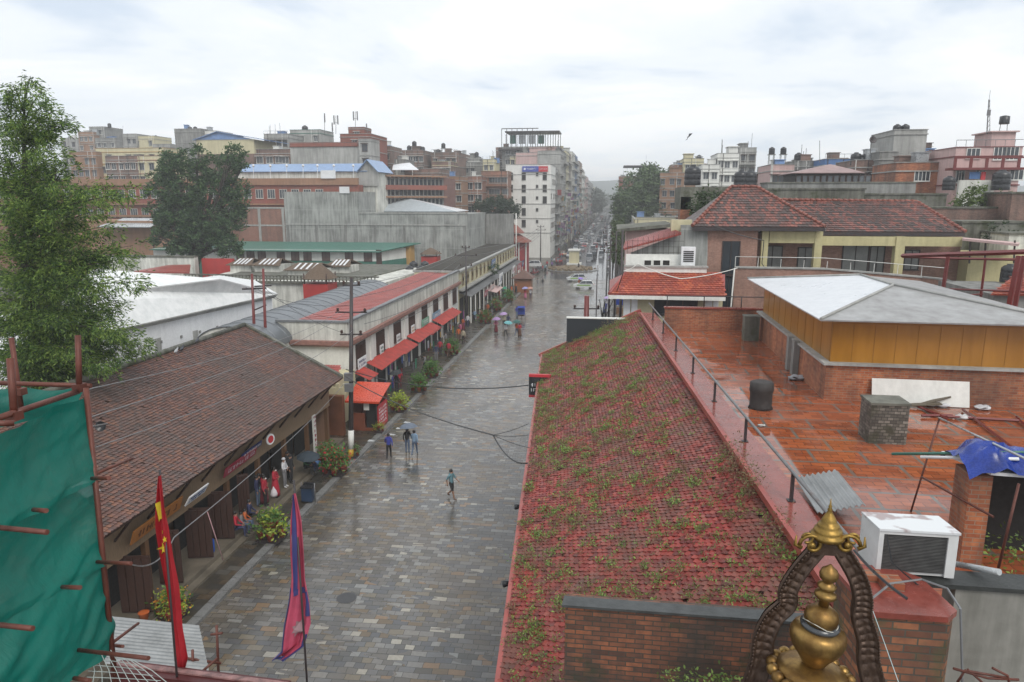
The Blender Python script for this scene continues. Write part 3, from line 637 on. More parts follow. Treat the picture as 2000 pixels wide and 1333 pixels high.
for (px, py, hh) in ((1150, 690, .5), (1100, 655, .5), (1180, 640, .8), (1140, 660, .7), (1200, 640, .6), (1440, 950, .9), (1425, 965, .8), (1500, 1010, .8), (1470, 1010, .6), (1510, 985, .7), (1535, 1105, .8), (1465, 925, .5), (1400, 990, .6)):
    g = G(px, py + 14, 9.0 if px > 1300 else 8.6); uu = (g - V((RO.x, RO.y, 0))).dot(RU); vv = (g - V((RO.x, RO.y, 0))).dot(RV); uu = min(5.6, max(.2, uu)); p = surf(uu, min(30.6, vv))
    leaves(m, [tuple(p + V((0, 0, hh * .2))), tuple(p + V((.1, .1, hh * .35)))], 130, .085, (.3, .3, hh * .6), -.6, .3, rs2)
tag(m.build('roof_dry_weeds', M['weed_dry'], uv=False), 'reddish brown dry weeds sprouting on the red tile roof', 'weeds', kind='stuff')
# parapet ledge between tiles and terrace, railing
n = NT('wet_red_floor'); bc, bf = n.brick(n.uv, .46, .23, .011, .5)
cellc, cellf = n.brick(n.map(n.uv, (1, 1, 1), (.6, .3, 0)), 1.35, .95, .05, .5)
c = n.mix(bc, (.22, .055, .022), (.38, .105, .04)); c = n.mix(n.math('MULTIPLY', bf, .75), c, (.1, .04, .025)); c = n.mix(n.ramp(n.noise(n.pos, 1.1, 6, .65), [(.5, 0), (.75, .6)]), c, (.1, .045, .03))
c = n.mix(n.math('MULTIPLY', cellf, n.ramp(n.noise(n.pos, 1.7, 3), [(.3, .45), (.55, 1)])), c, (.13, .125, .11))
pud = n.ramp(n.noise(n.pos, .36, 4, .55), [(.42, 0), (.5, 1)])
n.out(c, n.math('SUBTRACT', .34, n.math('MULTIPLY', pud, .29)), n.bump(n.math('MULTIPLY', n.math('SUBTRACT', n.math('MULTIPLY', n.noise(n.pos, 3, 4), .6), n.math('MULTIPLY', bf, .5)), n.math('SUBTRACT', 1.05, pud)), .3, .012), 0, .5); M['terrace'] = n.m
M['redlac'] = P('wet_red_cement', (.24, .06, .045), .22, .4, 1.4, 0, .2, 8)
tt = thing('roof_terrace', 'wet red brick-paved roof terrace with a painted parapet ledge', 'roof terrace', RF(12, 12, 0))
m = MB(); m.prism([tuple(RF(6.6, -1.2, 0))[:2], (26, 12), (26, 39), tuple(RF(6.6, 27, 0))[:2]], 6, 9.75); m.build('floor', M['terrace'], tt)
m = MB(); m.prism([tuple(RF(u, v, 0))[:2] for u, v in ((5.8, -4.5), (6.58, -4.5), (6.58, 29.2), (5.8, 29.2))], 6, 9.98); m.build('parapet', M['redlac'], tt)
m = MB(); m.prism([tuple(RF(u, v, 0))[:2] for u, v in ((5.72, -4.5), (5.84, -4.5), (5.84, 29.2), (5.72, 29.2))], 9.84, 9.995); m.build('ledge_edge', M['tin_red'], tt)
RP = [G(*q, 9.99) for q in ((1275, 625), (1295, 651), (1320, 685), (1353, 729), (1395, 784), (1455, 862), (1545, 978))]
rt = thing('railing', 'grey pipe railing on short posts along the red parapet ledge', 'railing', RP[3])
for p in RP:
    m = MB(); m.box(p.x - .035, p.y - .035, p.z - .01, p.x + .035, p.y + .035, p.z + .63); m.box(p.x - .08, p.y - .08, p.z - .008, p.x + .08, p.y + .08, p.z + .012); m.build('post', M['steel_dark'], rt)
rd_ = (RP[-1] - RP[0]).normalized(); m = MB(); a, b = RP[0] - rd_ * 1.9 + V((0, 0, .65)), RP[-1] + rd_ * 4.9 + V((0, 0, .65)); m.path([a, b], .038, 8); m.build('rail', M['steel'], rt)
# end parapet wall with cap and rail
ew = thing('brick_parapet', 'low orange brick parapet with red cap at the far end of the terrace', 'wall', RF(11, 25, 9.75))
m = MB(); A_ = RF(6.6, 25.1, 0); B_ = V((26, 38.6, 0)); dd = (B_ - A_).normalized(); m.prism([tuple(A_)[:2], tuple(B_)[:2], tuple(B_ + V((0, .25, 0)))[:2], tuple(A_ + V((0, .25, 0)))[:2]], 9.6, 10.85); m.build('wall', M['brick_orange'], ew)
m = MB(); m.prism([tuple(A_ + V((-.05, -.06, 0)))[:2], tuple(B_ + V((0, -.06, 0)))[:2], tuple(B_ + V((0, .32, 0)))[:2], tuple(A_ + V((-.05, .32, 0)))[:2]], 10.853, 10.93); m.build('cap', M['redlac'], ew)
m = MB(); m.tube(A_ + V((0, .12, 11.5)), A_ + dd * 8 + V((0, .12, 11.5)), .03, n=6)
for k in range(5): m.tube(A_ + dd * (k * 1.9 + .1) + V((0, .12, 10.9)), A_ + dd * (k * 1.9 + .1) + V((0, .12, 11.5)), .03, n=6)
m.build('rail', M['steel_dark'], ew)
# ---------------------------------------------------------------- yellow box with hipped tin roof
bx = thing('skylight_house', 'mustard yellow panelled skylight box under a white and grey hipped sheet roof', 'roof house', (10.6, 30.5, 9.75))
W0 = [(7.35, 24.95), (14.4, 24.75), (14.4, 36.4), (7.35, 36.4)]
m = MB(); m.prism(W0, 9.7, 10.98); m.build('brick_base', M['brick_orange'], bx)
m = MB(); m.prism([(7.23, 24.83), (14.5, 24.63), (14.5, 36.5), (7.23, 36.5)], 10.983, 11.06); m.build('sill', M['conc_light'], bx)
n = NT('mustard_panel'); c = n.mix(n.ramp(n.noise(n.map(n.pos, (2, 2, .4)), 1, 4), [(.35, 0), (.7, 1)]), (.3, .132, .014), (.4, .185, .026)); M['mustard'] = n.out(c, .28, n.bump(n.noise(n.pos, 3, 2), .08, .02))
m = MB(); m.prism([(7.5, 25.1), (14.25, 24.9), (14.25, 36.25), (7.5, 36.25)], 11.06, 12.62); m.build('panel', M['mustard'], bx)
M['must_d'] = P('mustard_dark', (.3, .135, .014), .5, .2)
for k in range(11): x = 7.5 + 6.75 * k / 10; yy = 25.1 - .2 * k / 10; m = MB(); m.box(x - .008, yy - .01, 11.063, x + .008, yy + .02, 12.6); m.build('cover_strip', M['must_d'], bx)
for k in range(11): yy = 25.2 + 1.1 * k; m = MB(); m.box(7.49, yy - .008, 11.063, 7.52, yy + .008, 12.6); m.build('cover_strip', M['must_d'], bx)
m = MB(); m.obox((10.87, 24.985, 12.42), (3.4, -.1, 0), (0, .02, 0), (0, 0, .03)); m.build('top_strip', M['must_d'], bx)
c4 = [V((6.9, 24.45, 12.6)), V((14.9, 24.25, 12.6)), V((14.9, 37, 12.6)), V((6.8, 37, 12.6))]; a1, a2 = V((10.62, 28.7, 13.3)), V((10.62, 32.4, 13.3))
M['sheet_grey'] = plaster('wet_grey_sheet', (.24, .235, .23), (.42, .43, .43), .6, .45, .5); M['sheet_white'] = plaster('white_sheet', (.66, .68, .7), (.42, .45, .48), .35, .4, .8)
for pts, mt in (([c4[3], c4[0], a1, a2], 'sheet_white'), ([c4[0], c4[1], a1], 'sheet_grey'), ([c4[1], c4[2], a2, a1], 'sheet_grey'), ([c4[2], c4[3], a2], 'sheet_grey')):
    m = MB(); m.slab(pts, .05, (0, 0, 1)); m.build('roof', M[mt], bx)
m = MB()
for p, q in ((c4[0], a1), (c4[1], a1), (c4[3], a2), (a1, a2)): m.tube(p + V((0, 0, .03)), q + V((0, 0, .03)), .05, n=6)
m.build('ridge_cap', M['conc_light'], bx)
m = MB(); m.box(7.12, 28.4, 9.7, 7.34, 28.75, 11.1); m.box(7.12, 29.3, 9.7, 7.34, 29.6, 11.1); m.build('pier', M['conc'], bx)
tag(MB().slab([(D(1703, 786, 24.6).x, 24.6, 9.77), (D(1895, 786, 24.5).x, 24.5, 9.77), (D(1895, 786, 24.5).x, 24.7, 10.6), (D(1703, 786, 24.6).x, 24.8, 10.6)], .03).build('board', M['white']), 'long white board leaning against the brick base of the yellow box', 'board')
# chimneys and stumps
p = G(1485, 797, 9.75); m = MB(); m.smooth = True; m.lathe(p, [(.4, 0), (.36, .08), (.36, .5), (.39, .62), (.38, .86), (.3, .9)], 12); tag(m.build('roof_stump', P('burnt_wood', (.035, .03, .028), .7, .5, 6, 0, .9, 12)), 'dark charred round stump standing on the wet terrace', 'stump')
def chim(px, py, w_, d_, h_, mt, label, cap=True):
    p = G(px, py, 9.75); t = thing('chimney', label, 'chimney', p, None); m = MB(); m.box(p.x - w_ / 2, p.y, p.z, p.x + w_ / 2, p.y + d_, p.z + h_); m.build('shaft', mt, t)
    m = MB(); m.box(p.x - w_ / 2 - .03, p.y - .03, p.z + h_ + .002, p.x + w_ / 2 + .03, p.y + d_ + .03, p.z + h_ + .07); m.build('cap', M['conc_moss'], t)
M['chim'] = brickm('sooty_brick', (.1, .09, .075), (.36, .33, .28), mortar=(.035, .033, .03), bw=.16, rh=.09, dirt=.5, moss=(.05, .05, .03), bump=.9)
chim(1732, 868, 1.0, .85, 1.12, M['chim'], 'square weathered brick chimney in the middle of the red terrace'); chim(1467, 667, .7, .6, 1.15, M['conc_moss'], 'small mossy grey chimney beside the far brick parapet')
# leaning corrugated sheet
o = MB(); a, b, c = G(1545, 925, 9.9), G(1660, 940, 9.85), G(1600, 1000, 10.0); corr(o, G(1597, 1003, 10.06), G(1668, 990, 10.2) - G(1597, 1003, 10.06), G(1543, 918, 10.05) - G(1597, 1003, 10.06), 1.02, 2.0, .13, .035); tag(o.build('corrugated_sheet', P('worn_tin', (.3, .31, .31), .4, .4, 1.5, .5)), 'dented grey corrugated sheet leaning on the red parapet ledge', 'roofing sheet')
def bag(px, py, s, label, col, name='plastic_bag', cat='litter'):
    p = G(px, py, 9.76); m = MB()
    m.grid(lambda i, j: p + V((math.cos(2 * math.pi * i) * s * math.sin(math.pi * j) * 1.7, math.sin(2 * math.pi * i) * s * math.sin(math.pi * j), .01 + s * .6 * (1 - math.cos(math.pi * j)) * .6)) * 1 + V((noise.noise(V((i * 7, j * 5, px))) * s * .5,) * 3), 12, 7)
    tag(m.build(name, cloth(col)), label, cat)
bag(1842, 795, .14, 'white plastic bottle-shaped bag lying by the steel frames', (.6, .6, .62)); bag(1918, 800, .16, 'crumpled white bag on the wet red terrace', (.62, .62, .64)); bag(1880, 818, .14, 'torn clear white wrapper lying nearest on the terrace', (.6, .6, .6)); bag(1968, 792, .16, 'white bag at the foot of the brick base, far right', (.65, .65, .66))
bag(1487, 833, .07, 'small pale scrap beside the charred stump', (.5, .5, .48)); bag(1556, 742, .2, 'grey and white rubbish heap by the corner of the yellow box', (.35, .36, .38)); bag(1492, 652, .2, 'crumpled blue tarp beside the small grey chimney', (.02, .12, .45), 'blue_tarp')
p = G(1845, 790, 9.76); tag(MB().lathe(p, [(.1, 0), (.14, .25), (.15, .26), (.12, .05)], 12).build('bucket', cloth((.6, .03, .2))), 'small bright pink bucket by the white board', 'bucket')
m = MB(); a = G(1760, 790, 9.78); m.obox(a + V((.5, -.3, .1)), (.6, 0, .05), (0, .12, 0), (0, 0, .02)); m.obox(a + V((1.0, -.1, .2)), (.5, .15, .12), (0, .1, 0), (0, 0, .02)); tag(m.build('plank_pile', M['woodg']), 'grey weathered planks heaped in front of the white board', 'planks')
fr = thing('steel_frame', 'maroon steel frames lying flat on the wet terrace', 'steel frame', G(1900, 830, 9.76))
for k, (q0, q1) in enumerate((((1792, 794), (1850, 818)), ((1850, 814), (1990, 822)), ((1800, 812), (1860, 812)), ((1880, 800), (2010, 900)), ((1985, 815), (2010, 838)))):
    m = MB(); m.path([G(*q0, 9.82), G(*q1, 9.82)], .045, 4); m.build('bar', M['maroon'], fr)
# pipe frame beside the hut
fr = thing('pipe_trestle', 'rusty thin pipe frame standing in front of the brick hut', 'pipe frame', G(1790, 1005, 9.76))
Z0 = D(1835, 817, 16.2); q = [Z0, D(2010, 900, 12.5)]
m = MB(); m.path(q, .022, 6); m.build('top_pipe', M['tin'], fr)
for a, b in ((Z0, G(1779, 1000, 9.76)), (D(1906, 852, 14.8), G(1862, 1020, 9.76)), (D(1800, 932, 14.6), D(1940, 1010, 12.6)), (D(1990, 945, 12.2), D(1950, 1110, 12.0))):
    m = MB(); m.path([a, b], .022, 6); m.build('pipe', M['rust'], fr)
# brick hut
ht = thing('brick_hut', 'small orange brick hut with dark doorway on the right of the terrace', 'hut', (9.7, 13.4, 9.75))
xl, xr, xe = D(1882, 1000, 13.4).x, D(1925, 1000, 13.4).x, 13.
zt = D(1890, 925, 13.4).z
m = MB(); m.box(xl, 13.3, 9.7, xr, 13.9, zt); m.box(xr, 14.26, 9.7, xe, 14.4, zt - .05); m.build('wall', M['brick_orange'], ht)
m = MB(); m.box(xr + .02, 14.2, 9.7, xe, 14.25, zt - .02); m.build('door', M['dark'], ht)  # dark sheet painted for the shade inside the open doorway, no door leaf
m = MB(); m.slab([(xr - .1, 13.2, zt + .12), (xe, 13.0, zt - .02), (xe, 14.3, zt), (xl - .1, 14.3, zt + .1)], .06, (0, 0, 1)); m.build('roof', M['tin_white'], ht)
m = MB()
def tarp(i, j): return V((xl - .12 + 2.6 * i, 13.1 + 1.2 * j, zt + .2 + .1 * math.sin(5 * i + 2) + .16 * noise.noise(V((i * 9, j * 6, 1))) + .05 * math.sin(31 * i + 9 * j) + .28 * math.sin(math.pi * j) - (.3 * (1 - i * 6) if i < .16 else 0)))
m.grid(lambda i, j: tarp(i * 1.3, j), 34, 12); M['tarp'] = P('blue_tarp_plastic', (.008, .035, .26), .28, .5, 3, 0, .6, 6); tag(m.build('tarpaulin', M['tarp']), 'bright blue tarpaulin bunched on the brick hut roof', 'tarpaulin')
for k, (a, b, mt, lb) in enumerate((((1742, 887, 14.6), (2000, 884, 13.4), 'tin_green', 'long green pipe laid across the hut roof'), ((1798, 893, 14.2), (1990, 897, 13.3), 'white_clean', 'long white plastic pipe laid across the hut roof'))):
    m = MB(); m.path([D(*a), D(*b)], .03, 8); tag(m.build('pipe', M[mt]), lb, 'pipe')
m = MB(); g0 = G(1965, 1095, 9.8); leaves(m, [tuple(g0 + V((x, y, .1))) for x, y in ((-.5, 0), (0, .2), (.4, -.1), (-.2, -.4))], 70, .09, .45, -.3, .5); tag(m.build('shrub', M['weed'], uv=False), 'small green weeds growing by the dark hut doorway', 'plant')
# ---------------------------------------------------------------- brick walls and AC unit, nearest
w1 = thing('brick_wall', 'long old mossy brick wall with dark coping below the tile roof', 'wall', (1.4, 10, 8))
a, b = D(1104, 1180, 10.), D(1700, 1184, 10.)
m = MB(); m.prism([(a.x, 10), (b.x, 10), (b.x, 10.35), (a.x, 10.35)], 5, a.z - .03); m.build('wall', M['brick_old'], w1)
m = MB(); m.prism([(a.x - .05, 9.95), (b.x, 9.97), (b.x, 10.22), (a.x - .03, 10.22)], a.z - .03, a.z + .01); m.build('coping', P('black_coping', (.055, .06, .06), .5, .5, 5, 0, .6, 20), w1)
n = NT('coping_brick'); M['brick_near'] = brickm('near_brick', (.16, .05, .025), (.56, .2, .08), mortar=(.1, .09, .07), bw=.25, rh=.082, dirt=.6, moss=(.07, .075, .035), bump=1.)
w2 = thing('brick_pier', 'crumbling orange brick pier with a red cement cap below the air conditioner', 'pier', (3.2, 6.9, 9))
a, b = D(1706, 1195, 6.9), D(1872, 1190, 6.9); z1 = a.z
m = MB(); m.prism([(a.x, 6.9), (b.x - .06, 6.9), (b.x, 6.98), (b.x, 7.75), (a.x - .1, 7.75)], 6, z1 - .04); m.build('wall', M['brick_near'], w2)
m = MB(); m.prism([(a.x - .03, 6.86), (b.x - .1, 6.86), (b.x + .04, 7.0), (b.x - .05, 7.62), (b.x - .3, 7.85), (a.x - .15, 7.8)], z1 - .04, z1 + .02); m.build('cap', M['redlac'], w2)
m = MB(); m.box(b.x - .55, 7.3, z1 + .02, b.x - .34, 7.5, z1 + .1); m.box(b.x - .7, 7.45, z1 + .02, b.x - .5, 7.6, z1 + .09); m.build('loose_brick', M['brick_orange'], w2)
w3 = thing('plaster_wall', 'stained grey plaster wall with a mossy black top edge on the right', 'wall', (4.2, 7.6, 9)); c_ = D(1868, 1140, 7.7)
m = MB(); m.box(c_.x, 7.7, 6, 8, 7.98, c_.z - .05); m.build('wall', plaster('grey_plaster', (.36, .35, .32), (.1, .1, .085), .75, .85, .7), w3); m = MB(); m.box(c_.x - 1.1, 7.66, c_.z - .05, 8, 8.0, c_.z); m.build('top', P('black_moss', (.035, .038, .036), .6, .5, 4, 0, .6, 20), w3)
ac = thing('air_conditioner', 'white air conditioner outdoor unit with dark coil grille and rusty top', 'air conditioner', (3.3, 7.8, c_.z + .02))
o0 = D(1714, 1100, 7.75); x0 = D(1714, 1080, 7.75).x; x1 = D(1868, 1090, 7.75).x; z0 = c_.z + .03; z1a = D(1714, 1036, 7.75).z; dep = .42; sh = -.05
M['acwhite'] = plaster('ac_white_paint', (.66, .68, .68), (.3, .27, .24), .35, .4, 2.)
n = NT('ac_top'); c = n.mix(n.ramp(n.noise(n.pos, 3.2, 3, .5), [(.55, 0), (.62, .8)]), (.62, .64, .65), (.26, .18, .17)); M['actop'] = n.out(c, .22)
def acp(x, y): return (x + sh * y / dep, 7.75 + y)
fw = .1; m = MB()
m.prism([acp(x0, 0), acp(x0 + .05, 0), acp(x0 + .05, dep), acp(x0, dep)], z0, z1a); m.prism([acp(x1 - fw, 0), acp(x1, 0), acp(x1, dep), acp(x1 - fw, dep)], z0, z1a)
m.prism([acp(x0 + .05, .03), acp(x1 - fw, .03), acp(x1 - fw, dep), acp(x0 + .05, dep)], z0, z0 + .03); m.prism([acp(x0 + .05, 0), acp(x1 - fw, 0), acp(x1 - fw, .03), acp(x0 + .05, .03)], z1a - .04, z1a)
m.build('casing', M['acwhite'], ac)
m = MB(); m.prism([acp(x0 - .01, -.015), acp(x1 + .01, -.015), acp(x1 + .01, dep), acp(x0 - .01, dep)], z1a, z1a + .025); m.build('top_cover', M['actop'], ac)
m = MB(); m.prism([acp(x0 + .05, .04), acp(x1 - fw, .04), acp(x1 - fw, .3), acp(x0 + .05, .3)], z0 + .03, z1a - .04)
for k in range(26): z = z0 + .035 + (z1a - z0 - .09) * k / 25; m.prism([acp(x0 + .05, .015), acp(x1 - fw, .015), acp(x1 - fw, .04), acp(x0 + .05, .04)], z, z + .009)
m.build('coil_grille', P('coil', (.09, .09, .088), .5, .5, 8), ac)
wire('black cable hanging down the front of the air conditioner', [(x0 + .05, 7.7, z1a - .02), (x0 + .1, 7.6, z1a - .3), (x0 + .42, 7.4, z0 - .02)], .008, 0)
wire('thick black cable looping from the railing end to the brick pier', [D(1668, 1075, 7.6), D(1715, 1125, 7.2), D(1772, 1170, 6.95)], .016, .01)
wire('grey hose arched over the red pier cap', [D(1690, 1180, 7), D(1740, 1140, 7.3), D(1800, 1132, 7.4), D(1850, 1150, 7.2), D(1876, 1190, 6.85), D(1880, 1333, 6.8)], .012, -.0, mat=M['steel'])
m = MB(); m.path([D(1866, 1102, 8.2), D(1952, 1118, 7.7)], .035, 12); tag(m.build('drain_pipe', M['tin']), 'short grey drain pipe lying on the mossy wall top', 'pipe')
m = MB(); m.path([D(1755, 1333, 5.), D(1700, 1180, 5.5)], .003, 5); tag(m.build('string', P('string', (.4, .5, .5), .6)), 'thin pale green string running down past the brick pier', 'string')
fr = thing('reinforcing_rods', 'bent rusty reinforcing rods at the lower right corner', 'steel rods', D(1900, 1330, 6.5))
for pts in (((1870, 1333), (1885, 1310), (1970, 1325)), ((1890, 1308), (1915, 1330), (1925, 1340)), ((1938, 1305), (1968, 1320), (1972, 1340)), ((1862, 1306), (1930, 1325), (1990, 1328))):
    m = MB(); m.path([D(x, y, 6.4) for x, y in pts], .012, 6); m.build('rod', M['rust'], fr)
m = MB(); leaves(m, [tuple(D(x, y, 9.6)) for x, y in ((1310, 1325), (1335, 1332), (1370, 1328), (1400, 1330), (1425, 1332))], 60, .06, (.22, .2, .12), -.3, .5); tag(m.build('moss_clump', M['weed'], uv=False), 'bright green moss clump at the foot of the old brick wall', 'plant')
# ---------------------------------------------------------------- brass finial in its ornate frame
n = NT('aged_brass'); f = n.ramp(n.noise(n.pos, 7, 6, .6), [(.38, 0), (.62, 1)]); c = n.mix(f, (.17, .095, .03), (.34, .215, .07)); c = n.mix(n.ramp(n.noise(n.map(n.pos, (6, 6, 1)), 4, 4), [(.5, 0), (.75, .7)]), c, (.12, .07, .03)); M['brass'] = n.out(c, n.ramp(f, [(0, .5), (1, .34)]), n.bump(n.noise(n.pos, 22, 4), .15, .004), .85)
n = NT('dark_bronze'); f = n.noise(n.pos, 20, 4); M['bronze'] = n.out(n.mix(f, (.035, .02, .016), (.13, .085, .06)), .42, n.bump(n.noise(n.pos, 60, 3), .6, .006), .55)
gold = P('old_gold', (.3, .19, .05), .42, .6, 14, .8, .3, 40)
YG = 4.15; ct = D(1594, 1262, YG); ax = V((.075, .0, 1)).normalized()
gj = thing('brass_finial', 'brass vase-shaped roof finial ringed with round lotus beads', 'finial', ct - V((0, 0, .35)))
k_ = YG / 1440
def gz(py): return D(1600, py, YG).z - ct.z
def lath(name, prof, mt=M['brass'], n_=28): m = MB(); m.lathe(ct, prof, n_, ax); m.build(name, mt, gj)
lath('pot', [(.05, -.13), (.07, -.11), (.1, -.06), (.145, .0), (.163, .05), (.163, .085), (.15, .115), (.12, .13), (.05, .135)])
lath('base_plate', [(.1, -.2), (.2, -.19), (.205, -.17), (.16, -.145), (.1, -.13), (.06, -.12)]); lath('lower_lotus', [(.12, -.36), (.2, -.3), (.235, -.235), (.215, -.205), (.15, -.195)])
lath('neck_band', [(.11, .13), (.115, .15), (.07, .165)], P('dark_glaze', (.05, .055, .06), .2)); lath('upper_disc', [(.06, .15), (.095, .165), (.1, .2), (.09, .235), (.06, .26), (.035, .275)])
lath('spindle', [(.03, .27), (.03, .31), (.05, .325), (.065, .34), (.06, .36), (.035, .375), (.05, .39), (.055, .41), (.03, .43), (.02, .44)]); lath('ball', [(.015, .43), (.03, .435), (.05, .455), (.055, .48), (.045, .51), (.02, .53), (.006, .545)])
q = V((0, 0, 1)).rotation_difference(ax).to_matrix()
for k in range(18):
    an = 2 * math.pi * k / 18; m = MB(); m.ball(ct + q @ V((.228 * math.cos(an), .228 * math.sin(an), -.2)), .04, 12, 1.); m.build('bead', M['brass'], gj)
wire('thin cord tied round the neck of the brass finial', [ct + q @ V((.1 * math.cos(t), .1 * math.sin(t), .17 + .02 * math.sin(2 * t))) for t in [k * .6 for k in range(12)]], .003, 0, mat=P('cord', (.5, .48, .42), .7))
af = thing('ornate_arch', 'dark embossed metal arch with scroll ends framing the brass finial', 'ornament', ct + V((0, .1, -.5)))
YA = 4.3
def band(pts, wid):
    m = MB(); P3 = [D(x, y, YA) for x, y in pts]
    # smooth catmull-rom
    def cat(t):
        i = min(len(P3) - 2, int(t * (len(P3) - 1))); f = t * (len(P3) - 1) - i; p0 = P3[max(0, i - 1)]; p1 = P3[i]; p2 = P3[i + 1]; p3 = P3[min(len(P3) - 1, i + 2)]
        return .5 * ((2 * p1) + (p2 - p0) * f + (2 * p0 - 5 * p1 + 4 * p2 - p3) * f * f + (3 * p1 - p0 - 3 * p2 + p3) * f ** 3)
    N_ = 70; W_ = 12
    def fn(i, j):
        p = cat(i); t = (cat(min(1, i + .01)) - cat(max(0, i - .01))).normalized(); s = t.cross(V((0, -1, 0))).normalized(); o = (j - .5) * wid * (1 + .5 * i)
        bumpy = .012 * abs(math.sin(i * 60)) * abs(math.sin(j * math.pi * 2)) if .12 < j < .88 else .022
        return p + s * o + V((0, -.02 - bumpy, 0))
    m.grid(fn, N_ * 3, W_); m.grid(lambda i, j: fn(1 - i, j) * 1 + V((0, .06, 0)), N_ * 3, W_)
    for e in (0, 1): m.path([fn(i / N_, e) + V((0, .02, 0)) for i in range(N_ + 1)], .012, 6)
    m.build('band', M['bronze'], af)
    m = MB(); s_ = -1 if wid < 0 else 1
    for i in range(46): m.ball(fn(i / 46, 1) + V((0, -.01, 0)), .007, 6)
    m.build('bead_edge', M['bronze'], af)
band([(1596, 1070), (1560, 1112), (1538, 1150), (1535, 1178), (1508, 1205), (1490, 1245), (1484, 1290), (1462, 1360)], .085)
band([(1640, 1070), (1672, 1125), (1682, 1165), (1680, 1200), (1692, 1245), (1694, 1290), (1712, 1365)], -.085)
m = MB(); p0 = D(1616, 1062, YA); m.obox(p0 + V((0, 0, .0)), (.1, 0, 0), (0, .04, 0), (0, 0, .06)); m.build('bridge', M['bronze'], af)
for sgn, cx in ((-1, 1582), (1, 1650)):
    m = MB(); c0 = D(cx, 1058, YA) + V((0, -.05, 0))
    m.path([c0 + V((sgn * math.cos(t) * (.075 - .009 * t), 0, math.sin(t) * (.075 - .009 * t))) for t in [k * .3 for k in range(26)]], .012, 7)
    m.path([c0 + V((sgn * (.03 + .03 * math.cos(t)), 0, .045 + .03 * math.sin(t))) for t in [k * .4 for k in range(14)]], .009, 6)
    m.ball(c0, .022, 10); m.path([c0 + V((sgn * .06, 0, -.02)), c0 + V((sgn * .1, 0, 0)), c0 + V((sgn * .095, 0, .06))], [.014, .012, .004], 6); m.build('scroll', gold, af)
sp = D(1616, 1052, YA); m = MB(); m.lathe(sp, [(.09, 0), (.1, .015), (.098, .03), (.082, .035), (.084, .05), (.08, .065), (.066, .07), (.066, .085), (.06, .098), (.046, .103), (.045, .12), (.035, .14), (.02, .165), (.012, .18), (.016, .19), (.008, .2), (.012, .21), (.006, .22), (.002, .26)], 20); m.build('spire', gold, af)
# ================================================================== OLD TILED ARCADE, left foreground
ob_ = thing('tiled_arcade', 'long old arcade with brown clay-tile roof and dark wooden shop doors', 'building', (-20, 30, 0))
EA, EB = V((-17.35, 10, 4.85)), V((-17.5, 44.4, 4.8)); RA, RB = V((-24.2, 10, 8.2)), V((-24.5, 45.0, 8.05))
EU = (EB - EA).normalized(); L_ = (EB - EA).length; SN = ((RA + RB) / 2 - (EA + EB) / 2); SN = (SN - EU * SN.dot(EU)); SL = SN.length; SN.normalize()
M['brown_tile'] = tilem('brown_clay_tile', [(.16, .085, .068), (.2, .1, .075), (.135, .08, .068), (.24, .115, .075), (.155, .1, .09), (.11, .078, .07), (.18, .092, .075)], .55, (.1, .088, .08), .65, .3)
m = MB()
for k in range(12): a, b, c_, d = EA.lerp(EB, k / 12), EA.lerp(EB, (k + 1) / 12), RA.lerp(RB, (k + 1) / 12), RA.lerp(RB, k / 12); m.slab([a, b, c_, d], .12, (0, 0, 1))
RC = [V((-31.5, 10, 5.0)), V((-31.5, 45, 5.0))]; m.slab([RA, RB, RC[1], RC[0]], .12, (0, 0, 1)); m.build('roof_deck', M['woodd'], ob_)
# warmer tiles near, greyer far, as laid
dN, dF = RA - (EA + SN * SL), RB - (EB + SN * SL); m = MB(); tiles(m, EA + V((0, 0, .01)), EU, SN, L_, SL, .16, .165, .042, .12, None, .014)
def twist(p): p = V(p); u, v = (p - EA).dot(EU) / L_, (p - EA).dot(SN) / SL; return tuple(p + (dN * (1 - u) + dF * u) * v)
m.v = [twist(p) for p in m.v]; m.build('roof', M['brown_tile'], ob_)
m = MB(); m.tube(RA + V((0, 0, .08)), RB + V((0, 0, .08)), .16, n=8); m.obox((EB + RB) / 2 + V((0, .02, .06)), (RB - EB) / 2, V((0, .14, 0)), V((0, 0, .12))); m.build('ridge', M['conc_moss'], ob_)
WX0, WX1 = -18.5, -18.6   # wall line (near, far)
def wl(y, off=0.): return WX0 + (WX1 - WX0) * (y - 10) / 35 + off
m = MB(); m.prism([(wl(10, -1.2), 10), (wl(44.4, -1.2), 44.4), (-30, 44.4), (-30, 10)], 0, 4.9); m.prism([(wl(43.9), 43.9), (wl(44.4), 44.4), (-20.9, 44.4), (-20.9, 43.9)], 0, 4.9); m.build('wall', M['brown_wall'], ob_)
m = MB(); m.prism([(wl(10, .1), 10), (wl(44.4, .1), 44.4), (wl(44.4, -.15), 44.4), (wl(10, -.15), 10)], 2.85, 4.3); m.build('beam', wood('tan_beam', (.26, .18, .11)), ob_)
for k in range(11): y = 12 + k * 3.2; x = wl(y); m = MB(); m.box(x - .12, y - .12, .45, x + .1, y + .12, 2.85); m.build('post', M['woodb'], ob_)
for k in range(17):   # slanting eave struts
    y = 11 + k * 2.0; x = wl(y, .1); m = MB(); m.path([(x, y, 3.7), (x + .85, y, 4.72)], .05, 4); m.build('strut', M['woodd'], ob_)
m = MB(); m.prism([(-17.35, 10), (-17.75, 44.8), (-20.9, 44.8), (-20.9, 10)], 0, .45); m.build('plinth', P('plinth_stone', (.17, .145, .11), .4, .45, 1.2, 0, .4, 10), ob_)
m = MB(); m.prism([(-16.95, 10), (-17.45, 44.8), (-17.75, 44.8), (-17.35, 10)], 0, .24); m.build('step', P('plinth_stone', (.17, .145, .11)), ob_)
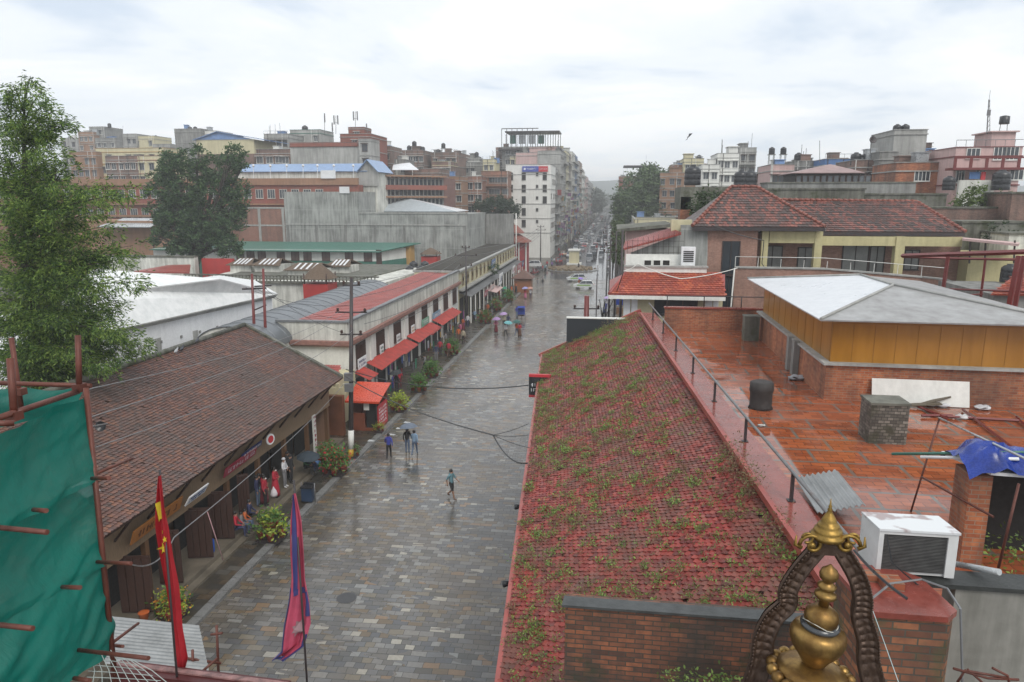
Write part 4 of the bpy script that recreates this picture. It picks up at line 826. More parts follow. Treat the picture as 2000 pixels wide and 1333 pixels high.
for px, py, wd in ((255, 1140, 1.25), (380, 1040, 1.1), (424, 1010, 1.1), (322, 1090, .9), (470, 985, .5)):   # folding plank doors standing open
    g = XX(px, py + 30, wl(24) + .15); y = g.y; m = MB(); x = wl(y, .14); m.obox((x + .3, y, .45 + 1.25), (wd * .5, .12, 0), (-.012, .03, 0), (0, 0, 1.2))
    for k in range(4): m.obox((x + .35 - wd * .5 + wd * (k + .5) / 4, y - .05 + .12 * (-1 + 2 * (k + .5) / 4), 1.7), (wd * .1, .024, 0), (0, .035, 0), (0, 0, 1.12))
    m.build('door', M['woodd'], ob_)
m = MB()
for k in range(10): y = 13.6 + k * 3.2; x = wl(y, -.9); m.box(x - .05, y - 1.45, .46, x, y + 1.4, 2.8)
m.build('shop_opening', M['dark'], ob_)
# signs
def marks(mb, o, u, v, w_, h_, rows=2, seed=1, fill=.8):
    """little letter-like strokes on a board; o lower-left, u right, v up"""
    r = random.Random(seed); o, u, v = V(o), V(u).normalized(), V(v).normalized(); nrm = u.cross(v).normalized()
    for k in range(rows):
        rh = h_ / rows; x = .0
        while x < w_ * fill:
            cw = rh * r.uniform(.3, .5); b = o + u * x + v * (rh * (rows - 1 - k) + rh * .2)
            for q in range(r.choice((2, 2, 3))):
                if r.random() < .55: mb.obox(b + u * cw * r.random() + v * rh * .3 + nrm * .012, u * rh * .05, v * rh * .3, nrm * .005)
                else: mb.obox(b + u * cw * .5 + v * rh * r.choice((.05, .3, .55)) + nrm * .012, u * cw * .5, v * rh * .05, nrm * .005)
            x += cw * 1.35
            if r.random() < .15: x += cw
    return mb
def sign(label, o, u, v, w_, h_, bg_, fg, rows=2, seed=1, name='shop_sign', grp=None, th=.03, margin=.1):
    o, u, v = V(o), V(u).normalized(), V(v).normalized(); nrm = u.cross(v).normalized(); t = thing(name, label, 'sign', o, grp)
    m = MB(); m.obox(o + u * w_ / 2 + v * h_ / 2 - nrm * th, u * w_ / 2, v * h_ / 2, nrm * th); m.build('board', bg_, t)
    m = MB(); marks(m, o + u * w_ * margin + v * h_ * .12, u, v, w_ * (1 - 2 * margin), h_ * .76, rows, seed, 1.); m.build('lettering', fg, t); return t
M['sg_orange'] = P('sign_orange', (.42, .16, .03), .5); M['sg_red'] = P('sign_red', (.34, .03, .06), .5); M['sg_navy'] = P('sign_navy', (.03, .04, .15), .5); M['ink'] = P('ink', (.03, .03, .04), .5)
U_ = V((.03, 1, 0)).normalized()
# sign faces look to the street (+x): u runs along +y when seen from the street
def sx(px, py, x): return XX(px, py, x)
a = sx(256, 1066, -18.1); sign('orange board with dark script over the nearest arcade door', a, (-.03, 1, 0), (.35, 0, 1), 3.4, .62, M['sg_orange'], P('sg_brown', (.14, .05, .015), .6), 1, 3)
a = sx(362, 990, -18.0); sign('white board with two lines of blue writing under the arcade eave', a, (-.03, 1, 0), (.6, 0, 1), 1.6, .5, M['white_clean'], P('sg_blue', (.03, .1, .3), .5), 2, 5)
a = sx(438, 934, -18.15); sign('crimson and navy banner with white lettering over the middle shops', a, (-.03, 1, 0.0), (.3, 0, 1), 3.3, .48, M['sg_red'], P('sg_pale', (.55, .45, .5), .5), 1, 7)
a = sx(472, 898, -18.12); sign('narrow navy and white strip above the crimson banner', a, (-.03, 1, 0), (.3, 0, 1), 2.2, .26, M['sg_navy'], M['letter'], 1, 8)
p = sx(527, 858, -17.9); t = thing('round_sign', 'round red and white sign hanging under the arcade eave', 'sign', p)
m = MB(); m.lathe(p, [(.3, 0), (.3, .06)], 20, (1, -.3, 0)); m.build('disc', M['white_clean'], t); m = MB(); m.lathe(p + V((.062, -.02, 0)), [(.2, 0), (.2, .012)], 20, (1, -.3, 0)); m.build('emblem', M['banner_red'], t)
p = G(617, 893, .45); t = thing('post_board', 'tall narrow white notice board with red writing at the arcade corner', 'sign', p); m = MB(); m.box(p.x - .04, p.y - .2, .45, p.x + .04, p.y + .2, 3.2); m.build('board', M['white'], t); m = MB(); marks(m, p + V((.05, -.12, .7)), (0, 1, 0), (0, 0, 1), .26, 2.1, 7, 4, 1); m.build('lettering', M['sg_red'], t)
for (px, py, yy) in ((345, 694, 0), (357, 697, 1), (387, 688, 2)):
    p = XX(px, py + 4, -24.1 if px > 350 else -24); p = V((p.x, p.y, 8.25 - (.25 if px < 380 else .1))); t = thing('pigeon', ('pale grey pigeon perched on the brown arcade ridge', 'dark pigeon close beside the pale one on the ridge', 'lone dark pigeon farther along the brown ridge')[yy], 'bird', p)
    m = MB(); m.path([p + V((0, -.2, .1)), p + V((0, -.08, .12)), p + V((0, .05, .16)), p + V((0, .13, .24)), p + V((0, .17, .27))], [.015, .07, .085, .045, .035], 8); m.ball(p + V((0, .16, .3)), .04, 8); m.path([p + V((0, .19, .3)), p + V((0, .24, .29))], [.012, .002], 5)
    m.tube(p + V((.02, 0, 0)), p + V((.02, .02, .1)), .008, n=4); m.tube(p + V((-.02, 0, 0)), p + V((-.02, .02, .1)), .008, n=4); m.build('body', cloth((.45, .46, .48) if yy == 0 else (.07, .075, .09)), t)
m = MB(); a = XX(190, 980, -18.3); m.obox(a + V((-.4, 0, .45)), (.3, 0, -.18), (0, .35, 0), (.01, 0, .02)); tag(m.build('patch_sheet', M['tin']), 'small grey metal patch sheet on the brown tiles near the net', 'metal sheet')
# gatehouse between arcade and white building
gh = thing('gate_house', 'low brown gate wall with cream battlemented porch beside the arcade', 'gate', (-20, 47, 0))
m = MB(); m.box(-21.6, 46.2, 0, -18.3, 46.6, 3.0); m.build('gate_wall', P('rust_brown', (.2, .075, .035), .55, .3), gh)
m = MB(); m.box(-22.5, 47.6, 0, -19.3, 51.6, 3.6); m.box(-22.6, 46.61, 3.0, -18.2, 46.8, 3.5)
for k in range(9): m.box(-22.4 + k * .5, 46.62, 3.502, -22.15 + k * .5, 46.78, 3.8)
m.build('porch', M['cream'], gh)
m = MB(); tiles(m, (-20.7, 47.0, 3.75), (1, .0, 0), (0, .8, .6), 1.5, 1.5, .2, .2, .03, .1); m.slab([(-20.8, 47, 3.74), (-19.2, 47, 3.74), (-19.2, 48.2, 4.64), (-20.8, 48.2, 4.64)], .08, (0, 0, 1)); m.build('roof', M['tin_red'], gh)
# ================================================================== WHITE SHOP BUILDING
wb = thing('white_shop_building', 'long two-storey white building with pitched red tin roof and brown lattice windows', 'building', (-22.5, 72, 0))
m = MB(); m.box(-25.6, 52, 0, -20, 93, 5.45); m.build('wall', M['white'], wb)
m = MB(); m.box(-20.12, 52.0, 5.75, -19.92, 93, 7.15); m.box(-25.6, 52.0, 5.75, -20.12, 52.2, 7.15)
m.build('parapet', M['white_dirty'], wb)
m = MB(); m.box(-20.2, 51.9, 7.15, -19.78, 93.05, 7.3); m.box(-25.7, 51.9, 7.15, -20.2, 52.3, 7.3); m.build('parapet_cap', P('cap_grey', (.2, .21, .22), .5, .5, 2), wb)
m = MB(); m.box(-25.7, 51.55, 5.452, -19.55, 93.1, 5.75); m.build('cornice', P('cornice_rust', (.3, .15, .12), .7, .5, 3), wb)
m = MB(); m.box(-20, 51.7, 5.3, -19.7, 93, 5.448); m.box(-25.6, 51.7, 5.3, -20, 51.995, 5.448); m.build('cornice_moulding', M['brick_pale'], wb)
for y in np.arange(52.3, 93, 5.1):
    m = MB(); m.box(-20, y - .28, 0, -19.86, y + .28, 5.3); m.build('pilaster', M['white'], wb)
for k in range(8):
    y = 54.9 + k * 5.1; window(wb, (-19.99, y, 4.15), math.pi / 2, 2.1, 1.75, M['woodd'], P('lattice_brown', (.07, .03, .022), .6), False, 5)
m = MB(); a, b, c, d = V((-20.4, 52.4, 6.75)), V((-20.4, 92.8, 6.75)), V((-24.9, 92.8, 6.95)), V((-24.9, 55.0, 6.95)); m.slab([a, b, c, d], .05, (0, 0, 1))
m.slab([(-25.3, 52.4, 6.75), a, d], .05, (0, 0, 1))
for k in range(50): y = 52.8 + k * .8; m.obox((-22.65, y + .9, 6.86), (2.1, 0, -.093), (0, .015, 0), (0, 0, .02))
m.build('roof', M['tin_red'], wb)
# shop fronts, awnings
for i, (y0, y1) in enumerate(((53.0, 55.2), (56.0, 62.6), (63.0, 67.6), (68.0, 72.6), (73.0, 77.6), (78.2, 82.8), (83.2, 88.8))):
    aw = thing('awning', ('short red corrugated awning nearest the pole', 'longest red corrugated awning, second along the white building', 'third red awning along the white building', 'fourth red awning along the white building', 'fifth red awning along the white building', 'sixth red awning along the white building', 'last red awning before the cream building')[i], 'awning', (-20, (y0 + y1) / 2, 2.7), 'red tin awnings on the white building')
    m = MB(); corr(m, (-19.95, y0, 3.0 + (.0, .12, -.06, .08, -.1, .05, -.05)[i]), (0, 1, 0), (.9, 0, -.4), y1 - y0, 1.45, .3, .03); m.build('sheet', P('awning_red', (.4, .035, .02), .5, .45, 1.5), aw)
    m = MB(); m.tube((-19.9, y0 + .1, 2.2), (-18.7, y0 + .1, 2.4), .025, n=5); m.tube((-19.9, y1 - .1, 2.2), (-18.7, y1 - .1, 2.4), .025, n=5); m.tube((-18.7, y0, 2.39), (-18.7, y1, 2.39), .025, n=5); m.build('bracket', M['steel_dark'], aw)
M['goods'] = [cloth(c) for c in ((.3, .03, .05), (.5, .3, .05), (.05, .1, .3), (.35, .35, .38), (.04, .2, .12), (.25, .05, .25), (.5, .45, .4), (.1, .1, .12))]
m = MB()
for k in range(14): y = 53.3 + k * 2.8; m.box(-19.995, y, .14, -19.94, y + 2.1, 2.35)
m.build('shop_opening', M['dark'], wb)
for k in range(40):
    y = 54 + R.random() * 37; x = -19.7 + R.random() * 1.1; h = R.uniform(.5, 1.1); z = R.uniform(.9, 1.5) if R.random() < .6 else .14; wd_ = R.uniform(.2, .5); m = MB()
    m.grid(lambda i, j: V((x + .03 * math.sin(i * 9 + k), y + wd_ * i, z + h * j)), 8, 2); m.grid(lambda i, j: V((x - .02 + .03 * math.sin(i * 9 + k), y + wd_ * (1 - i), z + h * j)), 8, 2)
    o = m.build('hanging_cloth', M['goods'][k % 8]); cn = ('crimson', 'mustard yellow', 'blue', 'pale grey', 'dark green', 'purple', 'cream', 'charcoal')[k % 8]
    tag(o, '%s cloth displayed in front of the white building shops' % cn, 'goods', 'clothes on display at the %s pieces' % cn)
for i, (k, bgc, fg, ww_, hh_, lb) in enumerate(((1, 'white_clean', 'green_pl', 1.0, 1.1, 'white board with a green painted emblem between the second windows'), (2, 'white_clean', 'ink', 1.1, .9, 'pale poster board with a dark figure below the third window'), (3, 'white_clean', 'ochre', 1.2, 1.0, 'board with an ochre figure below the fourth window'), (4, 'sgreen', 'letter', 2.9, .75, 'long pale green sign board above the awnings'), (5, 'sblue', 'letter', 3.6, .7, 'long blue-grey sign board with white script'), (0, 'white_clean', 'sg_navy', 2.0, .9, 'white sign board covered with blue script behind the pole'))):
    if bgc == 'sgreen': M['sgreen'] = P('sgreen', (.2, .42, .3), .5)
    if bgc == 'sblue': M['sblue'] = P('sblue', (.2, .33, .46), .5)
    y = 54.9 + k * 5.1; sign(lb, (-19.85, y - ww_ / 2, 3.12 - .12), (0, 1, 0), (0, 0, 1), ww_, min(hh_, .85) if True else hh_, M[bgc], M[fg], 1 if i > 2 and i < 5 else 2, 11 + i)
# ================================================================== CREAM ROW
cb = thing('cream_shop_row', 'long low cream building with arched vents above dark shop fronts', 'building', (-23, 120, 0))
m = MB(); m.box(-26, 93.2, 0, -20, 150, 6.9); m.build('wall', M['cream'], cb)
m = MB(); m.box(-26.2, 93.15, 6.9, -19.7, 150.1, 7.15); m.box(-20, 93.2, 4.4, -19.3, 150, 4.6); m.build('cornice', M['conc_light'], cb)
for k in range(16):
    y = 96 + k * 3.4; m = MB(); m.box(-19.99, y - .55, 4.9, -19.9, y + .55, 6.0); m.lathe((-20.0, y, 6.0), [(.55, 0), (.55, .1)], 14, (1, 0, 0)); m.build('arched_vent', P('vent_brown', (.22, .16, .08), .7), cb)
m = MB(); m.box(-25.9, 93.4, 7.0, -20.3, 149.9, 7.22); m.build('roof', P('dark_roof', (.07, .065, .055), .95, .5, .6, 0, .5, 4, .1), cb)
m = MB(); m.slab([(-19.95, 93.3, 4.2), (-19.95, 149, 4.2), (-18.3, 149, 3.7), (-18.3, 93.3, 3.7)], .05, (0, 0, 1)); m.build('canopy', P('dark_canopy', (.09, .09, .09), .45, .6, .8), cb)
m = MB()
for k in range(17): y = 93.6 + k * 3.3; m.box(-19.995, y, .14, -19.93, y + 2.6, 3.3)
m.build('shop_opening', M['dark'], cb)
for k in range(18): y = 93.4 + k * 3.3; m = MB(); m.box(-18.45, y - .07, .14, -18.31, y + .07, 3.7); m.build('canopy_post', M['white'], cb)
for i, (y, bg_, fg, w_, h_, z) in enumerate(((118, 'tin_blue', 'letter', 4, 1.5, 5.0), (112, 'white_clean', 'sg_navy', 3.4, 1.8, 3.0), (104, 'pink', 'letter', 3.4, .8, 3.1), (99, 'sg_red', 'letter', 2.6, .8, 2.9), (128, 'white_clean', 'sg_red', 3, 1.4, 3.2), (136, 'sg_red', 'letter', 3, 1.2, 3.1), (142, 'sg_navy', 'letter', 3, 1.2, 3.2))):
    sign(('pale blue rooftop sign on the cream row', 'white shop sign with dark script over the canopy', 'pink shop sign on the cream row', 'red shop sign nearest the white building', 'white sign with red script at the far half of the cream row', 'red sign near the end of the cream row', 'navy sign at the far end of the cream row')[i], (-17.5 if i else -19.7, y, z), (0, 1, 0), (.1, 0, 1), w_, h_, M[bg_], M[fg], 1, 30 + i)
m = MB(); m.slab([(-19.9, 108, 3.0), (-19.9, 115, 3.0), (-17.2, 115, 2.4), (-17.2, 108, 2.4)], .05, (0, 0, 1)); tag(m.build('awning', M['pink']), 'faded pink awning under the white shop sign', 'awning')
tree('bush', 'green bush leaning over the cream row canopy', (-19.2, 116.5, 4.3), .5, [((-19.0, 116.5, 5.3), (.9, 1.5, 1.0))], leafm('bush_green', [(.03, .06, .02), (.07, .13, .04)]), .22, 22, 26, tr=.08, seed=4, cat='plant')
# red booth under the near pole
kb = thing('red_booth', 'small guard booth with bright red roof and posters beside the pole', 'booth', (-17, 48.5, .14))
bx0, bx1, by0, by1 = -18.15, -16.15, 47.4, 49.6
m = MB(); m.box(bx0, by0, .14, bx0 + 1.0, by0 + .06, 1.45); m.box(bx0, by0 + .06, .14, bx0 + .06, by1, 2.6); m.box(bx0, by1 - .06, .14, bx1, by1, 2.6); m.box(bx0 + .06, by0 + .06, .14, bx1, by1 - .06, .3); m.build('wall', P('rust_panel', (.2, .06, .03), .5, .3), kb)
m = MB(); m.box(bx0 + 1.0, by0 + .3, .3, bx1 - .05, by0 + .34, 2.5); m.build('interior', M['dark'], kb)
m = MB(); m.box(bx1 - .06, by0, .3, bx1, by1 - .08, 2.0); m.build('side_panel', M['banner_red'], kb); m = MB(); marks(m, (bx1 + .0, by0 + .2, .5), (0, 1, 0), (0, 0, 1), 1.6, 1.3, 5, 6, 1); m.build('lettering', M['letter'], kb)
m = MB(); m.box(bx0 + .95, by0 - .02, 1.7, bx0 + 1.35, by0, 2.3); m.build('notice', M['white'], kb)
m = MB(); m.slab([(bx0 - .3, by0 - .35, 2.45), (bx1 + .25, by0 - .35, 2.45), (bx1 + .25, by1 + .2, 3.15), (bx0 - .3, by1 + .2, 3.15)], .06, (0, 0, 1)); m.slab([(bx0 - .3, by0 - .36, 2.3), (bx1 + .25, by0 - .36, 2.3), (bx1 + .25, by0 - .36, 2.44), (bx0 - .3, by0 - .36, 2.44)], .04); m.build('roof', P('booth_red', (.55, .06, .02), .3, .25), kb)
for x in (bx0, bx1 - .05): m = MB(); m.box(x, by0 - .3, .14, x + .05, by0 - .25, 2.3); m.build('post', M['steel_dark'], kb)
# ================================================================== BEHIND: barrel roof, white hall, courtyard
br = thing('barrel_roof_shed', 'long shed with curved grey sheet roof behind the white building', 'building', (-28, 63, 0))
m = MB()
def arch(i, j): a = math.pi * (1 - i); return V((-27.3 + 2.9 * math.cos(a), 48 + 31 * j, 5.7 + 1.7 * math.sin(a)))
m.grid(arch, 16, 40); m.grid(lambda i, j: arch(1 - i, j) - V((0, 0, .05)), 16, 4)
for k in range(20): m.path([arch(i / 16, k / 19.0) + V((0, 0, .015)) for i in range(17)], .03, 4)
m.build('roof', P('grey_sheet', (.17, .185, .2), .4, .3, .8, .3), br); m = MB(); m.add([tuple(arch(i / 16, .002)) for i in range(17)], [tuple(range(17))]); m.build('end_wall', M['white_dirty'], br); m = MB(); m.box(-30.1, 48.1, 0, -24.5, 79, 5.7); m.build('wall', M['white_dirty'], br)
wh = thing('white_hall', 'large white hall with lumpy white sheet roof behind the arcade', 'building', (-38, 52, 0))
n = NT('white_crumpled_sheet'); c = n.mix(n.ramp(n.noise(n.pos, 1.6, 5, .6), [(.35, 0), (.6, 1)]), (.66, .68, .67), (.78, .79, .78)); M['wsheet'] = n.out(c, .5, n.bump(n.noise(n.pos, 2.2, 5, .6), .5, .06))
ea, eb = V((-33.2, 36, 8)), V((-30.0, 61.5, 8)); rb = D(430, 545, 66); ra = D(250, 568, 50); ra.z = rb.z = 10.2
rb = G(430, 545, 10.2); ra = G(250, 568, 10.2); rc = G(120, 590, 10.2)
m = MB(); m.slab([ea, eb, rb, ra, rc], .12, (0, 0, 1)); eC = G(498, 548, 8.6); m.slab([eb, eC, rb], .12, (0, 0, 1))
w0 = G(180, 525, 11.4); w1_ = G(430, 545, 10.25); m.slab([w0, w1_, ra + V((0, 0, .04)), rc], .1, (0, 0, 1)); m.slab([rb, eC, V((-44, 76, 8)), w0 + V((0, 8, -2))], .1, (0, 0, 1)); m.build('roof', M['wsheet'], wh)
m = MB(); dv = (eb - ea).normalized(); nv = V((-dv.y, dv.x, 0)); w_a, w_b = ea + nv * .45, eb + nv * .45 - dv * .3
m.prism([tuple(w_a)[:2], tuple(w_b)[:2], (w_b.x - 13, w_b.y + 4), (w_a.x - 16, w_a.y + 3)], 0, 7.6); m.build('wall', M['white_clean'], wh)
m = MB()
for k in range(4): c_ = (ea + eb) / 2 + nv * (.3 - k * .09) + V((0, 0, -.3 + k * .09)); m.obox(c_, dv * 12.8, nv * .04, (0, 0, .045))
m.build('eave_moulding', M['conc_light'], wh)
for px, py in ((316, 673), (377, 657), (431, 644)):
    p = XX(px, py, -32 + .0); q_ = w_a + dv * ((p.y - w_a.y) / dv.y) - nv * .02; m = MB(); m.obox((q_.x, q_.y, p.z), dv * .28, nv * .03, (0, 0, .45)); m.build('niche', M['conc_light'], wh)
for k in range(8): q_ = w_a + dv * (7 + k * 2.1) - nv * .03; m = MB(); m.obox((q_.x, q_.y, 6.3), dv * .1, nv * .03, (0, 0, .1)); m.build('vent_hole', M['conc'], wh)
# mossy courtyard wall, skylight huts, gazebos, tanks
cw = thing('courtyard_wall', 'streaked white courtyard building with mossy balustrade below the green roof', 'building', (-34, 92, 0))
a, b = D(365, 560, 84), D(738, 568, 84); m = MB(); m.prism([(a.x, 84), (b.x, 84), (b.x + 1, 108), (a.x - 3, 112)], 0, 6.2); m.build('wall', M['white_dirty'], cw)
m = MB(); m.prism([(a.x - .2, 83.7), (b.x + .2, 83.7), (b.x + .2, 84.2), (a.x - .2, 84.2)], 6.202, 6.5); m.prism([(a.x - .2, 83.8), (b.x + .2, 83.8), (b.x + .2, 84.1), (a.x - .2, 84.1)], 7.1, 7.25); m.build('ledge', M['conc_moss'], cw)
m = MB(); k = a.x
while k < b.x: m.lathe((k, 83.95, 6.5), [(.05, 0), (.11, .15), (.05, .35), (.09, .6)], 6); k += .45
m.build('baluster', M['conc_moss'], cw)
m = MB(); m.prism([(a.x + 2, 88), (b.x - 4, 88), (b.x - 2, 110), (a.x - 1, 110)], 6.2, 6.35); m.build('upper_roof', M['conc_moss'], cw)
for i, (px0, px1, py, Y) in enumerate(((450, 490, 530, 96), (497, 545, 527, 96), (562, 625, 535, 90), (640, 682, 530, 96))):
    p, q_ = D(px0, py, Y), D(px1, py, Y); t = thing('skylight_hut', ('leftmost small skylight hut on the courtyard roof', 'second skylight hut from the left with a mossy tin roof', 'widest skylight hut, just left of the thatched gazebo', 'skylight hut right behind the thatched gazebo')[i], 'roof hut', (p.x, Y, 6.3), 'skylight huts on the courtyard roof')
    m = MB(); m.box(p.x, Y, 6.2, q_.x, Y + 4, 7.3); m.build('wall', M['white_dirty'], t); m = MB(); m.slab([(p.x - .4, Y - .5, 7.3), (q_.x + .4, Y - .5, 7.3), (q_.x - .5, Y + 2.2, 8.1), (p.x + .5, Y + 2.2, 8.1)], .08, (0, 0, 1)); m.slab([(p.x + .5, Y + 2.2, 8.1), (q_.x - .5, Y + 2.2, 8.1), (q_.x + .4, Y + 4.4, 7.3), (p.x - .4, Y + 4.4, 7.3)], .08, (0, 0, 1)); m.build('roof', M['thatch'], t)
    m = MB()
    for j in range(4): u = .25 + j * .18; x = p.x + (q_.x - p.x) * u; m.obox((x, Y + .75, 7.74), (.13, 0, 0), (0, 1.0, .3), (0, -.01, .03))
    m.build('skylight', M['tin_white'], t)
def gazebo(px, pyt, pyb, Y, w_, label):
    p = D(px, pyb, Y); zt = D(px, pyt, Y).z; t = thing('gazebo', label, 'gazebo', (p.x, Y, p.z), 'thatched gazebos on red bases'); h = zt - p.z
    m = MB(); m.box(p.x - w_ * .37, Y - w_ * .37, p.z - 1.2, p.x + w_ * .37, Y + w_ * .37, p.z + h * .46); m.build('base', M['brick_red'] if False else P('red_base', (.4, .035, .03), .5, .2), t)
    for sx_ in (-1, 1):
        for sy_ in (-1, 1): m = MB(); m.tube((p.x + sx_ * w_ * .34, Y + sy_ * w_ * .34, p.z + h * .46), (p.x + sx_ * w_ * .34, Y + sy_ * w_ * .34, p.z + h * .75), .07, n=6); m.build('post', M['woodd'], t)
    m = MB(); m.lathe((p.x, Y, p.z + h * .6), [(w_ * .53, 0), (w_ * .5, .06), (w_ * .3, h * .2), (w_ * .08, h * .37), (.02, h * .4)], 14); m.build('thatch_roof', M['thatch'], t)
gazebo(627, 515, 585, 80, 4.0, 'nearer thatched gazebo on a tall red base'); gazebo(842, 484, 515, 118, 3.6, 'farther thatched gazebo on a red base by the concrete wall')
for i, (px, py, s_) in enumerate(((800, 540, 1.25), (822, 540, 1.3), (808, 530, 1.25), (830, 530, 1.25))): p = D(px, py, 104 + 3 * (i > 1)); tank(p, ('front left', 'front right', 'rear left', 'rear right')[i] + ' black water tank of the four beside the green walkway', s_, 'four tanks beside the green walkway')
m = MB(); p, q_ = D(760, 545, 103), D(850, 540, 103); m.box(p.x, 101.5, 0, q_.x + 1, 113, p.z); tag(m.build('tank_platform', M['green_pl']), 'dull green platform under the four black water tanks', 'platform')
gr = thing('green_roof_barracks', 'long white single-storey barracks with green sheet roof and green dado', 'building', (-48, 124, 0))
a, b = D(300, 500, 120), D(740, 517, 120); zr = D(740, 490, 120).z; zb_ = 0; m = MB(); m.prism([(a.x, 120), (b.x, 120), (b.x + 3.2, 130), (a.x, 130)], 4.9, zr); m.build('wall', M['white'], gr)
m = MB(); m.prism([(a.x, 119.96), (b.x + .05, 119.96), (b.x + 3.3, 130.1), (a.x, 130.1)], 0, 5.9); m.build('dado', M['green_pl'], gr)
zt2 = D(740, 474, 131).z; m = MB(); m.slab([(a.x, 118.9, zr - .1), (b.x + .4, 118.9, zr - .1), (b.x + 4.6, 131, zt2), (a.x, 131, zt2)], .15, (0, 0, 1)); m.build('roof', M['tin_green'], gr)
for px in (470, 490, 512, 549, 577, 601, 637, 682, 719): p = D(px, 506, 120); window(gr, (p.x, 119.98, 6.7), 0, 1.35, 1.45, M['woodd'], P('curtain', (.14, .09, .08), .7), False, 1)
m = MB(); p = D(741, 517, 120); m.box(p.x - .5, 119.9, 5.2, p.x + .5, 119.95, 7.9); m.build('door', M['woodd'], gr)
m = MB(); p = D(786, 500, 122); m.box(p.x - 1.5, 128, 0, p.x - .3, 131, zt2 - .2); m.build('end_pier', M['ochre'], gr)
# big streaked concrete block
gc = thing('concrete_block', 'big windowless grey concrete building with rain streaks', 'building', (-38, 140, 0))
Yc = 136; x0, x1, x2 = D(555, 400, Yc).x, D(700, 400, Yc).x, D(912, 420, Yc).x; zt, zt2 = D(600, 375, Yc).z, D(800, 418, Yc).z
m = MB(); m.prism([(x0, Yc), (x1, Yc), (x1, Yc + 16), (x0, Yc + 16)], 0, zt); c1_ = V((-24.6, 150, 0)); m.prism([(x1, Yc + .02), (x2, Yc + .02), (-26.8, 142), (-26.5, 152), (x1, 154)], 0, zt2); m.build('wall', M['conc_grid'], gc)
m = MB(); m.box(-26.4, 151.5, 0, -20.6, 153, zt2 - .3); m.build('end_wall', M['conc'], gc)
m = MB(); m.box(x1, Yc - .12, zt2, x2 + .1, Yc + .5, zt2 + .25); m.box(x1 - 1.4, Yc + .02, zt2 + .25, x1 - .6, Yc + .5, zt2 + 3.0); m.build('coping', M['conc_light'], gc)
m = MB(); pz = D(600, 440, Yc).z; m.box(x0 + .1, Yc - .1, pz, x2, Yc - .02, pz + .3); m.build('floor_band', M['conc_light'], gc)
for k in range(7): m = MB(); x = x0 + .5 + k * (x2 - x0 - 1) / 6; m.box(x - .25, Yc - .07, 0, x + .25, Yc - .01, pz); m.build('column', M['conc'], gc)
p = D(673, 368, Yc); m = MB(); m.box(p.x - 1, Yc - .2, zt - .3, p.x + 1, Yc - .1, zt + .95); tag(m.build('roof_hoarding', M['tin_white']), 'square white panel on the top of the concrete block', 'panel')
bq = thing('brick_panel_building', 'brick infill building with concrete frame left of the concrete block', 'building', (-60, 138, 0))
xa = D(425, 400, Yc).x; zq = D(500, 405, Yc).z; m = MB(); m.box(xa - 2, Yc + .1, 0, x0 - .02, Yc + 12, zq); m.build('wall', brickm('far_brick', (.3, .12, .08), (.36, .17, .11), dirt=.4), bq)
m = MB()
for x in (xa + 2.0, xa + 8.6, x0 - .4): m.box(x - .25, Yc - .02, 0, x + .25, Yc + .08, zq)
for z in (D(500, 442, Yc).z, zq - .3): m.box(xa - 2, Yc + .0, z, x0 - .05, Yc + .07, z + .3)
m.build('concrete_frame', M['conc_light'], bq)
# white hipped pavilion behind the block
hp = thing('hipped_pavilion', 'white hipped sheet roof pavilion behind the concrete block', 'building', (-38, 160, 0))
e = [D(708, 413, 150), D(892, 413, 150)]; za = D(740, 389, 156).z; m = MB(); ze = e[0].z; A0, A1 = V((e[0].x, 150, ze)), V((e[1].x, 150, ze)); R0, R1 = V((D(735, 389, 155).x, 156, za)), V((D(802, 389, 155).x, 156, za)); B0, B1 = V((e[0].x, 163, ze)), V((e[1].x, 163, ze))
for mt, pts in (('sheet_pale', [A0, A1, R1, R0]), ('tin_white', [A1, B1, R1]), ('sheet_pale', [B1, B0, R0, R1]), ('sheet_pale', [B0, A0, R0])):
    if mt == 'sheet_pale': mtt = P('sheet_pale', (.4, .44, .46), .4, .2)
    else: mtt = M['tin_white']
    m = MB(); m.slab(pts, .1, (0, 0, 1)); m.build('roof', mtt, hp)
m = MB(); m.box(e[0].x + .6, 150.6, ze - 3, e[1].x - .6, 162, ze - .1); m.build('wall', M['white'], hp)
for k in range(7): window(hp, (e[0].x + 2 + k * 2.7, 150.58, ze - .9), 0, 1.4, 1.0, M['tin_white'], M['glass'], False, 1)
# low wall + maroon roof behind white hall, brown wall
lw = thing('low_white_wall', 'long low streaked white wall under the big dark tree', 'wall', (-66, 96, 0)); a, b = D(190, 520, 96), D(380, 515, 96); m = MB(); m.box(a.x, 96, 0, b.x, 97, D(300, 503, 96).z); m.build('wall', M['white_dirty'], lw); m = MB(); m.box(a.x, 95.9, D(300, 503, 96).z, b.x, 97.1, D(300, 500, 96).z); m.build('coping', M['conc_moss'], lw)
m = MB(); m.slab([D(262, 530, 84), D(370, 532, 84), D(372, 517, 92), D(330, 518, 92)], .2, (0, 0, 1)); p = D(265, 530, 84); tag(m.build('lean_to_roof', M['tin_red']), 'low maroon sheet roof behind the white hall', 'roof')
m = MB(); p = D(400, 505, 98); m.box(p.x - .3, 97.6, 0, p.x + 4.5, 98.2, p.z); tag(m.build('red_wall', P('red_base', (.4, .035, .03), .5)), 'small bright red wall beside the dark tree trunk', 'wall')
bw = thing('brown_building', 'plain ochre brown building with grey sheet lean-to behind the trees', 'building', (-80, 125, 0))
a, b = D(60, 430, 122), D(330, 430, 122); m = MB(); m.box(a.x, 122, 0, b.x, 134, D(250, 432, 122).z); m.build('wall', M['brown_wall'], bw)
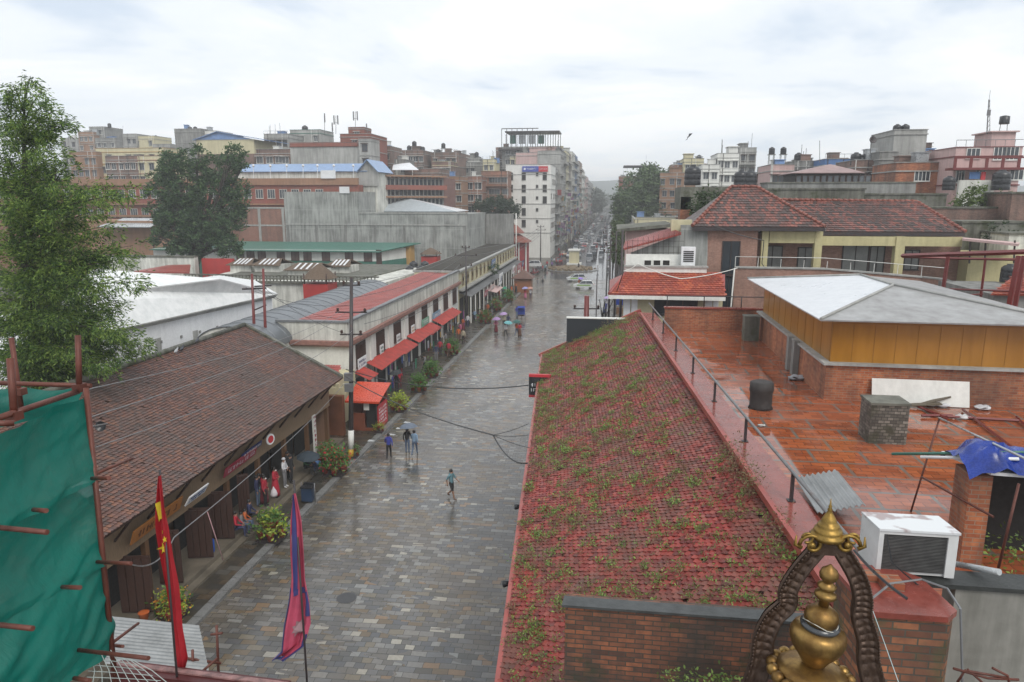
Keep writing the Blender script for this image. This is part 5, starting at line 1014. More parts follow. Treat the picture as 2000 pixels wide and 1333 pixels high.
a, b = D(192, 443, 120), D(296, 443, 120); m = MB(); m.slab([(a.x, 119.5, a.z), (b.x, 119.5, a.z), (b.x, 125, a.z + 1.4), (a.x + 1.5, 125, a.z + 1.4)], .15, (0, 0, 1)); m.build('roof', M['tin'], bw)
m = MB(); m.tube((D(302, 500, 121.9).x, 121.9, 3), (D(302, 500, 121.9).x, 121.9, 12), .12, n=6); m.build('downpipe', M['woodd'], bw)
# ================================================================== SCAFFOLD WITH GREEN NET, flags, corrugated shelter
n = NT('green_net'); f = n.noise(n.pos, 1.2, 5); c = n.mix(f, (.0, .11, .085), (.002, .22, .165)); c = n.mix(n.ramp(n.noise(n.pos, 12, 4), [(.5, 0), (.8, .3)]), c, (.02, .08, .065))
n.out(c, .55, n.bump(n.noise(n.map(n.pos, (1, 1, .3), (0, 0, 0), (.3, .2, 0)), 4, 8, .68, .6), .7, .05)); tr = n.t.nodes.new('ShaderNodeBsdfTranslucent'); n.L(c, tr.inputs[0]); ms = n.t.nodes.new('ShaderNodeMixShader'); ms.inputs[0].default_value = .4; n.L(n.b.outputs[0], ms.inputs[1]); n.L(tr.outputs[0], ms.inputs[2]); tp = n.t.nodes.new('ShaderNodeBsdfTransparent'); m2 = n.t.nodes.new('ShaderNodeMixShader'); n.L(n.ramp(n.noise(n.pos, 1.7, 5), [(.45, .02), (.75, .14)]), m2.inputs[0]); n.L(ms.outputs[0], m2.inputs[1]); n.L(tp.outputs[0], m2.inputs[2]); n.L(m2.outputs[0], n.t.nodes['Material Output'].inputs[0]); M['net'] = n.m
def netsheet(c00, c10, c11, c01, label, seed, sag=.22, amp=.045, nu=60, nv=60):
    c00, c10, c11, c01 = map(V, (c00, c10, c11, c01)); nr = (c10 - c00).cross(c01 - c00).normalized()
    if nr.y > 0: nr = -nr
    def fn(i, j):
        p = c00.lerp(c10, i).lerp(c01.lerp(c11, i), j); w_ = math.sin(math.pi * i) * math.sin(math.pi * min(1, j + .1))
        fold = amp * noise.noise(V((i * 4 + j * 2, j * 2.2, seed))) + amp * .5 * noise.noise(V((i * 11 + j * 6, j * 5, seed + 3))) + amp * .22 * math.sin(26 * (i * .6 + j * .55) + 3 * noise.noise(V((i * 3, j * 3, seed))))
        return p + nr * (fold + .16 * w_) + V((0, 0, -sag * j * math.sin(math.pi * i) * (1 - j) - .05 * abs(math.sin(i * 7 + seed)) * (1 - j)))
    m = MB(); m.grid(fn, nu, nv); return tag(m.build('safety_net', M['net']), label, 'netting', 'green netting on the scaffold')
a0, b0 = D(-120, 905, 4.4), D(165, 768, 6.5)
netsheet(a0, b0, D(187, 938, 6.35), D(-120, 1110, 4.4), 'uppermost sheet of green netting on the scaffold', 1, .1)
netsheet(D(-120, 1090, 4.45), D(186, 928, 6.4), D(203, 1105, 6.2), D(-120, 1290, 4.4), 'second sheet of green netting below the top one', 4)
netsheet(D(-120, 1270, 4.5), D(202, 1092, 6.25), D(222, 1270, 6.1), D(-60, 1480, 4.4), 'lowest creased sheet of green netting on the scaffold', 7, .3, .07)
netsheet(D(-60, 750, 8.2), D(160, 757, 7.6), D(150, 800, 7.6), D(-60, 850, 8.2), 'far side strip of green netting behind the pipes', 9, .05, .04, 24, 10)
# grey string mesh hanging at the foot
m = MB()
for k in range(9): m.path([D(180 + k * 9, 1270 + abs(k - 4) * 4, 5.9), D(185 + k * 14, 1310, 5.85), D(180 + k * 20, 1345, 5.8)], .004, 3)
for k in range(6): m.path([D(178 - k * 2, 1275 + k * 12, 5.89), D(225 + k * 6, 1282 + k * 11, 5.88), D(250 + k * 16, 1290 + k * 10, 5.87)], .004, 3)
tag(m.build('string_mesh', P('pale_string', (.35, .4, .38), .7)), 'ragged grey string mesh hanging below the green netting', 'netting')
sf = thing('scaffold', 'rusty red-brown pipe scaffold around the green netting', 'scaffold', D(60, 1333, 6))
for pts, r in ((((152, 655, 6.7), (155, 765, 6.6)), .03), (((20, 700, 5.6), (28, 815, 5.5)), .032), (((22, 660, 7.6), (42, 800, 7.5)), .03), (((-20, 748, 6.6), (178, 754, 6.7)), .026), (((-30, 826, 5.1), (152, 765, 6.6)), .03), (((-20, 828, 4.6), (28, 827, 4.7)), .024), (((-10, 775, 8), (45, 762, 8)), .03),
               (((168, 758, 6.5), (226, 1340, 6.0)), .028)):
    m = MB(); m.path([D(*p) for p in pts], r, 8); m.build('pipe', M['rust'], sf)
for pts in (((180, 935, 6.0), (213, 934, 5.6)), ((-10, 1030, 4.4), (92, 1040, 4.3)), ((66, 996, 5.0), (90, 998, 4.8)), ((190, 1098, 6.1), (256, 1101, 5.9)), ((122, 1147, 5.2), (156, 1148, 5.0)), ((-10, 1220, 4.3), (64, 1228, 4.2)), ((153, 1270, 5.6), (290, 1286, 5.2)), ((188, 925, 6.4), (258, 896, 7.2)), ((222, 1254, 6.2), (270, 1218, 7)), ((222, 1261, 6.2), (240, 1263, 6)), ((145, 1325, 5.2), (175, 1330, 5.1))):
    m = MB(); m.path([D(*p) for p in pts], .017 if pts[0][0] in (188, 222) else .02, 8); m.build('putlog', M['rust'], sf)
for p in ((155, 757, 6.62), (28, 812, 5.5), (40, 765, 7.5)): m = MB(); q_ = D(*p); m.box(q_.x - .05, q_.y - .05, q_.z - .04, q_.x + .05, q_.y + .05, q_.z + .04); m.build('coupler', M['rust'], sf)
p = D(200, 832, 9); t = thing('loudspeaker', 'small dark horn loudspeaker fixed over the arcade roof by the net', 'lamp', p)  # a horn loudspeaker on an arm, not a lamp
m = MB(); m.lathe(p, [(.02, 0), (.04, .03), (.075, .07), (.07, .07), (.03, .02)], 14, (.3, -1, .2)); m.build('horn', M['black'], t); m = MB(); m.tube(p + V((0, .1, 0)), D(176, 834, 8), .01, n=5); m.build('arm', M['steel'], t)
# flags
def flag(name, label, top, bot, edgeL, edgeR, mats, seed, extra=None, Yf=6.5):
    t = thing(name, label, 'flag', D(*bot)); m = MB(); m.path([D(*top), D(*bot)], .012, 8); m.build('pole', M['steel_dark'], t)
    n_ = len(edgeL)
    def fn(i, j):
        k = min(n_ - 2, int(j * (n_ - 1))); f = j * (n_ - 1) - k
        a = V(edgeL[k]).lerp(V(edgeL[k + 1]), f); b = V(edgeR[k]).lerp(V(edgeR[k + 1]), f); p = a.lerp(b, i)
        w_ = (b - a).length; return D(p.x, p.y, Yf + (p.z if True else 0)) + V((0, -.045 * math.sin(i * 8 + j * 3 + seed) * min(1, w_ / 30) - .02 * math.sin(i * 19 + j * 7), 0))
    m = MB(); m.grid(fn, 40, 90); m.build('cloth', mats[0], t)
    return t, fn
red = P('flag_red', (.36, .012, .02), .6, .3, 2.5, 0, .3, 30); yel = P('flag_yellow', (.6, .45, .03), .6, .2)
t, fn = flag('red_flag', 'limp red flag with yellow stars hanging on a pole', (312, 918, 6.6), (352, 1400, 6.2),
    [(311, 930, 0), (308, 985, 0), (309, 1030, 0), (316, 1090, 0), (326, 1160, 0), (334, 1230, 0), (342, 1300, 0), (350, 1333, 0)],
    [(313, 930, 0), (322, 985, 0), (330, 1030, 0), (336, 1090, 0), (345, 1150, 0), (352, 1230, 0), (363, 1290, 0), (354, 1335, 0)], [red], 1)
def onflag(fn, pts, off=.02):   # patch lying on the cloth
    m = MB(); m.add([fn(i, j) + V((0, -off, 0)) for i, j in pts], [tuple(range(len(pts)))]); m.add([fn(i, j) + V((0, -off + .004, 0)) for i, j in pts[::-1]], [tuple(range(len(pts)))]); return m
s_ = onflag(fn, [(.06, .13), (.46, .128), (.5, .2), (.52, .235), (.3, .232), (.14, .25), (.12, .2)]); s_.build('large_star', yel, t)
def star(cx, cy, rx, ry): return [(cx + (rx if k % 2 == 0 else rx * .42) * math.sin(math.pi * k / 5), cy - (ry if k % 2 == 0 else ry * .42) * math.cos(math.pi * k / 5)) for k in range(10)]
for q_ in ((.26, .385, .3, .03), (.72, .335, .1, .016), (.6, .3, .05, .01)): onflag(fn, star(*q_)).build('small_star', yel, t)
pink = P('flag_crimson', (.5, .08, .14), .6, .35, 2, 0, .3, 30); navy = P('flag_navy', (.05, .055, .19), .6, .3)
t, fn = flag('crimson_flag', 'crimson double-pennant flag with blue border drooping on a pole', (574, 938, 7.1), (604, 1400, 6.7),
    [(573, 965, 0), (566, 1020, 0), (565, 1080, 0), (567, 1130, 0), (562, 1175, 0), (553, 1225, 0), (551, 1270, 0), (535, 1285, 0)],
    [(576, 965, 0), (588, 1020, 0), (594, 1080, 0), (598, 1130, 0), (606, 1175, 0), (609, 1215, 0), (597, 1258, 0), (556, 1288, 0)], [pink], 4, Yf=7.)
def strip(f, i0, i1, j0, j1, n_=24, off=.012, mt=navy, nm='border'):
    m = MB(); m.grid(lambda i, j: f(i0(j) + (i1(j) - i0(j)) * i, j0 + (j1 - j0) * j) + V((0, -off, 0)), 3, n_); m.build(nm, mt, t)
strip(fn, lambda j: .42 - .1 * j, lambda j: .72 - .25 * j, 0, .5); strip(fn, lambda j: 0, lambda j: .14, .5, 1.); strip(fn, lambda j: .82 - .06 * j, lambda j: 1, .5, .66); strip(fn, lambda j: .86, lambda j: 1, .78, 1.)
strip(fn, lambda j: 0, lambda j: 1, .492, .53, 4); strip(fn, lambda j: 0, lambda j: 1, .965, 1., 4)
m = onflag(fn, [(.55 + .22 * math.cos(a) * (1 if k % 2 else .6), .74 + .055 * math.sin(a) * (1 if k % 2 else .6)) for k, a in enumerate([2 * math.pi * k / 16 for k in range(16)])], .014); m.build('sun_emblem', P('faded_white', (.4, .25, .27), .7, .3), t)
m = onflag(fn, [(.08, .2), (.4, .22), (.36, .27), (.1, .29)], .014); m.build('moon_emblem', P('faded_white', (.4, .25, .27), .7, .3), t)
# shelter
sh_ = thing('tin_shelter', 'corrugated tin sheet shelter on rusty poles at the lower left', 'shelter', D(330, 1300, 12.5))
a, b, c, d = D(205, 1206, 14.2), D(416, 1229, 14.6), D(365, 1308, 13.0), D(205, 1296, 12.6)
m = MB(); corr(m, d, a - d, b - a + V((0, 0, .02)), (a - d).length, 2.25, .15, .05); m.build('sheet', P('worn_tin', (.3, .31, .31), .4, .4, 1.5, .5), sh_)
for pts in (((423, 1222, 13.6), (428, 1345, 13.6)), ((376, 1270, 13.2), (378, 1345, 13.2)), ((362, 1286, 13.2), (432, 1296, 13.5)), ((395, 1312, 13), (425, 1286, 13.3)), ((412, 1240, 13.6), (434, 1237, 13.6))):
    m = MB(); m.path([D(*p) for p in pts], .03, 6); m.build('pole', M['rust'], sh_)
bm_ = thing('roof_beam', 'dark red painted gutter beam crossing the bottom edge', 'beam', D(380, 1333, 6.4))
a, b = D(225, 1300, 6.4), D(560, 1342, 6.2); ab = (b - a) / 2; m = MB(); m.obox((a + b) / 2 + V((0, 0, -.13)), ab, (0, .1, 0), (0, 0, .13)); m.build('beam', P('oxblood', (.075, .012, .012), .45, .4), bm_)
m = MB(); m.obox((a + b) / 2 + V((0, .02, .012)), ab, (0, .03, 0), (0, 0, .01)); m.build('flashing', P('worn_flashing', (.3, .16, .15), .5, .8, 9), bm_)
# ================================================================== RIGHT HOTEL
M['hotel_tile'] = tilem('weathered_roof_tile', [(.27, .1, .08), (.17, .1, .09), (.32, .13, .1), (.1, .08, .075), (.24, .1, .08), (.07, .065, .06)], .5, (.055, .055, .052), .7, .45)
M['red_tile'] = tilem('bright_red_tile', [(.42, .09, .05), (.36, .07, .04), (.48, .12, .06), (.3, .06, .04)], .42, (.12, .05, .04), .5, .6)
ht = thing('hotel', 'pink brick hotel with cream columns and weathered hipped tile roofs', 'building', (12, 56, 0))
def hiproof(eL, eR, bk, apL, apR, tw, th, mt, parent, sides=True):
    """front slope + hip sides: eave corners eL, eR (front), depth bk, ridge ends apL, apR"""
    eL, eR, apL, apR = V(eL), V(eR), V(apL), V(apR); U = (eR - eL).normalized(); mid = (apL + apR) / 2; S = mid - eL; S = S - U * S.dot(U); sl = S.length; S.normalize()
    uL, uR = (apL - eL).dot(U), (apR - eL).dot(U); W_ = (eR - eL).length
    ins = lambda u, v: uL * v / sl - .05 < u < W_ - (W_ - uR) * v / sl + .05
    m = MB(); tiles(m, eL, U, S, W_, sl, tw, th, .05, .08, ins, .01); m.build('roof', mt, parent)
    bL, bR = eL + V((0, bk, 0)), eR + V((0, bk, 0)); m = MB()
    for pts in ([eL, eR, apR, apL], [eR, bR, apR], [bR, bL, apL, apR], [bL, eL, apL]): m.slab([p - V((0, 0, .02)) for p in pts], .08, (0, 0, 1))
    m.build('roof_deck', M['hotel_tile'], parent)
    m = MB()
    for p, q_ in ((eL, apL), (eR, apR), (apL, apR)):
        k = int((q_ - p).length / .4); dd = (q_ - p) / k
        for i in range(k): m.path([p + dd * i + V((0, 0, .08)), p + dd * (i + 1.08) + V((0, 0, .05))], [.13, .1], 6)
    m.build('ridge_tile', M['red_tile'] if False else P('ridge_clay', (.26, .09, .065), .5, .5, 3), parent)
    m = MB(); m.obox((eL + eR) / 2 + V((0, .05, -.16)), (eR - eL) / 2, (0, .04, 0), (0, 0, .12)); m.build('fascia', M['steel_dark'], parent)
Y1, Y2 = 52., 54.
eL, eR = D(1352, 443, Y1), D(1612, 439, Y1); eR.z = eL.z
hiproof(eL, eR, 9, D(1428, 366, Y1 + 4.4), D(1478, 366, Y1 + 4.4), .24, .32, M['hotel_tile'], ht)
eL2, eR2 = D(1600, 449, Y2 - .5), D(1885, 458, Y2 - .5); eL2.z = eR2.z = (eL2.z + eR2.z) / 2; eL2.x -= 2.5
hiproof(eL2, eR2, 10, V((eL2.x - 1, Y2 + 4.5, D(1560, 391, Y2 + 4.5).z)), D(1790, 395, Y2 + 4.5), .24, .32, M['hotel_tile'], ht)
zE = eL.z - .3; xa, xb = D(1380, 500, 52.6).x, D(1478, 500, 52.6).x; x_end = D(1880, 500, 55).x
m = MB(); m.box(xa, 52.6, 0, xb, 60, zE); m.box(xb, 55.4, 0, x_end, 62, zE - .3); m.build('wall', M['brick_pale'], ht)
zr_ = D(1700, 530, 53).z; zb1 = D(1540, 475, 52.8).z; zb2 = D(1700, 480, 53.8).z
m = MB(); m.box(xb, 52.5, 0, x_end + 6, 55.4, zr_ - 1.0); m.build('balcony_floor', M['conc_light'], ht)
for px, Yp, wd in ((1496, 52.6, .45), (1601, 52.6, .5), (1762, 53.3, .6)): p = D(px, 450, Yp); m = MB(); m.box(p.x - wd / 2, Yp, zr_ - 1.0, p.x + wd / 2, Yp + wd, zE - .02 if px < 1700 else eL2.z - .3); m.build('column', M['yellow_pl'], ht)
p, q_, r_ = D(1496, 470, 52.7), D(1601, 470, 52.7), D(1878, 485, 53.4)
m = MB(); m.box(p.x + .225, 52.66, zb1, q_.x - .25, 53.0, zE - .03); m.box(q_.x + .25, 53.4, zb2, r_.x, 53.8, eL2.z - .32); m.build('beam', M['yellow_pl'], ht)
for px, py, ww_, hh_, YY in ((1427, 505, 1.1, 2.3, 52.59), (1422, 575, 1.1, 2.8, 52.59)):
    p = D(px, py, YY); window(ht, p, 0, ww_, hh_, M['steel_dark'], M['glass'], False, 1)
for px, py, ww_, hh_ in ((1508, 503, 1.3, 1.6), (1572, 505, .95, 1.5), (1670, 505, 1.7, 1.9), (1712, 508, .9, 1.9), (1780, 508, .9, 1.3)):
    p = D(px, py, 55.38); window(ht, p, 0, ww_, hh_, M['steel_dark'], P('pale_curtain', (.25, .26, .25), .4), False, 1)
# long brick parapet in front of the hotel
pw = thing('hotel_parapet', 'long pink brick parapet with pale coping below the hotel balcony', 'wall', (16, 50, 0))
pts = [D(1436, 524, 49.5), D(1640, 530, 49.5), D(1790, 548, 47), D(2050, 640, 40)]; ztop = 11.9
m = MB()
P2 = [V((D(x, y, yy).x, yy, D(x, y, yy).z)) for x, y, yy in ((1436, 524, 49.5), (1610, 527, 49.5), (1800, 543, 49.5), (1848, 548, 48), (2060, 620, 42))]
for a, b in zip(P2[:-1], P2[1:]): m.add([a, b, V((b.x, b.y, 5)), V((a.x, a.y, 5)), a + V((0, .3, 0)), b + V((0, .3, 0)), V((b.x, b.y + .3, 5)), V((a.x, a.y + .3, 5))], [(3, 2, 1, 0), (4, 5, 6, 7), (0, 1, 5, 4), (0, 4, 7, 3), (1, 2, 6, 5)])
m.build('wall', M['brick_pale'], pw)
m = MB()
for a, b in zip(P2[:-1], P2[1:]): m.obox((a + b) / 2 + V((0, .14, .05)), (b - a) / 2, (0, .22, 0), (0, 0, .05))
m.build('coping', M['conc_light'], pw)
m = MB(); m.path([p + V((0, .1, .75)) for p in P2[:4]], .022, 6)
for k in range(9): p = P2[0].lerp(P2[2], k / 8); m.tube((p.x, p.y + .1, p.z), (p.x, p.y + .1, p.z + .75), .02, n=5)
m.build('railing', M['white'], pw)
m = MB(); a = P2[0]; m.tube((a.x - .05, a.y - .05, a.z), (a.x - .3, a.y - .1, 5), .05, n=6); m.build('downpipe', M['white'], pw)
# small annexe: white balcony, concrete gable wall, red tile roofs
an = thing('hotel_annexe', 'small white annexe with bright red tile roof and louvred balcony wall', 'building', (3.5, 48, 0))
a, b = D(1190, 573, 46), D(1416, 579, 46); a.z = b.z = (a.z + b.z) / 2; ap0, ap1 = D(1222, 533, 48.6), D(1416, 537, 48.6); ap0.z = ap1.z = (ap0.z + ap1.z) / 2
Uu = (b - a).normalized(); S_ = ap1 - b; S_ -= Uu * S_.dot(Uu); sl = S_.length; S_.normalize(); u0 = (ap0 - a).dot(Uu)
m = MB(); tiles(m, a, Uu, S_, (b - a).length, sl, .24, .28, .045, .08, lambda u, v: u > u0 * v / sl); m.build('roof', M['red_tile'], an)
m = MB(); m.slab([a, b, ap1, ap0], .08, (0, 0, 1)); bk = a + V((0, 8, 0)); m.slab([bk, a, ap0], .08, (0, 0, 1)); m.path([a, ap0], .12, 6); m.build('roof_deck', M['tin_red'], an)
m = MB(); m.box(a.x - .05, 45.9, a.z - .32, b.x + .03, 46.05, a.z - .1); m.build('fascia', M['white'], an)
m = MB(); xw = D(1217, 600, 46.8).x; m.box(xw, 46.8, 0, b.x, 47.2, a.z - .12); m.build('wall', M['cream'], an)
m = MB()
for px0, px1 in ((1218, 1232), (1233, 1246), (1377, 1392), (1393, 1404)): p, q_ = D(px0, 600, 46.7), D(px1, 600, 46.7); m.box(p.x, 46.7, 5, q_.x - .03, 46.78, a.z - .15)
m.build('shutter', M['white_clean'], an)
p = D(1320, 594, 46.79); window(an, p, 0, 2.6, 1.3, M['steel_dark'], M['glass'], False, 2)
m = MB(); p, q_ = D(1222, 522, 48.8), D(1380, 526, 48.8); m.box(p.x, 48.7, 0, q_.x, 49.0, p.z); m.build('balcony_wall', M['white'], an); zb_ = p.z
m = MB(); m.box(p.x - .1, 48.6, p.z, q_.x + .1, 49.1, p.z + .12); m.build('balcony_cap', M['conc_light'], an)
m = MB(); p, q_ = D(1222, 516, 50), D(1352, 520, 50); m.box(p.x, 50, 5, q_.x, 50.2, D(1222, 497, 50).z); m.build('vent_wall', M['white'], an)
for px in (1265, 1283, 1301): p = D(px, 514, 49.99); window(an, p, 0, .45, .35, M['white'], M['dark'], False, 0)
g0, g1, g2, g3 = D(1232, 497, 52.5), D(1382, 497, 52.5), D(1382, 440, 52.5), D(1330, 440, 52.5)
m = MB(); m.slab([g0 + V((0, 0, -5)), g1 + V((0, 0, -5)), g1, g2, g3, D(1330, 457, 52.5), g0 + V((0, 0, .1))], .3, (0, -1, 0)); m.build('gable_wall', M['conc_grid'], an)
a3, b3 = D(1218, 486, 51.8), D(1330, 456, 51.8); m = MB(); c3, d3 = D(1222, 472, 54), D(1308, 447, 54); m.slab([a3, b3, d3, c3], .12, (0, 0, 1))
dd = (b3 - a3)
for k in range(26): m.path([a3.lerp(b3, k / 25) + V((0, 0, .03)), c3.lerp(d3, k / 25) + V((0, 0, .03))], .04, 4)
m.build('lean_to_roof', M['tin_red'], an)
m = MB(); p = D(1312, 430, 53); m.box(p.x, 53, 8, D(1352, 430, 53).x, 54, p.z); m.build('cream_block', M['cream'], an)
t = thing('balcony_air_conditioner', 'tall white air conditioner on the annexe balcony', 'air conditioner', D(1343, 520, 49.5)); p, q_ = D(1330, 520, 49.5), D(1357, 520, 49.5); zt = D(1340, 483, 49.5).z
m = MB(); m.box(p.x, 49.4, zb_, q_.x, 49.9, zt); m.build('casing', M['white_clean'], t); m = MB()
for k in range(6): m.box(p.x + .12, 49.36, zb_ + .35 + k * .13, q_.x - .12, 49.39, zb_ + .42 + k * .13)
m.build('grille', M['dark'], t)
m = MB()
for k in range(12): x = D(1225 + k * 10, 500, 51.7).x; m.tube((x, 51.7, 10), (x, 51.7, D(1225, 470 - k * 2, 51.7).z), .012, n=4)
for k in range(6): m.tube((D(1225, 500, 51.7).x, 51.7, 11.6 + k * .4), (D(1335, 500, 51.7).x, 51.7, 11.6 + k * .4), .012, n=4)
tag(m.build('wire_mesh', M['steel_dark']), 'rusty wire mesh fence in front of the grey gable wall', 'fence')
wb2 = thing('flat_roof_shop', 'small mossy flat-roofed building left of the annexe roof', 'building', (3, 62, 0)); p, q_ = D(1212, 445, 60), D(1312, 437, 60); m = MB(); m.box(p.x + .5, 60, 0, q_.x, 66, p.z - .15); m.build('wall', M['pink'], wb2); m = MB(); m.slab([(p.x - .3, 59.3, p.z - .1), (q_.x, 59.3, q_.z), (q_.x, 67, q_.z), (p.x - .3, 67, p.z)], .25, (0, 0, 1)); m.build('roof', M['conc_moss'], wb2)
m = MB(); pb = D(1216, 470, 58.5); m.tube((pb.x, 58.8, 0), (pb.x, 58.8, pb.z + .8), .12, n=6); m.build('pillar', M['steel_dark'], wb2)
br2 = thing('brick_stack', 'tall narrow brick wall stack with plants beside the hotel roof', 'wall', (9, 66, 0)); p, q_ = D(1330, 385, 66), D(1350, 385, 66); m = MB(); m.box(p.x, 66, 0, q_.x, 68, p.z); m.box(q_.x, 66.5, 0, D(1420, 400, 66).x, 68, D(1400, 410, 66).z); m.build('wall', M['brick_orange'], br2); m = MB(); p, q_ = D(1332, 365, 65), D(1430, 362, 65); m.box(p.x, 66, D(1400, 410, 66).z, q_.x, 72, p.z); m.build('upper_wall', M['conc_moss'], br2)
# black board edge standing above the mossy roof (back of a hoarding)
a, b = D(1107, 622, 43.3), D(1236, 626, 43.3); bb = thing('hoarding', 'dark blank hoarding with a white top edge behind the mossy roof', 'hoarding', (a.x, 43.3, 5)); m = MB(); m.box(a.x, 43.3, 5.2, b.x, 43.6, a.z); m.build('board', P('slate_board', (.02, .026, .032), .5, .3), bb); m = MB(); m.box(a.x - .02, 43.25, a.z, b.x, 43.65, a.z + .06); m.build('top_edge', M['white'], bb)
t = thing('hanging_sign', 'black projecting sign with red top and bottom bands under the mossy eave', 'sign', D(1042, 755, 36)); p, q_ = D(1033, 732, 36.5), D(1054, 776, 36.5); m = MB(); m.box(p.x, 36.5, q_.z, q_.x + .6, 36.62, p.z); m.build('board', M['black'], t); m = MB(); m.box(p.x, 36.47, p.z - .12, q_.x + .6, 36.65, p.z + .02); m.box(p.x, 36.47, q_.z - .02, q_.x + .6, 36.65, q_.z + .1); m.build('band', M['banner_red'], t); m = MB(); marks(m, (p.x + .12, 36.48, q_.z + .25), (1, 0, 0), (0, 0, 1), .5, .55, 2, 3, 1); m.build('lettering', M['letter'], t)
for i, (px, py) in enumerate(((1010, 989), (988, 1139))): p = D(px, py, 18 if i else 23); m = MB(); m.lathe(p + V((.15, 0, 0)), [(.03, 0), (.07, .08), (.1, .2), (.09, .24)], 10, (-1, -.1, -.1)); m.tube(p, p + V((.9, 0, .1)), .02, n=5); tag(m.build('spot_lamp', M['black']), ('small black spot lamp poking out below the middle of the mossy eave', 'small black spot lamp nearest the camera under the mossy eave')[i], 'lamp', None)
# red steel frame on the right
fr = thing('pergola_frame', 'maroon steel pergola frame on the roof to the right of the hotel', 'steel frame', (20, 40, 9.8))
def bar(pts, r=.09): m = MB(); m.path([D(*p) for p in pts], r, 4); m.build('bar', M['maroon'], fr)
bar(((1762, 500, 44), (2010, 492, 36)), .12); bar(((1765, 502, 44), (1850, 505, 44), (2010, 508, 40)), .07); bar(((1852, 500, 43), (1841, 572, 43)), .11); bar(((1925, 505, 42), (1915, 585, 42)), .07); bar(((1990, 500, 36), (1968, 612, 36)), .13); bar(((2001, 500, 37.5), (1980, 612, 37.5)), .12); bar(((1845, 565, 43), (2010, 570, 38)), .05); bar(((1880, 577, 42), (1920, 575, 42)), .04)
cn = thing('metal_canopy', 'thin pink-edged canopy roof at the right end of the hotel', 'canopy', D(1920, 480, 50)); m = MB(); m.slab([D(1880, 466, 50), D(1990, 477, 47), D(1992, 474, 55), D(1880, 464, 56)], .14, (0, 0, 1)); m.build('roof', M['pink'], cn)
for px in (1895, 1925, 1982): m = MB(); m.path([D(px, 470, 50), D(px - 2, 515, 50)], .06, 5); m.build('post', M['steel_dark'], cn)
rr_ = thing('red_roof_corner', 'small red tile roof at the far right edge', 'building', (26, 40, 0)); a, b = D(1935, 575, 41), D(2080, 580, 41); b.z = a.z; c_ = D(1985, 535, 44.5); m = MB(); Uu = V((1, 0, 0)); S_ = V((0, c_.y - a.y, c_.z - a.z)); sl = S_.length; S_.normalize(); u0 = c_.x - a.x; tiles(m, a, Uu, S_, b.x - a.x, sl, .24, .28, .045, .08, lambda u, v: u > u0 * v / sl); m.slab([a, b, (b.x, c_.y, c_.z), c_], .06, (0, 0, 1)); m.build('roof', M['red_tile'], rr_); m = MB(); m.box(a.x + .3, 41.3, 0, b.x, 48, a.z - .05); m.build('wall', M['conc'], rr_)
xq = D(1890, 520, 54).x; m = MB(); m.box(xq, 54, 0, xq + 9, 60, D(1900, 500, 54).z); o = tag(m.build('yellow_wall', M['yellow_pl']), 'pale yellow wall behind the maroon steel frame', 'wall'); tank((D(1970, 545, 47).x, 47, D(1970, 552, 47).z), 'dark blue-black water tank behind the maroon steel frame', .9)
# mossy walls in the middle right band
for k, (px0, px1, py, Y, dp, mt, lb) in enumerate(((1480, 1690, 368, 74, 8, 'conc_moss', 'long mossy concrete roof edge behind the hotel roofs'), (1690, 1850, 378, 76, 6, 'conc_moss', 'mossy stepped roof wall below the orange brick house'), (1820, 1975, 404, 66, 3, 'brick_dull', 'old brick boundary wall right of the hotel roof'), (1880, 2010, 432, 60, 3, 'conc_moss', 'damp grey retaining wall with moss right of the hotel'), (1972, 2080, 455, 56, 6, 'white_dirty', 'stained white house corner with dark window at the right edge'), (1978, 2080, 375, 64, 5, 'brick_dull', 'tall old brick house at the right edge'), (1500, 1790, 356, 84, 4, 'conc', 'low grey parapet wall behind the pink-roofed pavilion'))):
    p, q_ = D(px0, py, Y), D(px1, py, Y); t = thing('old_wall', lb, 'wall', (p.x, Y, 0)); m = MB(); m.box(p.x, Y, 0, q_.x, Y + dp, p.z - .15); m.build('wall', M[mt], t); m = MB(); m.box(p.x - .1, Y - .1, p.z - .148, q_.x + .1, Y + dp, p.z); m.build('coping', M['conc_moss'], t)
    if k == 4: window(t, (p.x + 2.0, Y - .01, p.z - 1.6), 0, .8, 1.4, M['woodd'], M['dark'], False, 0)
# ================================================================== CITY RIGHT
B = M
city('low red brick house with flat dark canopy beyond the far right-hand tree', 1209, 1283, 345, 300, 14, B['brick_red'], fb=4, lb=4, poles=4, name='brick_house', parapet=1.2)
p, q_ = D(1218, 324, 300), D(1285, 324, 300); m = MB(); m.box(p.x, 298, p.z - .5, q_.x, 312, p.z); o = tag(m.build('canopy_roof', B['steel_dark']), 'dark flat canopy on the red brick house by the street', 'canopy')
city('grey low house left of the brown roof block on the right skyline', 1286, 1335, 336, 250, 12, B['conc_light'], fb=4); city('pale brown roof block left of the white towers', 1312, 1338, 322, 255, 12, B['brown_wall'], fb=3)
city('cream house with green roof garden left of the white towers', 1336, 1375, 310, 210, 12, B['cream'], fb=3, tanks=((.8, 1.3, .4),), bands=B['conc'], stair=((.05, .5, 2.2),))
city('white three-window house in front of the white tower', 1371, 1406, 322, 170, 11, B['white'], fb=2, bars=1); city('white tower block with brown box on its roof', 1402, 1444, 300, 172, 12, B['white'], fb=3, stair=((.55, .98, 2.4),), poles=3)
city('tall grey terraced tower with spiky roof columns on the right skyline', 1445, 1478, 289, 185, 12, B['conc_light'], fb=2, rb=2, poles=5, balc={0: 'f', 1: 'f', 2: 'f'}, stair=((.1, .5, 2),))
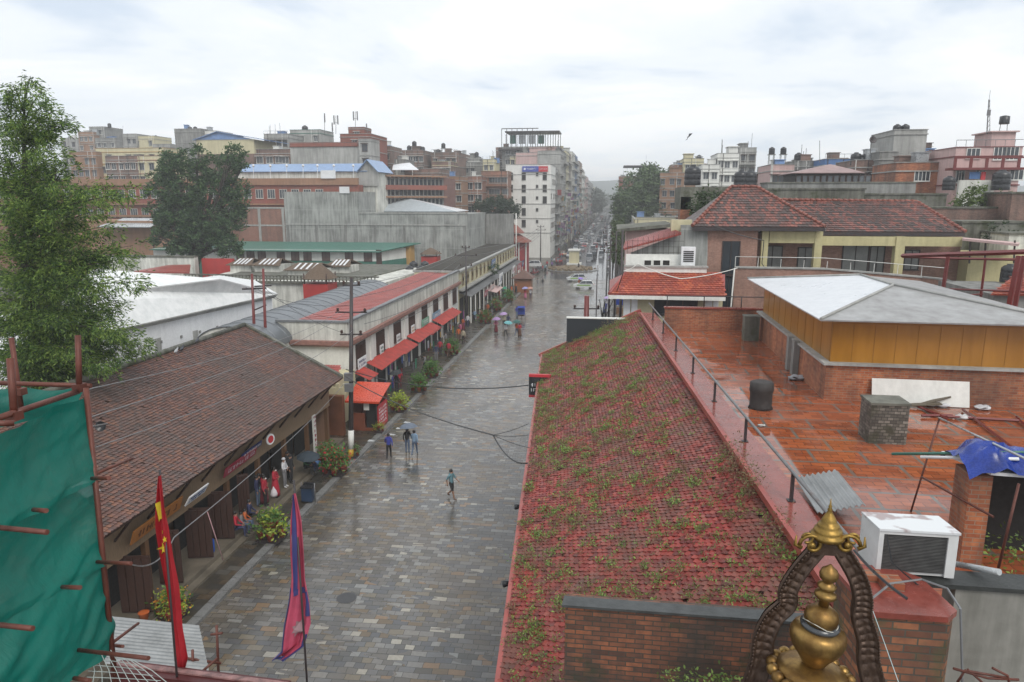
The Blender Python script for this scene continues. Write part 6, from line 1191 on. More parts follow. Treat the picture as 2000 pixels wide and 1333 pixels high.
city('low brown house below the grey terraced tower', 1475, 1530, 340, 130, 10, B['brick_dull'], fb=3); city('beige house carrying two tanks on tall stands', 1506, 1552, 322, 120, 10, B['pink'], fb=3, tanks=((.12, .9, 2.6), (.62, .9, 2.6)))
city('grey brick house with one tank and a roof shed right of the tank stands', 1552, 1590, 315, 135, 10, B['conc'], fb=2, tanks=((.35, 1.5, .6),), poles=3)
city('blue painted house behind the pink-roofed pavilion', 1612, 1680, 311, 128, 10, B['blue_pl'], fb=3, railing=True)
city('brick house with a blue tank block left of the tall grey tower', 1672, 1722, 313, 105, 9, B['brick_dull'], fb=2, tanks=((.2, 1.4, .3), (.65, 1.4, .3)))
city('low rounded grey wing beside the tall grey tower', 1719, 1755, 297, 103, 9, B['conc'], fb=0)
t = city('tall windowless grey tower house on the right skyline', 1748, 1812, 254, 108, 9, B['conc_light'], fb=1, rb=1, tanks=((.25, 1.1, .1), (.5, 1.1, .1)), parapet=.5)
city('white narrow house right of the tall grey tower', 1812, 1828, 296, 112, 8, B['white'], fb=0, tanks=((.9, 1.6, -.4),))
city('orange brick house with a white four-pane window', 1752, 1836, 318, 92, 8, B['brick_orange'], fb=0); hh = bpy.data.objects['city_house.%03d' % 0] if False else None
t = [o for o in C.objects if o.get('label') == 'orange brick house with a white four-pane window'][0]; window(t, D(1801, 344, 91.98), 0, 1.6, 1.1, B['white'], B['glass'], False, 3)
# pink-roofed pavilion
pv = thing('roof_pavilion', 'rooftop pavilion with pinkish hipped roof and dark glass walls', 'building', D(1610, 360, 90)); e0, e1 = D(1548, 338, 92), D(1690, 338, 92); ap = D(1622, 321, 96); zc = e0.z; b0, b1 = V((e0.x, 100, zc)), V((e1.x, 100, zc)); ap.z = D(1622, 321, 96).z
m = MB()
for pts in ([V((e0.x, 92, zc)), V((e1.x, 92, zc)), ap], [V((e1.x, 92, zc)), b1, ap], [b1, b0, ap], [b0, V((e0.x, 92, zc)), ap]): m.slab(pts, .08, (0, 0, 1))
m.build('roof', P('pinkish_roof', (.3, .2, .19), .5, .3), pv); m = MB(); m.box(e0.x + .5, 92.6, 0, e1.x - .5, 99, zc - .05); m.build('wall', B['dark'], pv)
for k in range(12): window(pv, (e0.x + .9 + k * .72, 92.58, zc - 1.1), 0, .5, 1.5, B['woodd'], P('grey_glass', (.1, .11, .12), .2), False, 0)
m = MB(); m.box(e0.x, 91, 0, e1.x + 2, 92.3, D(1600, 364, 91).z); m.build('terrace', B['conc_light'], pv)
# pink and white house with red balcony
ph = city('pink and white house with maroon balcony rail and rooftop tower on the right', 1868, 1998, 288, 88, 9, B['pink'], fb=0, name='balcony_house', bands=B['maroon'], stair=((.62, .98, 2.6),), railing=True)
for px, py, w_, h_ in ((1901, 300, 1.3, 1.0), (1953, 300, 1.2, 1.3), (1977, 300, 1.2, 1.3), (1875, 345, .8, 1.2), (1915, 342, .9, .9), (1985, 342, 1.3, 1.0)): window(ph, D(px, py, 87.98), 0, w_, h_, B['white'], B['glass'], False, 2)
m = MB(); a, b = D(1862, 328, 86), D(2005, 328, 86); m.box(a.x, 86, a.z - .25, b.x, 88, a.z); m.box(a.x, 86, a.z + .95, b.x, 86.1, a.z + 1.1)
k = a.x
while k < b.x: m.box(k, 86, a.z, k + .3, 86.12, a.z + .95); k += 1.6
m.build('balcony', B['maroon'], ph)
m = MB()
for c_, x in (('blue_pl', 1900), ('banner_red', 1918)): pass
a, b = D(1893, 350, 86.5), D(1915, 336, 86.5); m.box(a.x, 86.5, a.z, b.x, 86.6, b.z); m.build('blue_screen', B['blue_pl'], ph); m = MB(); a, b = D(1915, 354, 86.5), D(1926, 336, 86.5); m.box(a.x, 86.5, a.z, b.x, 86.6, b.z); m.build('red_screen', B['banner_red'], ph)
m = MB(); a, b = D(1872, 368, 85.5), D(1944, 352, 85.5); m.box(a.x, 85.5, 0, b.x, 85.9, b.z); m.build('lower_wall', B['white_dirty'], ph)
tank(D(1953, 372, 84), 'dark water tank right of the white lower wall of the pink house', 1.7); tank(D(1852, 372, 84), 'dark water tank left of the white lower wall of the pink house', 1.2)
tw = thing('tower_tank', 'small water tank on stilts above the pink house roof tower', 'water tank', D(1961, 250, 91)); p = D(1961, 243, 91); m = MB(); m.lathe(p, [(.5, 0), (.52, .05), (.5, .85), (.1, .95)], 12); m.build('tank', B['black'], tw); m = MB()
for a in (-.35, .35): m.tube((p.x + a, 91, p.z), (p.x + a * 1.4, 91, p.z - 2.2), .04, n=4)
m.build('leg', B['steel'], tw)
def mast(label, px, py0, py1, Y, w_=.18, rungs=True):
    a, b = D(px, py1, Y), D(px + (2 if rungs else 0), py0, Y); m = MB()
    if rungs:
        for dx, dy in ((-w_, 0), (w_, 0), (0, w_)): m.path([a + V((dx, dy, 0)), b + V((dx * .3, dy * .3, 0))], .035, 4)
        n_ = int((b - a).length / .5)
        for k in range(n_): f0, f1 = k / n_, (k + 1) / n_; m.path([a.lerp(b, f0) + V((-w_ * (1 - .7 * f0), 0, 0)), a.lerp(b, f1) + V((w_ * (1 - .7 * f1), 0, 0))], .022, 4)
        m.obox(a.lerp(b, .62), (.16, 0, 0), (0, .1, 0), (0, 0, .3)); m.tube(b, b + V((0, 0, 1.0)), .02, n=4)
    else: m.path([a, b], .035, 5)
    return tag(m.build('antenna_mast', B['steel']), label, 'antenna')
mast('tall lattice antenna mast on the pink house roof', 1930, 195, 262, 90); mast('thin bare pole right of the pink-roofed pavilion', 1601, 275, 318, 95, rungs=False); mast('thin pole on the canopied brick house by the street', 1262, 303, 324, 300, rungs=False)
m = MB(); p = D(1700, 300, 104); q_ = D(1701, 276, 104); m.path([p, q_], .05, 5); m.lathe(q_, [(.1, 0), (.4, .25), (.5, .5), (.42, .5), (.1, .1)], 12, (.3, -1, .4)); tag(m.build('dish_antenna', B['steel_dark']), 'small dark dish on a thin pole left of the tall grey tower', 'antenna')
tank(D(1352, 362, 92), 'large dark water tank left of the hotel roof', 1.9); tank(D(1446, 366, 92), 'left of two large dark water tanks above the hotel roof', 1.6); tank(D(1463, 366, 92), 'right of two large dark water tanks above the hotel roof', 1.6)
tree('tree', 'broad green tree on the right side of the far street', (D(1262, 430, 205).x, 205, 0), 9, [((D(x, y, Y).x, Y, D(x, y, Y).z), (r, r, rz)) for x, y, Y, r, rz in ((1235, 395, 200, 5, 6), (1262, 370, 205, 6, 6), (1290, 385, 208, 6, 6), (1250, 415, 203, 6, 5), (1285, 415, 206, 6, 5), (1308, 400, 210, 5, 5), (1225, 425, 202, 4, 4), (1268, 352, 207, 4, 3), (1318, 380, 206, 4, 4), (1322, 415, 206, 4, 4), (1300, 360, 207, 4, 3))], leafm('dull_tree_green', [(.045, .075, .035), (.085, .135, .055), (.13, .19, .075)]), .9, 6, 46, tr=.4, seed=12)
tree('shrub', 'overgrown green shrub by the brick stack left of the hotel roof', (D(1380, 420, 64).x, 64, 9), 2.5, [((D(x, y, 64).x, 64, D(x, y, 64).z), (r, r, r * .7)) for x, y, r in ((1365, 405, 1.2), (1388, 395, 1.4), (1402, 388, 1.0), (1378, 412, 1.2))], leafm('shrub_green', [(.03, .05, .02), (.06, .1, .035)]), .3, 12, 30, tr=.1, seed=13, cat='plant')
tree('shrub', 'light green bushes on the old brick wall at the right', (D(1895, 400, 68).x, 68, 14), 1., [((D(x, y, 68).x, 68, D(x, y, 68).z), (r, r, r * .8)) for x, y, r in ((1890, 392, 1.2), (1905, 380, 1.0), (1880, 400, .8), (1945, 395, 1.2), (1965, 398, 1.1))], leafm('light_shrub', [(.05, .08, .02), (.14, .2, .05)]), .3, 12, 30, tr=.06, seed=14, cat='plant')
tree('shrub', 'dark ivy bush on the damp retaining wall', (D(1950, 470, 59).x, 59, 10), 2., [((D(x, y, 59).x, 58.8, D(x, y, 59).z), (r, .5, r)) for x, y, r in ((1950, 455, 1.0), (1965, 470, .8), (1940, 470, .8))], leafm('ivy', [(.02, .04, .015), (.04, .07, .02)]), .22, 14, 30, tr=.06, seed=15, cat='plant')
tree('hedge', 'green bushes along the pavement on the right of the street', (D(1205, 480, 110).x, 110, 0), 3, [((D(x, y, Y).x, Y, D(x, y, Y).z), (1.2, 3, 2.2)) for x, y, Y in ((1208, 470, 115), (1206, 450, 130), (1210, 490, 100), (1207, 440, 145))], leafm('hedge_green', [(.04, .06, .02), (.09, .13, .04)]), .4, 14, 30, tr=.15, seed=16, cat='plant')
# ================================================================== CENTRE
wt = house('white_tower', 'tall white building with blue and red banner on its top edge', D(988, 400, 205).x, -17.2, 205, 222, D(1030, 322, 205).z, B['white'], floors=4.05, fb=0, rb=4, pane=B['glass'], parapet=2.6, shade=False, bars=0)
for r, py in enumerate((365, 388, 411, 434, 457)):
    y_ = (345, 368.5, 391, 414, 437)[r]
    for c_, px in enumerate((998, 1023, 1064)):
        if r > 2 and c_ != 1: continue
        window(wt, D(px, y_, 204.97), 0, 1.05, 1.95, B['conc'], B['dark'], False, 0)
    window(wt, D(1049, y_ - 4, 204.97), 0, .55, .75, B['conc'], B['dark'], False, 0)
a, b = D(1020, 336, 204.6), D(1052, 325, 204.6); c_, d_ = D(1052, 336, 204.6), D(1070, 325, 204.6)
t = thing('roof_banner', 'blue and red advertising banner along the white building roof edge', 'sign', a); m = MB(); m.box(a.x, 204.55, a.z, b.x, 204.75, b.z); m.build('blue_panel', B['banner_blue'], t); m = MB(); m.box(c_.x + .003, 204.55, c_.z, d_.x, 204.75, d_.z); m.build('red_panel', B['banner_red'], t)
m = MB(); marks(m, a + V((1.3, -.06, .45)), (1, 0, 0), (0, 0, 1), 2.6, .75, 1, 21, 1); marks(m, c_ + V((.3, -.06, .5)), (1, 0, 0), (0, 0, 1), 1.9, .5, 1, 23, 1); m.box(a.x + .45, 204.5, a.z + .5, a.x + .95, 204.545, a.z + 1.05); m.build('lettering', B['letter'], t)
city('tall grey apartment slab with open roof frame behind the white building', 1050, 1095, 295, 236, 16, B['conc_light'], fb=0, rb=3, poles=3)
hc = city('wide mixed apartment block with cream corner flat behind the white building', 968, 1052, 288, 250, 16, B['brick_dull'], fb=5, balc={1: 'f', 2: 'f'}, bands=B['white'], ww=1.6)
city('small cream penthouse on the mixed apartment block', 996, 1018, 306, 246, 4, B['cream'], fb=2, parapet=.3)
rf = thing('roof_frame', 'dark steel pergola with canopy on top of the tallest apartment block', 'roof frame', D(1030, 285, 245)); z0, z1 = D(1030, 278, 245).z, D(1030, 251, 245).z
a, b = D(979, 280, 245), D(1090, 280, 245); xs = np.linspace(a.x, b.x, 12)
for k, x in enumerate(xs): m = MB(); m.tube((x, 246, z0 - 2), (x, 246, z1 - (.9 if k > 6 else 0)), .1, n=4); m.tube((x, 256, z0 - 2), (x, 256, z1 - .9), .1, n=4); m.build('post', B['steel_dark'], rf)
m = MB(); m.box(a.x, 245.6, z1 - .1, a.x + (b.x - a.x) * .65, 246, z1 + .15); m.box(a.x + 1, 246.5, z1 - 1.1, b.x + .3, 257, z1 - .7); m.build('canopy', B['steel_dark'], rf)
m = MB(); m.box(a.x - 1, 244.8, z0 - 2.6, b.x + 1.2, 257, z0 - 2.0); m.build('deck', B['steel_dark'], rf)
city('grey roof storey under the steel pergola', 980, 1092, 287, 247, 10, B['conc'], fb=6, parapet=.3, ww=1.7)
for i, (u0, u1, mt) in enumerate(((996, 1006, 'green_pl'), (1013, 1026, 'tin'), (1032, 1045, 'tin'), (1051, 1062, 'green_pl'))):
    a, b = D(u0, 277, 250), D(u1, 265, 250); m = MB(); m.box(a.x, 250, a.z - .6, b.x, 252, b.z); m.box(a.x - .08, 249.9, b.z, b.x + .08, 252.1, b.z + .1); tag(m.build('roof_cabin', B[mt]), ('dark green cabin leftmost under the steel pergola', 'pale cabin second under the steel pergola', 'pale cabin in the middle under the steel pergola', 'green cabin rightmost under the steel pergola')[i], 'cabin')
# left street row to the vanishing point
def strow(Y0, Y1, pyt, wall, label, **k):
    h = HC + (389 - pyt) * Y0 / 1440; return house('street_house', label, -17.2 - k.pop('dep', 14) , -17.2 + k.pop('out', 0), Y0, Y1, h, wall, zmin=0, rb=k.pop('rb', 4), frame=B['conc_light'], **k)
cols = ['conc_light', 'pink', 'conc', 'cream', 'brick_dull', 'white_dirty', 'blue_pl', 'conc_light', 'brown_wall', 'white', 'pink', 'conc_light', 'conc', 'cream']
specs = [(223, 236, 330, 'peeling grey'), (236.3, 250, 300, 'pink'), (250.3, 266, 298, 'raw concrete'), (266.3, 286, 297, 'cream'), (286.3, 305, 300, 'brown brick'), (305.3, 328, 299, 'stained white'), (328.3, 350, 305, 'blue'), (350.3, 380, 316, 'pale grey'), (380.3, 415, 317, 'tan'), (415.3, 460, 332, 'white'), (460.3, 510, 345, 'faded pink'), (510.3, 570, 352, 'light concrete'), (570.3, 650, 358, 'dark concrete'), (650.3, 760, 365, 'pale cream')]
for i, ((a, b, py, nm), c_) in enumerate(zip(specs, cols)):
    strow(a, b, py, B[c_], '%s street house, %s in the row receding behind the white building' % (nm, ('first', 'second', 'third', 'fourth', 'fifth', 'sixth', 'seventh', 'eighth', 'ninth', 'tenth', 'eleventh', 'twelfth', 'thirteenth', 'last')[i]), balc={k: 'r' for k in R.sample(range(9), 7)}, fb=2 if i > 1 else 0, tanks=((.4, 1.3, 1.),) if i in (3, 5, 8) else (), ww=1.5, wh=1.7, out=R.uniform(-.3, .5), stair=((.3, .9, 2.5),) if i % 2 else None, floors=3.2)
    n_ = 11 if i < 9 else 5
    for k in range(n_):   # projecting shop signs and hoardings down the facade
        y = R.uniform(a + 1, b - 1); z = R.uniform(2.5, 18); w_ = R.uniform(.8, 1.6); hh_ = R.uniform(.6, 2.2); cc = R.choice(((.25, .05, .05), (.06, .1, .25), (.3, .3, .3), (.3, .3, .3), (.3, .2, .1), (.05, .16, .13), (.5, .5, .48), (.17, .08, .17)))
        nmc = {(.25, .05, .05): 'red', (.06, .1, .25): 'blue', (.3, .3, .3): 'grey', (.3, .2, .1): 'tan', (.05, .16, .13): 'green', (.5, .5, .48): 'white', (.17, .08, .17): 'purple'}[cc]
        m = MB(); m.box(-17.0, y, z, -17.0 + w_, y + .15, z + hh_); o = m.build('projecting_sign', cloth(cc)); tag(o, '%s shop sign projecting over the pavement from the %s street house' % (nmc, nm), 'sign', '%s projecting signs on the %s house' % (nmc, nm))
for i, (a, b, py, c_, nm) in enumerate(((165, 182, 428, 'cream', 'cream low'), (182.3, 200, 424, 'white_dirty', 'stained'), (226, 240, 412, 'brick_dull', 'brick'), (240.3, 262, 400, 'conc', 'grey'), (312, 345, 350, 'brick_dull', 'dull brick'), (345.3, 400, 356, 'conc', 'raw grey'), (400.3, 470, 360, 'cream', 'yellowish'), (470.3, 560, 366, 'conc_light', 'pale concrete'), (560.3, 700, 370, 'pink', 'faded pink'))):
    h = HC + (389 - py) * a / 1440; house('street_house', '%s street house on the right side, %s from the annexe' % (nm, ('first', 'second', 'third', 'fourth', 'fifth', 'sixth', 'seventh', 'eighth', 'ninth')[i]), 5.2, 18, a, b, max(6, h), B[c_], lb=3, fb=2, frame=B['conc_light'], balc={1: 'f'}, shade=True)
tree('tree', 'dark roadside trees at the far end of the left pavement', (-15.5, 640, 0), 10, [((x, y, z), (7, 20, 9)) for x, y, z in ((-17, 600, 14), (-15, 660, 15), (-17, 720, 16), (-15, 790, 12))], leafm('far_green', [(.02, .035, .02), (.04, .06, .03)]), 3.2, 1.2, 60, tr=.5, seed=17, limbs=False)
tree('tree', 'dark trees beyond the footbridge at the end of the street', (-5, 1080, 0), 6, [((x, y, z), (16, 20, 10)) for x, y, z in ((-30, 1100, 12), (-5, 1120, 10), (14, 1080, 12), (-18, 1150, 14))], leafm('far_green2', [(.02, .035, .02), (.04, .06, .03)]), 4, .6, 60, tr=.5, seed=18, limbs=False)
fb_ = thing('footbridge', 'pale footbridge crossing the far end of the street', 'bridge', (-6, 820, 0)); m = MB(); m.box(-22, 820, 6.5, 10, 824, 8.6); m.build('deck', B['conc_light'], fb_); m = MB(); m.box(-22.2, 819.5, 9.6, 10.2, 824.5, 10.2); m.build('roof', B['tin_white'], fb_)
for x in (-21, -6, 9): m = MB(); m.box(x - .5, 821, 0, x + .5, 823, 6.5); m.box(x - .2, 821, 8.6, x + .2, 823, 9.6); m.build('pier', B['conc'], fb_)
tree('tree', 'low dark green tree beside the white building', (D(968, 440, 178).x, 178, 0), 6, [((D(x, y, 178).x, 178, D(x, y, 178).z), (r, r, r * .6)) for x, y, r in ((945, 402, 2.6), (968, 398, 3.), (990, 405, 3.), (1003, 415, 2.2), (960, 408, 3))], leafm('dark_green', [(.018, .04, .018), (.035, .07, .028)]), .6, 7, 36, tr=.3, seed=19)
# temple gate, poles, kiosk, pedestal, roundabout
tg = thing('temple_gate', 'small red pagoda-roofed gate shrine with white columns beside the street', 'shrine', (-21.5, 160, 0)); p = D(1046, 500, 162)
m = MB(); m.box(-25.4, 160, 0, -18.6, 164, 7.0); m.build('wall', P('shrine_red', (.36, .04, .045), .5, .3), tg)
for k in range(5): m = MB(); x = -25.2 + k * 1.6; m.lathe((x, 159.7, 0), [(.25, 0), (.18, .3), (.16, 6.6), (.25, 7)], 8); m.build('column', B['white'], tg)
for z, w_, h_ in ((7.0, 4.0, 1.8), (9.0, 2.4, 1.8)): m = MB(); c0 = (-22, 162); m.add([(c0[0] - w_, c0[1] - w_ * .8, z), (c0[0] + w_, c0[1] - w_ * .8, z), (c0[0] + w_, c0[1] + w_ * .8, z), (c0[0] - w_, c0[1] + w_ * .8, z), (c0[0] - w_ * .3, c0[1] - w_ * .24, z + h_), (c0[0] + w_ * .3, c0[1] - w_ * .24, z + h_), (c0[0] + w_ * .3, c0[1] + w_ * .24, z + h_), (c0[0] - w_ * .3, c0[1] + w_ * .24, z + h_)], [(3, 2, 1, 0), (4, 5, 6, 7), (0, 1, 5, 4), (1, 2, 6, 5), (2, 3, 7, 6), (3, 0, 4, 7)]); m.build('roof', B['brick_red'], tg)
m = MB(); m.lathe((-22, 162, 10.8), [(.3, 0), (.35, .2), (.15, .5), (.05, 1.0)], 8); m.build('finial', gold, tg)
pd = thing('pedestal', 'cream stone statue pedestal on the street roundabout', 'pedestal', (-9.3, 186, 0)); m = MB(); m.box(-10.6, 185, .3, -8.1, 187.5, 3.4); m.build('block', B['cream'], pd); m = MB(); m.box(-10.9, 184.7, 3.4, -7.8, 187.8, 3.8); m.box(-11.2, 184.4, 0, -7.5, 188.1, .3); m.build('moulding', B['white'], pd)
rb_ = tag(MB().lathe((-9.0, 171, .0), [(6.1, 0), (6.1, .08), (6.0, .1), (5.8, .05)], 28).build('roundabout_ring', M['stone']), 'low concrete ring round the statue roundabout', 'roundabout')
rs = np.random.RandomState(9); m = MB()
for k in range(260):
    a = rs.uniform(0, 6.28); r = rs.uniform(0, 5.8); x, y = -9 + r * math.cos(a), 171 + r * 1.0 * math.sin(a); s = rs.uniform(.2, .5); m.obox((x, y, .25 + s * .3), (s * .6, s * .2, 0), (-s * .2, s * .5, s * .1), (0, 0, s * .45))
tag(m.build('stone_rubble', P('rubble', (.2, .15, .09), .8, .5, 2)), 'heaped brown stones and litter filling the roundabout', 'rubble', kind='stuff')
ks = thing('kiosk', 'small brown brick kiosk with peaked tile roof by the far kerb', 'kiosk', (-15.6, 128, 0)); m = MB(); m.box(-17.0, 126.5, .0, -14.0, 129.5, 2.7); m.build('wall', P('kiosk_brown', (.26, .1, .04), .6, .3), ks)
ey = [V((-17.5, 126, 2.6)), V((-13.5, 126, 2.6)), V((-13.5, 130, 2.6)), V((-17.5, 130, 2.6))]; ap = V((-15.5, 128, 4.1)); m = MB()
for a, b in zip(ey, ey[1:] + ey[:1]): m.slab([a, b, ap], .08, (0, 0, 1))
m.build('roof', P('kiosk_roof', (.14, .07, .05), .6, .4), ks)
def pole(label, x, y, h, arms=((.9, 1.1), (1.6, .7)), r=.13, mat='steel_dark', lean=(0, 0), band=False, insul=True):
    t = thing('utility_pole', label, 'utility pole', (x, y, 0)); top = V((x + lean[0], y + lean[1], h)); m = MB()
    m.path([V((x, y, 0)), top], [r, r * .6], 10); m.build('pole', M[mat], t)
    if band:
        for z0_, z1_, c_ in ((.7, 1.9, 'white'), (.15, .7, 'ochreband')):
            if c_ == 'ochreband': M['ochreband'] = P('ochreband', (.5, .3, .02), .5, .2)
            m = MB(); f0, f1 = z0_ / h, z1_ / h; m.path([V((x, y, 0)).lerp(top, f0), V((x, y, 0)).lerp(top, f1)], r + .02, 10); m.build('painted_band', M[c_], t)
    for dz, hw in arms:
        c_ = V((x, y, 0)).lerp(top, (h - dz) / h); m = MB(); m.obox(c_, (hw, .12, 0), (0, .04, 0), (0, 0, .045)); m.build('cross_arm', M['steel_dark'], t)
        for s_ in (-.9, .9):
            if insul: m = MB(); m.lathe(c_ + V((hw * s_, 0, .05)), [(.05, 0), (.1, .05), (.07, .1), (.1, .15), (.05, .22)], 8); m.build('insulator', M['woodd'], t)
    return t, top
t1, top1 = pole('tall dark utility pole with yellow and white painted foot beside the red booth', -16.25, 42.0, 11.6, ((.5, .55), (2.2, 1.0), (3.6, .7)), .17, 'steel_dark', (-.1, 1.8), True)
for z in (4.5, 5.2): m = MB(); m.box(-16.5, 42.1, z, -16.0, 42.4, z + .5); m.build('junction_box', M['steel'], t1)
t2, top2 = pole('dark utility pole between the white and cream buildings', -18.6, 91.5, 10.6, ((.3, .5), (1.3, 1.5), (2.6, .8)), .15)
t3, top3 = pole('utility pole with lamp clusters in front of the white tall building', -17.0, 175, 10.3, ((.4, .8), (1.2, 1.2)), .16)
t4, top4 = pole('plain utility pole left of the red gate shrine', -25, 165, 9.4, ((.4, .8),), .14)
for i, (px, pyt, Yp) in enumerate(((1192, 470, 75), (1186, 440, 110), (1197, 430, 150), (1178, 425, 210), (1203, 452, 92))):
    x = D(px, 500, Yp).x; z = D(px, pyt, Yp).z; pole(('near right-hand pole wrapped in cables by the annexe', 'second slim pole on the right pavement', 'third slim pole on the right pavement', 'farthest slim pole on the right pavement', 'pale pole beside the green hedge on the right')[i], x, Yp, z, ((.5, .5), (1.2, .7)), .14, 'steel' if i % 2 else 'steel_dark')
t5, top5 = pole('reddish steel pole with wide insulator arm rising behind the dark hoarding', D(1145, 630, 52).x, 52, D(1140, 578, 52).z, ((.95, .95),), .3, 'maroon')
t6, top6 = pole('thin dark pole right of the reddish steel pole', D(1164, 630, 50).x, 50, D(1164, 543, 50).z, (), .06)
m = MB(); p = D(1180, 620, 55)
for k in range(30): a = V((p.x + R.uniform(-.5, .5), 55 + R.uniform(-.4, .4), R.uniform(3, 9))); m.path([a, a + V((R.uniform(-.3, .3), 0, -1.5)), a + V((R.uniform(-.4, .4), .2, -3))], .03, 4)
tag(m.build('cable_bundle', M['black']), 'tangled bundle of black cables around the right pole', 'cable')
fp = thing('flagpole', 'slim white pole rising beside the concrete block end wall', 'pole', G(1010, 500, 0)); p = V((-20.6, 157, 0)); m = MB(); m.path([p, D(1008, 417, 157)], .12, 8); m.build('pole', M['white'], fp)
for i in range(11):   # pavement poles hung with cable down both sides of the far street
    for sd, X_ in (('left', -14.9), ('right', 2.4)):
        y = (215 if sd == 'left' else 125) + i * 26; pole('cable-hung pole on the %s pavement of the far street' % sd, X_, y, 8.5 + R.random() * 1.5, ((.5, .8), (1.4, .5)), .14, 'steel_dark' if i % 2 else 'steel', insul=False)[0]['group'] = 'poles down the %s side of the far street' % sd
for sd, X_, y0 in (('left', -14.9, 215), ('right', 2.4, 125)):
    for k in range(4): wire('sagging cable run %s on the %s side of the far street' % (('highest', 'second from top', 'third from top', 'lowest')[k], sd), [(X_ + R.uniform(-.4, .4), y0 + 26 * i, 8.3 - .7 * k) for i in range(11)], .05, .7)
# H-frame transformer poles
hf = thing('twin_pole', 'rust-red twin pole frame with crossbar behind the arcade roof', 'utility pole', (-26, 48, 0))
for px, pt, pb in ((497, 535, 655), (519, 525, 665)): m = MB(); a, b = D(px, pb, 50), D(px - 5, pt, 50); m.path([V((a.x, 50, 0)), a, b], [.14, .12, .09], 8); m.build('pole', M['maroon'], hf)
m = MB(); m.path([D(473, 565, 50), D(520, 563, 50)], .07, 4); m.path([D(497, 560, 50), D(530, 558, 50)], .06, 4); m.path([D(497, 606, 50), D(520, 596, 50)], .05, 4); m.build('cross_arm', M['steel_dark'], hf)
# wires
wire('long pale wire sagging low over the arcade roof', [top1 + V((0, 0, -3.4)), D(170, 880, 12)], .012, .5, mat=M['steel']); wire('upper pale wire running over the arcade roof', [top1 + V((-.5, 0, -2.3)), D(178, 815, 11)], .012, .4, mat=M['steel'])
wire('second pale wire running over the arcade roof', [top1 + V((-.9, 0, -2.2)), D(176, 760, 11)], .011, .4, mat=M['steel']); wire('wire crossing in front of the arcade doors', [V((-16.3, 41.7, 5.2)), D(340, 1050, 14), D(250, 1100, 11)], .014, .3, mat=M['steel'])
wire('black service cable crossing the street to the hanging sign', [V((-16.3, 42, 6.0)), D(1032, 753, 36.5)], .03, .6); wire('heavy black cable crossing the street to the middle of the mossy eave', [V((-16.3, 41.8, 5.6)), D(963, 850, 26), D(1030, 905, 23)], .028, .35)
for i, (px, py) in enumerate(((1032, 828), (1032, 850), (1034, 875))): wire(('topmost', 'middle', 'lowest')[i] + ' thin branch of the black street cable', [D(963, 850, 26), D(px, py, 24.5)], .012, .05, 'thin cable branches over the street')
for k in range(5): wire('black power line between the two left utility poles, %s' % ('highest', 'second', 'third', 'fourth', 'lowest')[k], [top1 + V((R.uniform(-1, 1), 0, -.6 - .8 * k)), top2 + V((R.uniform(-1, 1), 0, -.5 - .9 * k))], .018, .8, 'power lines along the white building')
for k in range(4): wire('power line over the cream row, %s' % ('highest', 'second', 'third', 'lowest')[k], [top2 + V((R.uniform(-1, 1), 0, -.5 - k)), top3 + V((0, 0, -.4 - .6 * k))], .03, 1.2, 'power lines over the cream row')
for k in range(3): wire('wire from the twin pole to the near pole, %s' % ('upper', 'middle', 'lower')[k], [D(480 + 18 * k, 562, 50), top1 + V((0, 0, -1.8 - k))], .014, .5, 'wires from the twin pole')
wire('white cable sagging across the annexe to the hotel parapet', [D(1218, 530, 44), D(1245, 515, 44), D(1330, 545, 44), D(1440, 524, 49)], .03, .1, mat=M['white']); wire('black cable from the annexe corner down to the right pole', [D(1218, 530, 44), D(1196, 590, 48), D(1170, 640, 50)], .03, .1)
wire('wire mesh line at the annexe gable', [D(1390, 440, 50), D(1492, 470, 50), D(1488, 515, 50), D(1505, 530, 50)], .03, .1)
# ================================================================== CITY LEFT
L = lambda *a, **k: city(*a, **k)
L('small grey house peeping above the near tree on the left', 118, 150, 270, 260, 10, B['conc_light'], fb=2); L('beige brick house with grey roof storey on the left skyline', 152, 182, 258, 240, 12, B['brown_wall'], fb=3); L('grey roof storey beside the beige brick house', 174, 203, 248, 243, 10, B['conc'], fb=2, parapet=.3, tanks=((1.1, 1.2, .2),))
L('low grey-green house right of the beige brick house', 185, 226, 270, 238, 10, B['conc'], fb=3); L('grey house with pale roof box and dish pole', 238, 265, 262, 230, 10, B['conc_light'], fb=3); L('beige flat-roofed house left of the tall plain wall', 262, 300, 266, 231, 10, B['cream'], fb=3, tanks=((.9, 1.2, -.2),)); L('low pale house between the skyline houses', 298, 332, 282, 225, 10, B['conc_light'], fb=3)
L('plain grey concrete house with two roof tanks on the left skyline', 340, 392, 252, 215, 12, B['conc'], fb=0, tanks=((.45, 1.2, .3), (.65, 1.2, .3))); L('white panelled house behind the blue gable roof', 392, 422, 256, 217, 10, B['white'], fb=0)
mast('dish pole between the left skyline houses', 240, 246, 275, 225, rungs=False)
L('yellow-banded long house behind the trees on the left', 186, 322, 290, 180, 10, B['cream'], fb=8, bands=B['ochre']); L('brick house with white arched gateway behind the near tree', 135, 188, 297, 178, 8, B['brown_wall'], fb=4); L('low brick house below the yellow-banded house', 205, 275, 305, 165, 8, B['brick_dull'], fb=6); L('house with red and yellow roof rail behind the dark tree', 268, 318, 305, 160, 8, B['cream'], fb=3, bands=B['brick_red'])
